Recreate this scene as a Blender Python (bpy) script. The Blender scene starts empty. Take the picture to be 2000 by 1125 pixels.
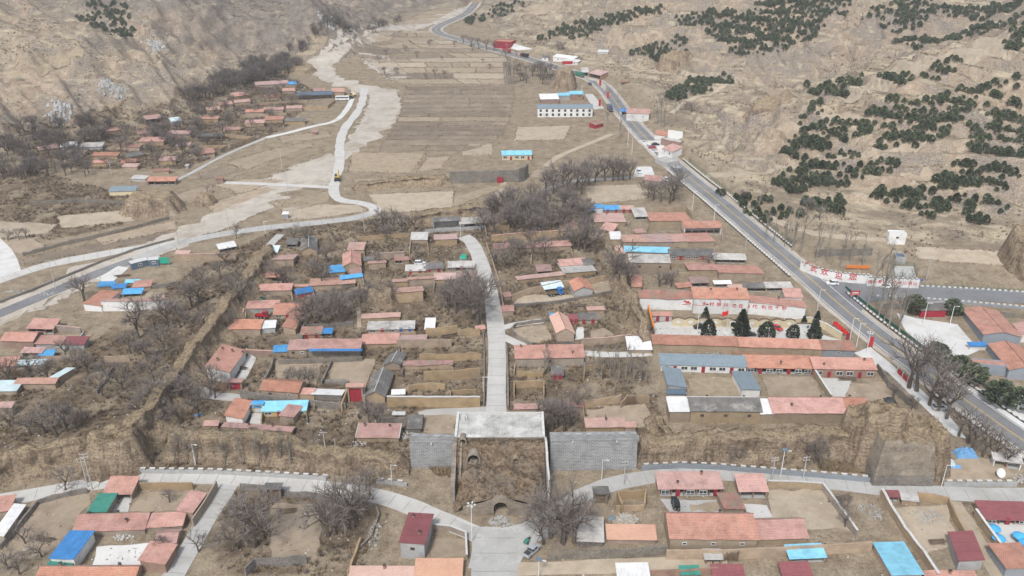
import bpy, bmesh, math, random
import numpy as np
from mathutils import Vector, Matrix
R = math.radians
random.seed(7)
RNG = np.random.default_rng(7)
SC = bpy.context.scene
COL = SC.collection

# ------------------------------------------------------------------ camera, sky, sun, exposure
F, H, TH, SL = 1600.0, 147.0, R(25.0), 0.0524        # focal length in photo pixels, drone height, pitch, valley gradient
cam_d = bpy.data.cameras.new('camera'); cam = bpy.data.objects.new('camera', cam_d); COL.objects.link(cam)
cam.location = (0, 0, H); cam.rotation_euler = (R(90) - TH, 0, 0)
cam_d.sensor_width = 36.0; cam_d.lens = 36.0 * F / 2000.0
cam_d.clip_start = 1.0; cam_d.clip_end = 6000.0
SC.camera = cam
wd = bpy.data.worlds.new('World'); SC.world = wd; wd.use_nodes = True
wn = wd.node_tree.nodes; wn.clear()
sky = wn.new('ShaderNodeTexSky'); sky.sky_type = 'NISHITA'; sky.sun_disc = False
SUN_EL, SUN_ROT = R(52), R(200)
sky.sun_elevation = SUN_EL; sky.sun_rotation = SUN_ROT
sky.air_density = 1.0; sky.dust_density = 4.0; sky.ozone_density = 0.6; sky.altitude = 1200
bg = wn.new('ShaderNodeBackground'); bg.inputs['Strength'].default_value = 0.09
hsv = wn.new('ShaderNodeHueSaturation'); hsv.inputs['Saturation'].default_value = 0.42   # grey overcast sky
wo = wn.new('ShaderNodeOutputWorld')
wl = wd.node_tree.links
wl.new(sky.outputs[0], hsv.inputs['Color']); wl.new(hsv.outputs[0], bg.inputs[0]); wl.new(bg.outputs[0], wo.inputs[0])
sun_d = bpy.data.lights.new('sun', 'SUN'); sun = bpy.data.objects.new('sun', sun_d); COL.objects.link(sun)
sun_d.energy = 1.5; sun_d.angle = R(10); sun_d.color = (1.0, 0.975, 0.94)
sd = Vector((math.sin(SUN_ROT) * math.cos(SUN_EL), math.cos(SUN_ROT) * math.cos(SUN_EL), math.sin(SUN_EL)))
sun.rotation_euler = (-sd).to_track_quat('-Z', 'Y').to_euler()
SC.view_settings.view_transform = 'Standard'; SC.view_settings.look = 'None'
SC.view_settings.gamma = 1.0; SC.view_settings.use_curve_mapping = False
SC.view_settings.exposure = 1.14
try:
    SC.cycles.max_bounces = 5; SC.cycles.diffuse_bounces = 2; SC.cycles.glossy_bounces = 2
    SC.cycles.volume_bounces = 0; SC.cycles.transparent_max_bounces = 8
except Exception: pass

# ------------------------------------------------------------------ noise
_P = RNG.permutation(256); _P = np.concatenate([_P, _P, _P])
_A = RNG.uniform(0, 2 * math.pi, 256); _GX, _GY = np.cos(_A), np.sin(_A)
def pn(x, y):
    x = np.asarray(x, float); y = np.asarray(y, float)
    xi = np.floor(x).astype(int); yi = np.floor(y).astype(int); xf = x - xi; yf = y - yi
    u = xf ** 3 * (xf * (xf * 6 - 15) + 10); v = yf ** 3 * (yf * (yf * 6 - 15) + 10)
    def g(ix, iy, fx, fy):
        h = _P[(_P[ix & 255] + iy) & 255]
        return _GX[h] * fx + _GY[h] * fy
    a = g(xi, yi, xf, yf); b = g(xi + 1, yi, xf - 1, yf); c = g(xi, yi + 1, xf, yf - 1); d = g(xi + 1, yi + 1, xf - 1, yf - 1)
    return (a + u * (b - a) + v * ((c + u * (d - c)) - (a + u * (b - a)))) * 1.5
def fbm(x, y, o=4):
    s = 0; a = 1.0
    for i in range(o):
        s = s + a * pn(x * 2 ** i + 17.3 * i, y * 2 ** i - 9.1 * i); a *= 0.5
    return s
def sm(e0, e1, x):
    t = np.clip((x - e0) / (e1 - e0), 0, 1); return t * t * (3 - 2 * t)

# ------------------------------------------------------------------ photo pixel -> place on the ground
def ray(px, py):
    a = (px - 1000) / F; b = (562.5 - py) / F
    return a, math.cos(TH) + math.sin(TH) * b, -math.sin(TH) + math.cos(TH) * b
def base_at(px, py, dz=0.0):
    x, y, z = ray(px, py)
    Y = (H - dz) / (SL - z / y)
    return Y * x / y, Y, H + Y * z / y

def seg_dist(X, Y, pts):
    D = np.full(np.shape(X), 1e9)
    for (ax, ay), (bx, by) in zip(pts[:-1], pts[1:]):
        dx, dy = bx - ax, by - ay; L = dx * dx + dy * dy + 1e-9
        t = np.clip(((X - ax) * dx + (Y - ay) * dy) / L, 0, 1)
        D = np.minimum(D, np.hypot(X - ax - t * dx, Y - ay - t * dy))
    return D
def in_poly(X, Y, poly):
    c = np.zeros(np.shape(X), bool); n = len(poly)
    for i in range(n):
        x0, y0 = poly[i]; x1, y1 = poly[(i + 1) % n]
        if y0 == y1: continue
        k = ((y0 > Y) != (y1 > Y)) & (X < (x1 - x0) * (Y - y0) / (y1 - y0) + x0)
        c ^= k
    return c

# ------------------------------------------------------------------ materials (all procedural)
MATS = {}
def nodes_of(name):
    m = bpy.data.materials.new(name); m.use_nodes = True
    nt = m.node_tree; nt.nodes.clear()
    o = nt.nodes.new('ShaderNodeOutputMaterial'); b = nt.nodes.new('ShaderNodeBsdfPrincipled')
    nt.links.new(b.outputs[0], o.inputs['Surface'])
    b.inputs['Specular IOR Level'].default_value = 0.25
    MATS[name] = m
    return m, nt, b
def mk(nt, t, **kw):
    n = nt.nodes.new(t)
    for k, v in kw.items():
        if k in n.inputs: n.inputs[k].default_value = v
        else: setattr(n, k, v)
    return n
def noise(nt, vec, scale, detail=4, rough=0.6):
    n = mk(nt, 'ShaderNodeTexNoise', Scale=scale, Detail=detail, Roughness=rough); nt.links.new(vec, n.inputs['Vector']); return n.outputs['Fac']
def ramp(nt, fac, stops):
    r = nt.nodes.new('ShaderNodeValToRGB'); e = r.color_ramp.elements
    while len(e) < len(stops): e.new(0.5)
    for el, (p, c) in zip(e, stops):
        el.position = p; el.color = tuple(c) + (1,) if len(c) == 3 else c
    nt.links.new(fac, r.inputs[0]); return r.outputs[0]
def mixc(nt, fac, a, b, mode='MIX'):
    m = nt.nodes.new('ShaderNodeMix'); m.data_type = 'RGBA'; m.blend_type = mode
    for s, v in ((m.inputs['Factor'], fac), (m.inputs['A'], a), (m.inputs['B'], b)):
        pass
    ia, ib = m.inputs[6], m.inputs[7]
    if hasattr(fac, 'is_output'): nt.links.new(fac, m.inputs[0])
    else: m.inputs[0].default_value = fac
    for s, v in ((ia, a), (ib, b)):
        if hasattr(v, 'is_output'): nt.links.new(v, s)
        else: s.default_value = tuple(v) + (1,)
    return m.outputs[2]
def mathn(nt, op, a, b=0.0):
    m = nt.nodes.new('ShaderNodeMath'); m.operation = op
    for s, v in ((m.inputs[0], a), (m.inputs[1], b)):
        if hasattr(v, 'is_output'): nt.links.new(v, s)
        else: s.default_value = v
    return m.outputs[0]
def bump(nt, b, hgt, strength=0.5, dist=0.1):
    n = mk(nt, 'ShaderNodeBump', Strength=strength, Distance=dist); nt.links.new(hgt, n.inputs['Height']); nt.links.new(n.outputs[0], b.inputs['Normal'])
def scaled(c, k): return tuple(min(1, v * k) for v in c)

def mat(name, c, var=0.18, scale=0.6, rough=0.9, bmp=0.3, metal=0.0, obj_var=0.12, stain=None, spec=0.2):
    """plain surface with blotches, fine grain and a little difference from one object to the next"""
    m, nt, b = nodes_of(name)
    geo = nt.nodes.new('ShaderNodeNewGeometry'); pos = geo.outputs['Position']
    f = noise(nt, pos, scale, 5)
    col = ramp(nt, f, [(0.25, scaled(c, 1 - var * 1.6)), (0.5, c), (0.78, scaled(c, 1 + var))])
    g = noise(nt, pos, scale * 9, 3)
    col = mixc(nt, 0.25, col, ramp(nt, g, [(0.3, scaled(c, 1 - var * 2.2)), (0.7, scaled(c, 1 + var * 1.2))]))
    if stain:
        s = noise(nt, pos, scale * 0.55, 5, 0.7)
        col = mixc(nt, ramp(nt, s, [(0.5, (0, 0, 0)), (0.66, (1, 1, 1))]), col, stain)
    oi = nt.nodes.new('ShaderNodeObjectInfo')
    h = mk(nt, 'ShaderNodeHueSaturation'); nt.links.new(col, h.inputs['Color'])
    v = mathn(nt, 'MULTIPLY_ADD', oi.outputs['Random'], obj_var * 2); v.node.inputs[2].default_value = 1 - obj_var
    nt.links.new(v, h.inputs['Value'])
    nt.links.new(h.outputs[0], b.inputs['Base Color'])
    b.inputs['Roughness'].default_value = rough; b.inputs['Metallic'].default_value = metal; b.inputs['Specular IOR Level'].default_value = spec
    if bmp: bump(nt, b, g, bmp, 0.08)
    return m
def mat_rows(name, c, c2, row=0.34, col_w=0.28, mortar=None, msize=0.02, var=0.2, rough=0.85, bmp=0.5, obj_var=0.12, patch=None, patch_at=0.6, offset=0.5, moss=None):
    """tiles, bricks, stones or metal ribs too small to pick apart: a brick grid on the surface's own metres"""
    m, nt, b = nodes_of(name)
    uv = nt.nodes.new('ShaderNodeUVMap'); uv.uv_map = 'UVMap'
    geo = nt.nodes.new('ShaderNodeNewGeometry'); pos = geo.outputs['Position']
    br = mk(nt, 'ShaderNodeTexBrick', Scale=1.0)
    br.inputs['Color1'].default_value = tuple(c) + (1,); br.inputs['Color2'].default_value = tuple(c2) + (1,)
    br.inputs['Mortar'].default_value = tuple(mortar or scaled(c, 0.5)) + (1,)
    br.inputs['Mortar Size'].default_value = msize; br.inputs['Mortar Smooth'].default_value = 0.3; br.inputs['Bias'].default_value = 0.0
    br.inputs['Brick Width'].default_value = col_w; br.inputs['Row Height'].default_value = row; br.offset = offset
    nt.links.new(uv.outputs[0], br.inputs['Vector'])
    f = noise(nt, pos, 0.35, 6, 0.65)
    col = mixc(nt, 1.0, br.outputs[0], ramp(nt, f, [(0.25, (1 - var * 1.5,) * 3), (0.5, (1, 1, 1)), (0.75, (1 + var,) * 3)]), 'MULTIPLY')
    if patch:
        s = noise(nt, pos, 0.22, 6, 0.7)
        col = mixc(nt, ramp(nt, s, [(patch_at - 0.06, (0, 0, 0)), (patch_at + 0.06, (1, 1, 1))]), col, patch)
    if moss:
        s = noise(nt, pos, 1.1, 5, 0.7)
        col = mixc(nt, ramp(nt, s, [(0.56, (0, 0, 0)), (0.72, (0.75, 0.75, 0.75))]), col, moss)
    oi = nt.nodes.new('ShaderNodeObjectInfo')
    h = mk(nt, 'ShaderNodeHueSaturation'); nt.links.new(col, h.inputs['Color'])
    v = mathn(nt, 'MULTIPLY_ADD', oi.outputs['Random'], obj_var * 2); v.node.inputs[2].default_value = 1 - obj_var
    nt.links.new(v, h.inputs['Value'])
    wn_ = nt.nodes.new('ShaderNodeTexWhiteNoise'); wn_.noise_dimensions = '1D'; nt.links.new(oi.outputs['Random'], wn_.inputs['W'])
    hu = mathn(nt, 'MULTIPLY_ADD', wn_.outputs['Value'], 0.016); hu.node.inputs[2].default_value = 0.492
    if row < 2: nt.links.new(hu, h.inputs['Hue'])
    s2 = mathn(nt, 'MULTIPLY_ADD', wn_.outputs['Value'], 0.4); s2.node.inputs[2].default_value = 0.68
    if row < 2: nt.links.new(s2, h.inputs['Saturation'])
    nt.links.new(h.outputs[0], b.inputs['Base Color'])
    b.inputs['Roughness'].default_value = rough
    g = mathn(nt, 'ADD', mathn(nt, 'MULTIPLY', br.outputs['Fac'], -1.0), mathn(nt, 'MULTIPLY', noise(nt, pos, 6, 3), 0.6))
    bump(nt, b, g, bmp, 0.06)
    return m

TAN = (0.36, 0.275, 0.19)
mat_rows('roof_red', (0.56, 0.285, 0.215), (0.49, 0.235, 0.175), 0.40, 0.30, (0.24, 0.11, 0.085), 0.035, var=0.24, obj_var=0.18, patch=(0.46, 0.28, 0.225), patch_at=0.62, moss=(0.30, 0.20, 0.16))
mat_rows('roof_pink', (0.60, 0.385, 0.325), (0.52, 0.315, 0.265), 0.36, 0.30, (0.30, 0.15, 0.12), 0.03, var=0.2, patch=(0.42, 0.27, 0.22), moss=(0.26, 0.19, 0.16))
mat_rows('roof_salmon', (0.64, 0.385, 0.285), (0.60, 0.35, 0.26), 0.4, 0.3, (0.42, 0.20, 0.14), 0.02, var=0.1)
mat_rows('roof_broken', (0.42, 0.215, 0.17), (0.34, 0.165, 0.13), 0.36, 0.30, (0.18, 0.09, 0.08), 0.04, var=0.3, patch=(0.22, 0.18, 0.14), patch_at=0.53, moss=(0.18, 0.13, 0.10))
mat_rows('roof_maroon', (0.27, 0.10, 0.105), (0.25, 0.09, 0.095), 3.0, 0.30, (0.15, 0.045, 0.05), 0.05, var=0.12, rough=0.55, offset=0)
mat_rows('roof_blue', (0.11, 0.37, 0.66), (0.095, 0.335, 0.62), 3.0, 0.35, (0.03, 0.17, 0.40), 0.04, var=0.22, patch=None, patch_at=0.6, rough=0.5, offset=0, obj_var=0.2)
mat_rows('roof_cobalt', (0.06, 0.225, 0.49), (0.05, 0.205, 0.46), 3.0, 0.35, (0.02, 0.09, 0.27), 0.04, var=0.22, patch=None, patch_at=0.6, rough=0.5, offset=0, obj_var=0.1)
mat_rows('roof_cyan', (0.25, 0.56, 0.70), (0.23, 0.53, 0.68), 3.0, 0.35, (0.15, 0.36, 0.48), 0.03, var=0.22, patch=None, patch_at=0.6, rough=0.5, offset=0, obj_var=0.1)
mat_rows('roof_ice', (0.56, 0.68, 0.70), (0.52, 0.64, 0.67), 3.0, 0.35, (0.36, 0.44, 0.47), 0.03, var=0.15, rough=0.5, offset=0, patch=(0.62, 0.64, 0.62))
mat_rows('roof_grey', (0.22, 0.21, 0.195), (0.18, 0.172, 0.16), 0.30, 0.24, (0.09, 0.085, 0.08), 0.04, var=0.3, patch=(0.30, 0.285, 0.26), moss=(0.12, 0.10, 0.075))
mat_rows('roof_metal', (0.235, 0.29, 0.325), (0.22, 0.275, 0.31), 3.0, 0.35, (0.13, 0.165, 0.19), 0.05, var=0.08, rough=0.5, offset=0, obj_var=0.06)
mat_rows('roof_slate', (0.12, 0.165, 0.22), (0.11, 0.155, 0.21), 3.0, 0.35, (0.07, 0.10, 0.14), 0.05, var=0.08, rough=0.5, offset=0, obj_var=0.06)
mat_rows('roof_white', (0.66, 0.66, 0.65), (0.62, 0.62, 0.61), 3.0, 0.9, (0.42, 0.42, 0.42), 0.02, var=0.12, rough=0.6, offset=0, patch=(0.50, 0.49, 0.46), patch_at=0.66)
mat_rows('roof_slab', (0.46, 0.44, 0.41), (0.42, 0.40, 0.375), 1.1, 3.0, (0.30, 0.285, 0.26), 0.03, var=0.22, patch=(0.28, 0.265, 0.24), patch_at=0.57)
mat_rows('roof_green', (0.06, 0.26, 0.20), (0.055, 0.24, 0.185), 3.0, 0.35, (0.03, 0.14, 0.11), 0.04, var=0.2, rough=0.5, offset=0, obj_var=0.05)
mat_rows('wall_earth', (0.37, 0.265, 0.165), (0.34, 0.24, 0.15), 0.5, 1.8, (0.27, 0.195, 0.125), 0.03, var=0.22, patch=(0.27, 0.205, 0.145), patch_at=0.58, bmp=0.35)
mat_rows('wall_brick', (0.37, 0.285, 0.195), (0.33, 0.245, 0.17), 0.16, 0.5, (0.25, 0.205, 0.155), 0.02, var=0.2, patch=(0.29, 0.235, 0.18), patch_at=0.6)
mat_rows('wall_redbrick', (0.30, 0.17, 0.12), (0.26, 0.14, 0.10), 0.16, 0.5, (0.27, 0.22, 0.18), 0.02, var=0.2)
mat_rows('wall_stone', (0.31, 0.285, 0.25), (0.20, 0.18, 0.155), 0.34, 0.55, (0.12, 0.10, 0.08), 0.06, var=0.25, patch=(0.26, 0.21, 0.155), patch_at=0.6, bmp=0.9)
mat('wall_white', (0.64, 0.635, 0.62), 0.08, 0.5, stain=(0.50, 0.485, 0.45), bmp=0.1)
mat('wall_grey', (0.36, 0.36, 0.355), 0.14, 0.5, stain=(0.28, 0.275, 0.265), bmp=0.2)
mat_rows('wall_bluegrey', (0.235, 0.265, 0.30), (0.215, 0.245, 0.28), 0.3, 0.8, (0.33, 0.35, 0.37), 0.03, var=0.1)
mat_rows('wall_city', (0.275, 0.278, 0.278), (0.20, 0.205, 0.208), 0.46, 1.15, (0.43, 0.43, 0.42), 0.055, var=0.2, obj_var=0.02, patch=(0.25, 0.255, 0.255), patch_at=0.66, bmp=0.9)
mat_rows('wall_ancient', (0.315, 0.262, 0.20), (0.24, 0.195, 0.15), 0.34, 1.0, (0.15, 0.12, 0.09), 0.05, var=0.3, obj_var=0.02, patch=(0.34, 0.29, 0.22), patch_at=0.58, bmp=0.9)
mat('wall_cream', (0.60, 0.51, 0.34), 0.08, 0.5, stain=(0.52, 0.44, 0.31), bmp=0.1)
mat('wall_yellow', (0.55, 0.42, 0.20), 0.1, 0.5, bmp=0.1)
mat('stone_cap', (0.55, 0.54, 0.52), 0.2, 1.5)
mat('stone_pave', (0.43, 0.425, 0.40), 0.32, 0.30, stain=(0.62, 0.61, 0.59), bmp=0.5, obj_var=0)
mat('concrete', (0.50, 0.49, 0.465), 0.1, 0.25, stain=(0.44, 0.425, 0.395), bmp=0.1, obj_var=0.06)
mat('concrete_grey', (0.41, 0.405, 0.39), 0.14, 0.2, stain=(0.35, 0.34, 0.315), bmp=0.1, obj_var=0.04)
mat('concrete_white', (0.60, 0.595, 0.575), 0.1, 0.2, stain=(0.48, 0.465, 0.435), bmp=0.1, obj_var=0.04)
mat('asphalt', (0.185, 0.188, 0.195), 0.16, 0.12, stain=(0.235, 0.235, 0.235), bmp=0.15, obj_var=0.02)
mat('gravel', (0.44, 0.40, 0.345), 0.22, 0.15, stain=(0.33, 0.28, 0.22), bmp=0.6, obj_var=0.05)
mat('soil_tan', (0.345, 0.278, 0.205), 0.2, 0.3, stain=(0.265, 0.208, 0.15), bmp=0.5, obj_var=0.1)
mat('soil_pale', (0.40, 0.335, 0.255), 0.18, 0.3, stain=(0.33, 0.268, 0.195), bmp=0.5, obj_var=0.08)
mat('soil_dark', (0.215, 0.172, 0.13), 0.2, 0.15, stain=(0.28, 0.225, 0.165), bmp=0.6, obj_var=0.15)
mat('straw_yard', (0.325, 0.265, 0.185), 0.22, 0.5, stain=(0.245, 0.195, 0.14), bmp=0.6, obj_var=0.08)
mat('paint_white', (0.72, 0.72, 0.70), 0.1, 0.6, bmp=0, obj_var=0)
mat('paint_yellow', (0.60, 0.42, 0.10), 0.12, 0.6, bmp=0, obj_var=0)
mat('letter_red', (0.50, 0.04, 0.05), 0.12, 0.8, bmp=0, obj_var=0)
mat('red_paint', (0.42, 0.03, 0.035), 0.1, 0.8, bmp=0, rough=0.5)
mat('door_red', (0.30, 0.03, 0.045), 0.12, 0.8, bmp=0, rough=0.5)
mat('door_blue', (0.03, 0.12, 0.42), 0.1, 0.8, bmp=0, rough=0.5)
mat('orange_tile', (0.62, 0.20, 0.05), 0.12, 0.8, bmp=0.2)
mat('wood', (0.16, 0.115, 0.08), 0.25, 1.5, bmp=0.4)
mat('wood_orange', (0.42, 0.22, 0.06), 0.2, 1.5, bmp=0.2)
mat('slab_joint', (0.25, 0.24, 0.22), 0.2, 1, bmp=0)
mat('painted_shade', (0.02, 0.018, 0.016), 0.2, 1, bmp=0, obj_var=0)  # near-black colour standing in for the shade inside openings
mat('glass', (0.045, 0.055, 0.06), 0.3, 0.4, rough=0.15, bmp=0, spec=0.6)
mat('frame_white', (0.62, 0.62, 0.60), 0.06, 0.6, bmp=0)
mat('pole_grey', (0.42, 0.415, 0.40), 0.12, 0.8, bmp=0.1)
mat('pole_white', (0.68, 0.68, 0.67), 0.06, 0.8, bmp=0, rough=0.5)
mat('dark_metal', (0.05, 0.052, 0.055), 0.2, 1, bmp=0, rough=0.5)
mat('rubber', (0.02, 0.02, 0.02), 0.2, 1, bmp=0)
mat('tarp_blue', (0.16, 0.34, 0.58), 0.18, 1.2, bmp=0.5, rough=0.5)
mat('canopy_blue', (0.07, 0.36, 0.66), 0.12, 1.2, bmp=0.1, rough=0.6)
mat('plastic_green', (0.03, 0.32, 0.22), 0.15, 1, bmp=0.1, rough=0.5)
mat('fence_green', (0.03, 0.13, 0.09), 0.15, 1, bmp=0)
mat('flag_red', (0.60, 0.03, 0.03), 0.1, 1, bmp=0)
mat('rubble', (0.40, 0.385, 0.36), 0.4, 1.6, bmp=0.6, obj_var=0.2)
mat('bark', (0.125, 0.102, 0.083), 0.25, 2.0, bmp=0.4, obj_var=0.2)
mat('rock_pale', (0.40, 0.395, 0.385), 0.35, 0.8, bmp=0.8)
mat('bark_pale', (0.26, 0.24, 0.21), 0.2, 2.0, bmp=0.3, obj_var=0.15)
mat('twig', (0.215, 0.187, 0.172), 0.2, 0.5, bmp=0, obj_var=0.22)
mat('twig_pale', (0.215, 0.19, 0.16), 0.2, 0.5, bmp=0, obj_var=0.15)
mat('brush', (0.125, 0.088, 0.06), 0.35, 0.12, bmp=0, obj_var=0.1, stain=(0.20, 0.135, 0.085))
mat('brush_grey', (0.105, 0.09, 0.08), 0.3, 0.12, bmp=0, obj_var=0.1)
mat('straw', (0.31, 0.235, 0.145), 0.3, 0.12, bmp=0, obj_var=0.1, stain=(0.21, 0.148, 0.088))
mat('pine_needles', (0.118, 0.142, 0.085), 0.4, 0.25, bmp=0, obj_var=0.25, stain=(0.08, 0.105, 0.065))
mat('cypress_needles', (0.062, 0.076, 0.05), 0.3, 0.8, bmp=0, obj_var=0.15, stain=(0.045, 0.048, 0.03))
mat('skin', (0.4, 0.26, 0.19), 0.1, 1, bmp=0)
def car_paint(name, c):
    m = mat(name, c, 0.04, 0.5, rough=0.28, bmp=0, obj_var=0, spec=0.5); return m
for n_, c_ in dict(car_white=(0.68, 0.69, 0.70), car_black=(0.02, 0.022, 0.026), car_red=(0.55, 0.03, 0.04), car_silver=(0.36, 0.38, 0.40), car_grey=(0.16, 0.18, 0.21),
                   car_blue=(0.03, 0.16, 0.45), car_yellow=(0.55, 0.36, 0.06), car_navy=(0.06, 0.08, 0.14), car_green=(0.05, 0.20, 0.15), car_crimson=(0.36, 0.02, 0.03)).items(): car_paint(n_, c_)

# ------------------------------------------------------------------ mesh helpers
class MB:
    """collects faces of one mesh; build() links it as one object with metre UVs"""
    def __init__(s): s.v = []; s.f = []; s.m = []; s.mats = []
    def mi(s, m):
        if m not in s.mats: s.mats.append(m)
        return s.mats.index(m)
    def face(s, pts, m):
        i = len(s.v); s.v.extend(tuple(p) for p in pts); s.f.append(tuple(range(i, i + len(pts)))); s.m.append(s.mi(m))
    def hexa(s, b, t, m, bottom=True):
        """prism between two loops of equal length (b counter-clockwise seen from above)"""
        n = len(b); i = len(s.v); k = s.mi(m)
        s.v.extend(tuple(p) for p in b); s.v.extend(tuple(p) for p in t)
        s.f.append(tuple(range(i + n, i + 2 * n))); s.m.append(k)
        if bottom: s.f.append(tuple(range(i + n - 1, i - 1, -1))); s.m.append(k)
        for j in range(n):
            q = (j + 1) % n; s.f.append((i + j, i + q, i + n + q, i + n + j)); s.m.append(k)
    def box(s, c, d, m, rz=0.0, tilt=None):
        x, y, z = d[0] / 2, d[1] / 2, d[2] / 2
        M = Matrix.Rotation(rz, 3, 'Z')
        if tilt: M = M @ Matrix.Rotation(tilt[1], 3, tilt[0])
        P = [M @ Vector(q) + Vector(c) for q in ((-x, -y, -z), (x, -y, -z), (x, y, -z), (-x, y, -z), (-x, -y, z), (x, -y, z), (x, y, z), (-x, y, z))]
        s.hexa(P[:4], P[4:], m)
    def tube(s, pts, rad, m, n=6, cap=True):
        pts = [Vector(p) for p in pts]; k = s.mi(m); i0 = len(s.v)
        if not hasattr(rad, '__len__'): rad = [rad] * len(pts)
        for j, p in enumerate(pts):
            t = (pts[min(j + 1, len(pts) - 1)] - pts[max(j - 1, 0)]).normalized()
            a = t.orthogonal().normalized() if abs(t.z) > 0.99 else t.cross(Vector((0, 0, 1))).normalized(); b = t.cross(a)
            for q in range(n):
                an = 2 * math.pi * q / n; s.v.append(tuple(p + (a * math.cos(an) + b * math.sin(an)) * rad[j]))
        for j in range(len(pts) - 1):
            for q in range(n):
                q2 = (q + 1) % n; s.f.append((i0 + j * n + q, i0 + j * n + q2, i0 + (j + 1) * n + q2, i0 + (j + 1) * n + q)); s.m.append(k)
        if cap:
            s.f.append(tuple(i0 + q for q in range(n - 1, -1, -1))); s.m.append(k)
            e = i0 + (len(pts) - 1) * n; s.f.append(tuple(e + q for q in range(n))); s.m.append(k)
    def lathe(s, c, prof, m, n=12):
        k = s.mi(m); i0 = len(s.v)
        for r, z in prof:
            for q in range(n):
                an = 2 * math.pi * q / n; s.v.append((c[0] + r * math.cos(an), c[1] + r * math.sin(an), c[2] + z))
        for j in range(len(prof) - 1):
            for q in range(n):
                q2 = (q + 1) % n; s.f.append((i0 + j * n + q, i0 + j * n + q2, i0 + (j + 1) * n + q2, i0 + (j + 1) * n + q)); s.m.append(k)
    def mesh(s, name, smooth=False):
        me = bpy.data.meshes.new(name); me.from_pydata(s.v, [], s.f)
        for m in s.mats: me.materials.append(MATS[m])
        me.polygons.foreach_set('material_index', s.m)
        if smooth: me.polygons.foreach_set('use_smooth', [True] * len(s.f))
        add_uv(me); me.update(); return me
    def build(s, name, parent=None, smooth=False):
        return link(name, s.mesh(name, smooth), parent)
def add_uv(me):
    nf = len(me.polygons); nl = len(me.loops)
    if not nl: return
    N = np.zeros(nf * 3); me.polygons.foreach_get('normal', N); N = N.reshape(-1, 3)
    V = np.zeros(len(me.vertices) * 3); me.vertices.foreach_get('co', V); V = V.reshape(-1, 3)
    lt = np.zeros(nf, int); me.polygons.foreach_get('loop_total', lt)
    lv = np.zeros(nl, int); me.loops.foreach_get('vertex_index', lv)
    T = np.stack([-N[:, 1], N[:, 0], np.zeros(nf)], 1); L = np.linalg.norm(T, axis=1)
    flat = L < 0.02; T[flat] = (1, 0, 0); L[flat] = 1; T /= L[:, None]
    # the eave direction is long and level: a roof's u runs along it
    B = np.cross(N, T); fi = np.repeat(np.arange(nf), lt)
    P = V[lv]; uv = np.stack([(P * T[fi]).sum(1), (P * B[fi]).sum(1)], 1)
    l = me.uv_layers.new(name='UVMap'); l.data.foreach_set('uv', uv.ravel())
def link(name, me, parent=None):
    o = bpy.data.objects.new(name, me); COL.objects.link(o)
    if parent is not None: o.parent = parent; o.matrix_parent_inverse = parent.matrix_world.inverted() if parent.type != 'EMPTY' else Matrix.Translation(-parent.location) if not any(parent.rotation_euler) else (Matrix.LocRotScale(parent.location, parent.rotation_euler, parent.scale)).inverted()
    return o
LABELS = {}
def tag(o, label, cat, group=None, kind=None):
    if label: o['label'] = label; LABELS.setdefault(label, []).append((o.name, group))
    if cat: o['category'] = cat
    if group: o['group'] = group
    if kind: o['kind'] = kind
    return o
def thing(name, label, cat, loc, group=None):
    o = bpy.data.objects.new(name, None); COL.objects.link(o); o.location = loc; o.empty_display_size = 0.5
    return tag(o, label, cat, group, 'thing')
def structure(o): o['kind'] = 'structure'; return o
def big_mesh(name, V, Fq, mats, midx=None, smooth=False, uv=True):
    """fast path: numpy verts and quads/tris of one size"""
    me = bpy.data.meshes.new(name); V = np.asarray(V, np.float32); Fq = np.asarray(Fq, np.int32); n, k = Fq.shape
    me.vertices.add(len(V)); me.vertices.foreach_set('co', V.ravel())
    me.loops.add(n * k); me.loops.foreach_set('vertex_index', Fq.ravel())
    me.polygons.add(n); me.polygons.foreach_set('loop_start', np.arange(0, n * k, k, dtype=np.int32))
    try: me.polygons.foreach_set('loop_total', np.full(n, k, np.int32))
    except Exception: pass
    for m in mats: me.materials.append(MATS[m] if isinstance(m, str) else m)
    if midx is not None: me.polygons.foreach_set('material_index', np.asarray(midx, np.int32))
    if smooth: me.polygons.foreach_set('use_smooth', np.ones(n, bool))
    me.update(calc_edges=True)
    if uv: add_uv(me)
    return me
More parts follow.
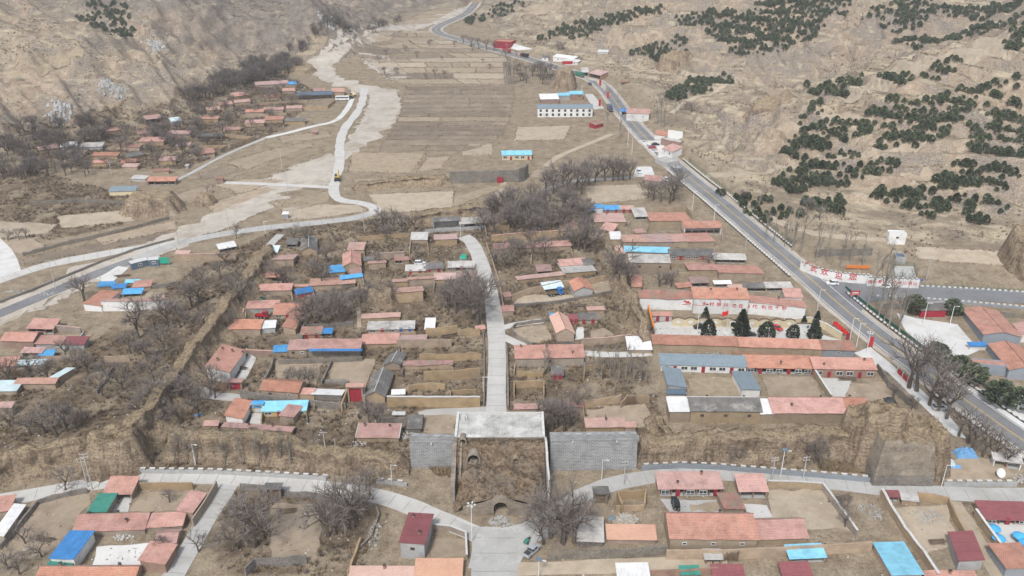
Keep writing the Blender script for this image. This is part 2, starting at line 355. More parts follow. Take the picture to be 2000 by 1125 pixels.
# ------------------------------------------------------------------ terrain
HWY_PX = [(2260, 1050), (2150, 965), (2060, 903), (1960, 835), (1860, 763), (1760, 691), (1690, 637), (1640, 596), (1560, 525), (1480, 458), (1400, 390), (1340, 343), (1292, 300), (1254, 262), (1224, 228),
          (1206, 205), (1190, 182), (1172, 163), (1140, 147), (1100, 136), (1060, 123), (1000, 106), (960, 96), (925, 85), (890, 75), (862, 68), (848, 58), (862, 48), (888, 38), (915, 24), (930, 5)]
HWY = [base_at(*p)[:2] for p in HWY_PX]
SIDE_PX = [(1640, 575), (1700, 570), (1780, 572), (1850, 575), (1950, 580), (2100, 588), (2300, 600)]
SIDE = [base_at(*p)[:2] for p in SIDE_PX]
CTRL = [  # photo pixel and height above the even valley floor
 (0,300,2),(150,265,2),(300,225,2),(400,170,2),(470,120,2),(540,90,2),(640,60,2),(760,35,2),(850,10,2),(-200,330,4),(-200,250,25),
 (0,200,20),(150,180,20),(250,150,20),(330,150,14),(50,70,42),(190,70,42),(300,95,37),(380,120,22),(0,130,32),(120,120,34),(230,110,33),
 (150,40,30),(233,50,28),(230,5,36),(60,10,42),(350,50,30),(290,5,36),(433,105,14),(480,60,20),(520,20,34),(450,5,40),(600,20,26),(700,5,20),
 (620,-30,45),(0,-60,62),(300,-60,68),(600,-80,70),(800,-60,38),(-300,0,60),(-300,150,45),(950,-60,20),(-300,-60,75),
 (1650,500,2.5),(1850,500,3.5),(2000,500,5),(1500,420,3),(1700,440,6),(1900,420,9),(2000,400,11),(1420,350,4),(1550,350,8),(1700,350,13),(1850,350,17),(2000,330,20),
 (1350,260,6),(1450,280,11),(1550,270,18),(1700,260,25),(1850,230,33),(2000,220,38),(1290,200,5),(1400,210,12),(1500,240,22),(1620,190,33),(1740,130,46),(1870,90,56),(2000,50,66),
 (1520,170,10),(1600,150,14),(1700,120,18),(1850,80,24),(2000,35,30),(1300,130,9),(1250,60,26),(1400,100,24),(1400,30,38),(1600,60,36),(1600,5,48),(1800,30,40),(1800,0,47),
 (1100,30,20),(1000,35,8),(1050,0,22),(1200,0,38),(1180,90,12),(1000,-60,32),(1200,-60,50),(1400,-60,64),(1800,-60,70),(2200,0,60),(2200,300,34),(2200,450,14),(2200,150,55),(1450,170,16),(2100,-60,75)]
ZERO = [(200,1200),(1000,1300),(1800,1200),(0,900),(500,900),(1000,900),(1500,900),(2000,900),(0,650),(500,650),(1000,650),(1500,650),(2000,650),(2300,700),(-300,700),(-300,450),(0,450),(0,360),(300,400),(600,400),
        (900,400),(1200,400),(200,300),(450,250),(600,250),(800,250),(1000,250),(1150,250),(600,150),(800,150),(1000,150),(700,90),(900,90),(800,50),(900,40),(560,120),(1150,170),(2000,590),(1750,590),(1250,330),(400,220)]
_C = [(base_at(x, y, d)[:2], d) for x, y, d in CTRL] + [(base_at(x, y)[:2], 0.0) for x, y in ZERO] + [(p, 0.0) for p in HWY[3:-2:2]]
CX = np.array([c[0] for c in _C]) / 100.0; CD = np.array([c[1] for c in _C])
def _phi(r2): return 0.5 * r2 * np.log(r2 + 1e-12)
_n = len(CX); _r2 = ((CX[:, None] - CX[None]) ** 2).sum(2)
_K = np.zeros((_n + 3, _n + 3)); _K[:_n, :_n] = _phi(_r2) + np.eye(_n) * 0.12
_K[:_n, _n] = 1; _K[:_n, _n + 1:] = CX; _K[_n, :_n] = 1; _K[_n + 1:, :_n] = CX.T
_W = np.linalg.solve(_K, np.concatenate([CD, np.zeros(3)]))
def tps(X, Y):
    s = np.shape(X); P = np.stack([np.ravel(X), np.ravel(Y)], 1) / 100.0
    out = _W[_n] + P @ _W[_n + 1:]
    for i in range(_n): out = out + _W[i] * _phi(((P - CX[i]) ** 2).sum(1))
    return out.reshape(s)
def graded(a0, a1, near, far, fine):
    xs = [0.0]; d = near
    while xs[-1] < a1:
        if xs[-1] > fine: d = min(far, d * 1.02)
        xs.append(xs[-1] + d)
    return np.array(xs)
_gx = graded(0, 1000, 1.35, 9.0, 240); GX = np.concatenate([-_gx[:0:-1], _gx])
GY = 85 + graded(0, 1250, 1.25, 7.0, 420)
def hill_height(X, Y):
    d = np.maximum(tps(X, Y), -1.0)
    d = np.where(d < 0.0, d * 0.3, d)
    hillm = sm(2.5, 14, d)
    right = sm(-20, 60, X - 20)
    # loess terraces on the east slope, ridges and gullies on the west one
    st = 4.6; t = d / st + 0.8 * pn(X / 60, Y / 60) + 0.35 * pn(X / 17, Y / 17)
    fr = t - np.floor(t); ter = (np.floor(t) + sm(0.70, 0.97, fr)) * st - st * (t - d / st)
    d = d + (ter - d) * hillm * (0.92 * right + 0.25)
    rg = 1 - np.abs(fbm(X / 70 + 3, Y / 70, 4)); d = d + hillm * (rg - 0.72) * (8.5 - 4.5 * right)
    sx, tx = X * 0.8 - Y * 0.6, X * 0.6 + Y * 0.8
    rl = 1 - np.abs(fbm(tx / 26 + 5, sx / 110, 4)); d = d + hillm * (rl - 0.7) * 11.0 * (1 - right)
    rg2 = 1 - np.abs(fbm(X / 24 - 7, Y / 15 + 2, 4)); d = d + hillm * (rg2 - 0.7) * (0.9 - 0.4 * right)
    d = d + hillm * 0.15 * fbm(X / 4.5, Y / 4.5, 3)
    for gx_, gy_, gr_, ga_ in ((*base_at(1430, 270, 11)[:2], 50, 8.0), (*base_at(1560, 150, 14)[:2], 60, 9.0), (*base_at(1750, 95, 20)[:2], 60, 8.0), (*base_at(1250, 110, 12)[:2], 45, 5.0), (*base_at(350, 60, 30)[:2], 80, 9.0), (*base_at(120, 200, 20)[:2], 50, 7.0)):
        gw = np.exp(-((X - gx_) ** 2 + (Y - gy_) ** 2) / gr_ ** 2); d = d + hillm * gw * ga_ * (0.55 - np.abs(fbm(X / 30 + gx_, Y / 30, 4)) * 1.5 - 0.3)
    near = np.minimum(seg_dist(X, Y, HWY), 400)
    d = d * sm(5.5, 17, near)
    d = d * sm(4, 9, seg_dist(X, Y, SIDE))
    return d + (1 - hillm) * (0.05 * pn(X / 9, Y / 9) + 0.22 * pn(X / 45, Y / 45) * sm(0, 25, near))
_XX, _YY = np.meshgrid(GX, GY)
GZ = SL * _YY + hill_height(_XX, _YY)
def hz(x, y):
    x = np.clip(np.asarray(x, float), GX[0], GX[-1] - 1e-3); y = np.clip(np.asarray(y, float), GY[0], GY[-1] - 1e-3)
    i = np.clip(np.searchsorted(GX, x, 'right') - 1, 0, len(GX) - 2); j = np.clip(np.searchsorted(GY, y, 'right') - 1, 0, len(GY) - 2)
    u = (x - GX[i]) / (GX[i + 1] - GX[i]); v = (y - GY[j]) / (GY[j + 1] - GY[j])
    return (GZ[j, i] * (1 - u) + GZ[j, i + 1] * u) * (1 - v) + (GZ[j + 1, i] * (1 - u) + GZ[j + 1, i + 1] * u) * v
def at(px, py, dz=0.0):
    """the place whose ground (plus dz) shows at this pixel of the photograph"""
    x, y, z = ray(px, py); x /= y; z /= y
    Y = np.arange(90.0, 1330.0, 2.0)
    g = H + Y * z - hz(Y * x, Y) - dz
    k = np.nonzero(g <= 0)[0]
    if not len(k) or k[0] == 0: return base_at(px, py, dz)
    k = k[0]; t = g[k - 1] / (g[k - 1] - g[k]); yy = Y[k - 1] + 2.0 * t
    return yy * x, yy, float(hz(yy * x, yy))
def z_on(py, Y):
    x, y, z = ray(1000, py); return H + Y * z / y

m, nt, b = nodes_of('ground')
geo = nt.nodes.new('ShaderNodeNewGeometry'); pos = geo.outputs['Position']
att = mk(nt, 'ShaderNodeAttribute', attribute_name='cover'); sp = nt.nodes.new('ShaderNodeSeparateColor'); nt.links.new(att.outputs['Color'], sp.inputs[0])
n1 = noise(nt, pos, 0.035, 8, 0.65); n2 = noise(nt, pos, 0.22, 6, 0.7); n3 = noise(nt, pos, 1.3, 4, 0.7); n4 = noise(nt, pos, 0.09, 8, 0.75)
valley = ramp(nt, n2, [(0.3, (0.1652, 0.129, 0.0913)), (0.45, (0.2504, 0.2013, 0.1433)), (0.6, (0.3155, 0.2581, 0.1868)), (0.75, (0.3856, 0.3251, 0.2408))])
grass = ramp(nt, n4, [(0.28, (0.156, 0.1274, 0.0946)), (0.40, (0.3, 0.2474, 0.1779)), (0.52, (0.426, 0.3562, 0.255)), (0.70, (0.5459, 0.47, 0.3483))])
bare = ramp(nt, n2, [(0.3, (0.2264, 0.1719, 0.1235)), (0.5, (0.3456, 0.2702, 0.1977)), (0.7, (0.5005, 0.4114, 0.3149))])
rock = ramp(nt, n3, [(0.3, (0.157, 0.133, 0.1104)), (0.55, (0.2635, 0.2253, 0.186)), (0.75, (0.3812, 0.3351, 0.2789))])
brown = ramp(nt, n2, [(0.28, (0.0778, 0.0581, 0.0424)), (0.45, (0.1361, 0.1032, 0.0726)), (0.6, (0.2091, 0.1635, 0.114)), (0.75, (0.3064, 0.2486, 0.1764))])
nz = nt.nodes.new('ShaderNodeSeparateXYZ'); nt.links.new(geo.outputs['True Normal'], nz.inputs[0])
steep = ramp(nt, mathn(nt, 'ADD', nz.outputs[2], mathn(nt, 'MULTIPLY', mathn(nt, 'SUBTRACT', n2, 0.5), 0.25)), [(0.66, (1, 1, 1)), (0.90, (0, 0, 0))])
mpz = mk(nt, 'ShaderNodeMapping'); mpz.inputs['Scale'].default_value = (0.035, 0.035, 0.55); nt.links.new(pos, mpz.inputs[0])
band = noise(nt, mpz.outputs[0], 1.0, 6, 0.7)
grass = mixc(nt, ramp(nt, band, [(0.42, (0.75, 0.75, 0.75)), (0.55, (0, 0, 0))]), grass, (0.16, 0.128, 0.10))
c = mixc(nt, sp.outputs[0], valley, grass)
rk = mixc(nt, ramp(nt, n1, [(0.42, (0, 0, 0)), (0.58, (1, 1, 1))]), bare, rock)

c = mixc(nt, mathn(nt, 'MULTIPLY', steep, sp.outputs[0]), c, rk)
c = mixc(nt, mathn(nt, 'MULTIPLY', sp.outputs[2], ramp(nt, n4, [(0.35, (1, 1, 1)), (0.6, (0.45, 0.45, 0.45))])), c, ramp(nt, n2, [(0.35, (0.10, 0.088, 0.08)), (0.6, (0.21, 0.182, 0.158))]))
c = mixc(nt, sp.outputs[1], c, brown)
n5 = noise(nt, pos, 3.5, 3, 0.7)
c = mixc(nt, 0.52, c, mixc(nt, 1.0, c, ramp(nt, n3, [(0.32, (0.5, 0.49, 0.48)), (0.5, (0.95, 0.95, 0.95)), (0.65, (1.2, 1.2, 1.2))]), 'MULTIPLY'))
c = mixc(nt, 0.45, c, mixc(nt, 1.0, c, ramp(nt, n5, [(0.35, (0.5, 0.5, 0.5)), (0.6, (1.2, 1.2, 1.2))]), 'MULTIPLY'))
nt.links.new(c, b.inputs['Base Color']); b.inputs['Roughness'].default_value = 0.95; b.inputs['Specular IOR Level'].default_value = 0.05
bump(nt, b, mathn(nt, 'ADD', n3, mathn(nt, 'MULTIPLY', n2, 2.0)), 0.55, 0.4)

_nx, _ny = len(GX), len(GY)
_V = np.stack([_XX.ravel(), _YY.ravel(), GZ.ravel()], 1)
_i = np.arange(_nx * _ny).reshape(_ny, _nx)
_Q = np.stack([_i[:-1, :-1].ravel(), _i[:-1, 1:].ravel(), _i[1:, 1:].ravel(), _i[1:, :-1].ravel()], 1)
me = big_mesh('ground', _V, _Q, ['ground'], smooth=True, uv=False)
def px_poly(pts): return [at(*p)[:2] for p in pts]
_dz = GZ - SL * _YY
cover = np.zeros((_nx * _ny, 4), np.float32); cover[:, 3] = 1
cover[:, 0] = sm(1.5, 6, _dz).ravel()
BROWN_PX = [[(180,930),(470,480),(560,440),(1150,400),(1250,640),(1300,860),(1250,900),(800,900),(560,850),(320,850)],
            [(-100,900),(-100,700),(150,690),(330,560),(420,500),(520,470),(430,620),(200,900)],
            [(440,1125),(380,1000),(470,950),(700,975),(760,1010),(700,1125)],
            [(60,330),(0,240),(220,210),(330,200),(420,150),(540,140),(620,180),(560,250),(360,330)],
            [(-100,340),(60,330),(250,380),(240,440),(100,470),(-100,430)],
            [(250,850),(800,870),(800,930),(280,915)],[(1240,870),(1700,850),(1700,920),(1250,910)]]
bm_ = np.zeros(_nx * _ny)
for p in BROWN_PX: bm_ = np.maximum(bm_, in_poly(_XX.ravel(), _YY.ravel(), px_poly(p)))
bm_ = bm_ * np.clip(0.72 + 1.3 * fbm(_XX / 14, _YY / 14, 3).ravel(), 0, 1)
cover[:, 1] = bm_
cover[:, 2] = (sm(30, -60, _XX) * sm(600, 690, _YY + .35 * _XX + 75) * sm(1, 8, _dz)).ravel()
ca = me.color_attributes.new('cover', 'FLOAT_COLOR', 'POINT'); ca.data.foreach_set('color', cover.ravel())
ground = structure(link('ground', me))
# ------------------------------------------------------------------ sheets on the ground: roads, yards, fields
def resample(P, step):
    out = [P[0]]
    for a, b in zip(P[:-1], P[1:]):
        L = math.hypot(b[0] - a[0], b[1] - a[1]); n = max(1, int(round(L / step)))
        out += [tuple(a[k] + (b[k] - a[k]) * i / n for k in range(len(a))) for i in range(1, n + 1)]
    return out
def smooth_line(P, it=2):
    for _ in range(it):
        Q = [P[0]]
        for a, b in zip(P[:-1], P[1:]):
            Q += [tuple(0.75 * a[k] + 0.25 * b[k] for k in range(len(a))), tuple(0.25 * a[k] + 0.75 * b[k] for k in range(len(a)))]
        Q.append(P[-1]); P = Q
    return P
KEEP_L, KEEP_P = [], []
def strip(name, P, w, m, lift=0.1, off=0.0, edge=0.0, parent=None, nx=4, skirt=0.35):
    """a ribbon of width w laid over the ground along world points P, shifted sideways by off"""
    if parent is None: KEEP_L.append((P, w / 2 + .4))
    P = resample(P, 3.0); mb = MB(); rows = []
    for i, p in enumerate(P):
        a, c = P[max(i - 1, 0)], P[min(i + 1, len(P) - 1)]
        dx, dy = c[0] - a[0], c[1] - a[1]; L = math.hypot(dx, dy) or 1; n = (dy / L, -dx / L)
        ww = w / 2 + (edge * pn(i * 0.35 + w, 3.7) if edge else 0)
        rows.append([(p[0] + n[0] * (off + t * ww), p[1] + n[1] * (off + t * ww)) for t in np.linspace(-1, 1, nx + 1)])
    A = np.array(rows); Z = hz(A[..., 0], A[..., 1]) + lift
    for i in range(len(P) - 1):
        for j in range(nx):
            mb.face([(*A[i, j], Z[i, j]), (*A[i, j + 1], Z[i, j + 1]), (*A[i + 1, j + 1], Z[i + 1, j + 1]), (*A[i + 1, j], Z[i + 1, j])], m)
        if skirt:
            for j in (0, nx):
                q = [(*A[i, j], Z[i, j] - skirt), (*A[i, j], Z[i, j]), (*A[i + 1, j], Z[i + 1, j]), (*A[i + 1, j], Z[i + 1, j] - skirt)]
                mb.face(q if j == 0 else q[::-1], m)
    return mb.build(name, parent)
def pxl(P): return [at(*p)[:2] for p in P]
def road(name, P, w, m, lift=0.1, edge=0.25, it=2):
    C_ = smooth_line(pxl(P), it); o = structure(strip(name, C_, w, m, lift, edge=edge))
    if m.startswith('concrete') and w > 4.5 and C_[0][1] < 420:
        mb = MB(); Q = resample(C_, 1.0)
        for i in range(3, len(Q) - 3, 5):
            dx, dy = Q[i + 1][0] - Q[i - 1][0], Q[i + 1][1] - Q[i - 1][1]; L = math.hypot(dx, dy) or 1; n = (dy / L, -dx / L); t = (dx / L * .07, dy / L * .07); S = [Q[i][k] for k in (0, 1)]
            for a, c in zip(np.linspace(-w / 2 + .5, w / 2 - .5, 5)[:-1], np.linspace(-w / 2 + .5, w / 2 - .5, 5)[1:]):
                q = [(S[0] + n[0] * a - t[0], S[1] + n[1] * a - t[1]), (S[0] + n[0] * c - t[0], S[1] + n[1] * c - t[1]), (S[0] + n[0] * c + t[0], S[1] + n[1] * c + t[1]), (S[0] + n[0] * a + t[0], S[1] + n[1] * a + t[1])]
                mb.face([(x, y, float(hz(x, y)) + lift + .012) for x, y in q], 'slab_joint')
        mb.build('slab_joints', o)['kind'] = 'stuff'
    return o
def patch_world(name, poly, m, lift=0.09, cell=5.0, rag=0.5):
    KEEP_P.append(list(poly)); poly = resample(list(poly) + [poly[0]], 3.0)[:-1]
    if rag: poly = [(x + rag * pn(x / 3, y / 3), y + rag * pn(x / 3 + 50, y / 3)) for x, y in poly]
    bm = bmesh.new(); vs = [bm.verts.new((x, y, 0)) for x, y in poly]
    f = bm.faces.new(vs); f.normal_update()
    if f.normal.z < 0: f.normal_flip()
    bmesh.ops.triangulate(bm, faces=bm.faces[:])
    for _ in range(9):
        es = [e for e in bm.edges if e.calc_length() > cell * 1.6]
        if not es: break
        bmesh.ops.subdivide_edges(bm, edges=es, cuts=1); bmesh.ops.triangulate(bm, faces=bm.faces[:])
    co = np.array([v.co[:2] for v in bm.verts]); z = hz(co[:, 0], co[:, 1]) + lift
    for v, q in zip(bm.verts, z): v.co.z = q
    ext = bmesh.ops.extrude_edge_only(bm, edges=[e for e in bm.edges if e.is_boundary])
    for v in ext['geom']:
        if isinstance(v, bmesh.types.BMVert): v.co.z -= 0.3
    me = bpy.data.meshes.new(name); bm.to_mesh(me); bm.free(); me.materials.append(MATS[m]); add_uv(me)
    return structure(link(name, me))
def patch(name, P, m, lift=0.09, rag=0.5, cell=5.0): return patch_world(name, pxl(P), m, lift, cell, rag)

# highway with shoulders, edge lines and a yellow centre line
HW = smooth_line(HWY, 2)
structure(strip('road_shoulder', HW, 13.0, 'gravel', 0.08, edge=0.4))
hwy = structure(strip('highway', HW, 9.6, 'asphalt', 0.16, nx=6))
for off in (-4.3, 4.3): strip('edge_line', HW, 0.22, 'paint_white', 0.172, off=off, parent=hwy, nx=1, skirt=0)
for off in (-0.2, 0.2): strip('centre_line', HW, 0.16, 'paint_yellow', 0.172, off=off, parent=hwy, nx=1, skirt=0)
SD = smooth_line(SIDE, 2)
structure(strip('side_road', SD, 9.0, 'asphalt', 0.14, nx=5))
patch('road_junction', [(1600,560),(1640,548),(1700,556),(1760,562),(1740,586),(1690,592),(1680,612),(1650,590)], 'asphalt', 0.145, 0.2)
WEST = [(-60, 640), (0, 612), (60, 588), (120, 563), (200, 530), (262, 508)]
road('west_road', WEST, 6.0, 'asphalt', 0.16)
road('west_road_concrete', [(262,508),(330,481),(400,463),(480,450),(560,441),(640,433),(700,425),(732,415)], 5.5, 'concrete_grey', 0.15)
road('riverside_road', [(733,417),(732,405),(705,396),(662,392),(650,376),(655,350),(665,320),(662,285),(672,250),(695,225),(708,200),(712,172)], 5.0, 'concrete', 0.16, 0.6)
road('embankment_road', [(-60,570),(0,548),(60,527),(120,511),(190,499),(240,489),(300,482),(345,475)], 6.0, 'concrete', 0.14, 0.6)
road('farm_track', [(-20,470),(5,495),(14,515),(20,540)], 8.0, 'concrete_white', 0.13)
road('farm_track', [(440,357),(500,359),(570,362),(645,366)], 3.6, 'concrete', 0.13)
road('hamlet_road', [(520,269),(570,258),(610,247),(655,238),(672,222),(686,200),(690,180)], 3.6, 'concrete_white', 0.13)
road('hamlet_lane', [(330,360),(345,352),(380,335),(420,312),(480,285),(520,269)], 2.6, 'concrete_grey', 0.12)
road('central_street', [(969,806),(970,740),(972,690),(967,620),(957,572),(940,512),(922,472),(905,462)], 6.0, 'concrete', 0.14)
road('side_lane', [(977,656),(1005,668),(1030,682),(1046,694)], 3.4, 'concrete', 0.13)
road('side_lane', [(980,641),(1010,633),(1060,627)], 3.0, 'concrete', 0.12)
road('side_lane', [(1140,690),(1200,694),(1272,690)], 3.2, 'concrete', 0.12)
road('west_lane', [(548,458),(525,480),(508,510),(492,565),(462,620),(425,668),(390,715),(377,748),(400,772),(450,776),(470,778)], 3.6, 'concrete_grey', 0.12)
road('gate_lane', [(968,800),(900,806),(840,806),(820,812)], 4.0, 'concrete_grey', 0.115)
road('ring_road', [(-40,985),(90,962),(160,949),(230,939),(300,931),(420,932),(520,942),(640,954),(740,968),(810,992),(880,1022),(945,1050)], 5.2, 'concrete', 0.14)
road('ring_road', [(985,1050),(1050,1028),(1100,995),(1140,965),(1190,947),(1250,934),(1330,925),(1400,925),(1480,930),(1600,941),(1700,953),(1850,965),(2030,968)], 5.2, 'concrete_grey', 0.135)
road('gate_road', [(968,1035),(966,1080),(966,1140),(966,1230)], 11.0, 'concrete_grey', 0.15)
patch('gate_square', [(880,1012),(925,1030),(1040,1030),(1075,1010),(1085,1040),(1030,1070),(1010,1110),(915,1110),(925,1060)], 'concrete_grey', 0.145, 0.2)
road('south_lane', [(448,945),(405,1010),(372,1070),(330,1140)], 5.2, 'concrete_grey', 0.12)
road('dirt_lane', [(1010,1112),(1150,1108),(1300,1100),(1420,1098)], 4.0, 'soil_pale', 0.11, 0.5)
road('dirt_lane', [(1860,980),(1890,1030),(1930,1090),(1960,1140)], 4.5, 'soil_pale', 0.11, 0.5)
road('hill_track', [(1378,343),(1440,342),(1500,338),(1600,320),(1690,308),(1730,297),(1800,284),(1830,262)], 4.0, 'soil_pale', 0.25, 0.5)
road('hill_track', [(1405,372),(1480,415),(1560,452),(1640,465),(1735,470)], 3.4, 'soil_pale', 0.25, 0.5)
road('hill_track', [(1975,118),(1958,92),(1972,72),(1995,66)], 7.0, 'soil_pale', 0.3, 0.5)
road('hill_track', [(1310,222),(1345,195),(1400,180),(1440,160)], 4.0, 'soil_pale', 0.25, 0.5)
road('hill_track', [(1215,128),(1300,140),(1400,150),(1450,156)], 3.0, 'soil_pale', 0.25, 0.5)
road('farm_track', [(1060,372),(1120,352),(1180,350),(1240,346)], 3.0, 'concrete_grey', 0.12)
road('farm_track', [(984,356),(978,372),(964,388)], 3.0, 'soil_pale', 0.12)
road('farm_track', [(1065,325),(1090,305),(1140,285),(1195,262)], 3.5, 'soil_pale', 0.12, 0.5)
road('footpath', [(700,600),(702,640)], 1.5, 'soil_pale', 0.1)
for nm, P, m_ in [
 ('plaza', [(1274,632),(1310,628),(1400,630),(1548,637),(1640,664),(1600,668),(1400,662),(1275,654)], 'concrete'),
 ('roadside_plaza', [(1752,612),(1790,622),(1870,634),(1912,684),(1872,704),(1862,738),(1812,684),(1768,646)], 'concrete_white'),
 ('roadside_pavement', [(1872,742),(1905,758),(2020,775),(2040,880),(1940,806),(1880,756)], 'concrete_white'),
 ('roadside_pavement', [(1668,690),(1700,678),(1760,728),(1850,806),(1886,856),(1862,852),(1790,782),(1735,728)], 'concrete_white'),
 ('forecourt', [(1142,184),(1158,184),(1180,212),(1160,214)], 'concrete'),
 ('forecourt', [(1247,274),(1290,275),(1310,308),(1330,330),(1318,333),(1278,302)], 'concrete_white'),
 ('forecourt', [(1120,148),(1168,150),(1185,170),(1180,178),(1165,160)], 'gravel'),
 ('forecourt', [(966,86),(1000,84),(1040,96),(1010,98)], 'concrete_white'),
 ('forecourt', [(1244,326),(1272,326),(1280,345),(1236,345)], 'concrete_white'),
 ('yard', [(487,690),(501,701),(481,742),(463,739)], 'concrete'), ('yard', [(492,808),(513,808),(509,832),(486,832)], 'concrete'),
 ('yard', [(650,705),(735,703),(716,752),(640,748)], 'soil_tan'), ('yard', [(530,705),(632,700),(618,752),(540,738)], 'soil_tan'),
 ('yard', [(530,985),(625,985),(622,1098),(528,1098)], 'soil_tan'), ('yard', [(70,962),(182,968),(110,1085),(20,1090)], 'soil_tan'),
 ('yard', [(285,962),(372,962),(350,998),(250,998)], 'soil_tan'), ('yard', [(190,1068),(310,1060),(278,1112),(180,1108)], 'concrete_white'),
 ('yard', [(216,972),(258,975),(250,1000),(212,1000)], 'concrete'), ('yard', [(1290,975),(1440,980),(1450,1002),(1310,1004)], 'concrete_grey'),
 ('yard', [(1345,984),(1405,984),(1410,1000),(1345,1000)], 'soil_tan'), ('yard', [(1500,957),(1612,960),(1662,1036),(1505,1032)], 'soil_pale'),
 ('yard', [(1452,985),(1498,988),(1508,1012),(1465,1012)], 'concrete'), ('yard', [(1745,992),(1850,988),(1872,1058),(1800,1085)], 'soil_pale'),
 ('yard', [(1920,1022),(2020,1025),(2020,1070),(1958,1068)], 'concrete'), ('yard', [(1345,740),(1432,738),(1445,776),(1352,778)], 'straw_yard'),
 ('yard', [(1488,737),(1586,735),(1612,782),(1506,784)], 'soil_tan'), ('yard', [(1604,740),(1664,740),(1648,782),(1622,782)], 'concrete'),
 ('yard', [(1638,750),(1732,746),(1742,782),(1668,784)], 'soil_tan'), ('yard', [(1003,593),(1012,577),(1110,577),(1165,581),(1090,588),(1030,596)], 'soil_pale'),
 ('yard', [(1130,548),(1185,538),(1196,572),(1165,577)], 'soil_tan'), ('yard', [(1003,642),(1068,634),(1078,664),(1042,672),(1015,668)], 'soil_tan'),
 ('yard', [(1150,648),(1180,640),(1200,655),(1160,664)], 'soil_tan'), ('yard', [(1128,640),(1140,640),(1140,662),(1122,664)], 'concrete_white'),
 ('yard', [(830,812),(892,812),(888,848),(825,846)], 'soil_tan'), ('yard', [(100,655),(175,655),(165,670),(110,672)], 'soil_tan'),
 ('yard', [(245,578),(320,570),(322,584),(270,588)], 'soil_tan'), ('yard', [(188,545),(232,520),(252,524),(215,556)], 'concrete_white'),
 ('yard', [(1145,802),(1180,798),(1180,815),(1150,818)], 'soil_tan'), ('yard', [(1180,795),(1260,790),(1280,830),(1240,836),(1185,815)], 'soil_tan'),
 ('yard', [(1840,900),(1945,895),(1990,935),(1830,938)], 'soil_tan'), ('yard', [(880,408),(1000,360),(960,365),(890,385)], 'straw_yard'),
 ('yard', [(845,1050),(905,1048),(912,1082),(838,1090)], 'soil_tan'), ('yard', [(1195,1010),(1235,1005),(1250,1035),(1205,1045)], 'soil_pale'),
 ('yard', [(1570,955),(1610,958),(1600,975),(1560,975)], 'soil_pale'), ('yard', [(1120,705),(1135,705),(1135,712),(1120,712)], 'soil_tan')]:
    PK = globals().get('PK', 0) + 1
    patch(nm, P, m_, 0.09 + 0.012 * (PK % 14), 0.3 if m_.startswith('conc') else 1.1)
FIELD_E = []
for P, m_ in [
 ([(718,380),(885,373),(885,408),(748,416)],'soil_pale'), ([(1140,364),(1250,360),(1262,388),(1150,398)],'soil_pale'), ([(690,298),(830,300),(802,338),(680,335)],'straw_yard'),
 ([(1010,248),(1115,245),(1102,272),(1005,275)],'soil_pale'), ([(835,308),(880,305),(860,330),(815,335)],'soil_tan'), ([(910,282),(962,280),(962,302),(900,304)],'soil_pale'),
 ([(440,318),(540,290),(600,278),(612,284),(482,332)],'soil_tan'), ([(545,267),(640,257),(650,268),(552,280)],'soil_tan'), ([(330,385),(412,360),(415,380),(370,397)],'soil_tan'),
 ([(388,340),(455,322),(470,335),(395,352)],'soil_dark'), ([(420,362),(480,350),(560,352),(470,378)],'soil_tan'), ([(110,422),(250,410),(262,432),(120,446)],'soil_pale'),
 ([(182,466),(340,432),(348,446),(205,478)],'soil_tan'), ([(-40,430),(112,438),(92,456),(-40,470)],'soil_pale'), ([(-40,470),(60,465),(90,480),(40,498),(-40,480)],'soil_tan'),
 ([(40,505),(180,478),(320,455),(300,470),(120,503),(50,520)],'soil_dark'), ([(1792,482),(1960,490),(2000,520),(1860,512),(1790,505)],'soil_pale'), ([(1500,345),(1600,330),(1700,322),(1690,330),(1560,350)],'straw_yard'),
 ([(1030,345),(1050,330),(1070,335),(1060,350)],'soil_tan'), ([(690,350),(880,342),(880,362),(700,372)],'straw_yard'), ([(520,395),(650,372),(640,395),(560,415)],'straw_yard'),
 ([(545,398),(700,400),(715,412),(640,424),(560,430)],'soil_pale'), ([(400,400),(520,365),(540,370),(420,415)],'soil_tan')]:
    FIELD_E.append(pxl(P)); patch('field', P, m_, 0.07, 1.2)
structure(strip('riverbed', smooth_line(pxl([(925,15),(880,28),(800,48),(735,62),(680,82),(640,105),(622,128),(640,152),(690,168),(745,182),(755,215),(735,250),(690,285),(650,318),(600,345),(540,370),(470,405),(400,438),(340,470),(280,492),(180,530),(60,585),(-60,640)]), 2), 15.0, 'gravel', 0.045, edge=6.0, nx=6, skirt=.2))
for P, m_ in [([(1625,195),(1740,136),(1860,97),(2010,54),(2010,76),(1960,112),(1880,126),(1760,158),(1660,202)],'soil_pale'), ([(1585,214),(1680,226),(1690,238),(1600,242)],'soil_pale'), ([(1500,246),(1600,250),(1580,262),(1490,262)],'soil_tan'), ([(1580,268),(1680,262),(1690,270),(1600,280)],'soil_tan'), ([(1300,160),(1330,150),(1400,158),(1330,166)],'soil_tan'), ([(1180,70),(1215,60),(1235,90),(1190,100)],'soil_tan'), ([(1760,345),(1830,335),(1840,350),(1770,362)],'soil_tan'), ([(1000,20),(1060,8),(1100,14),(1040,30)],'soil_tan'), ([(30,130),(140,100),(200,115),(80,150)],'straw_yard')]:
    patch('bare_slope', P, m_, 0.45, 4.0, 2.0)
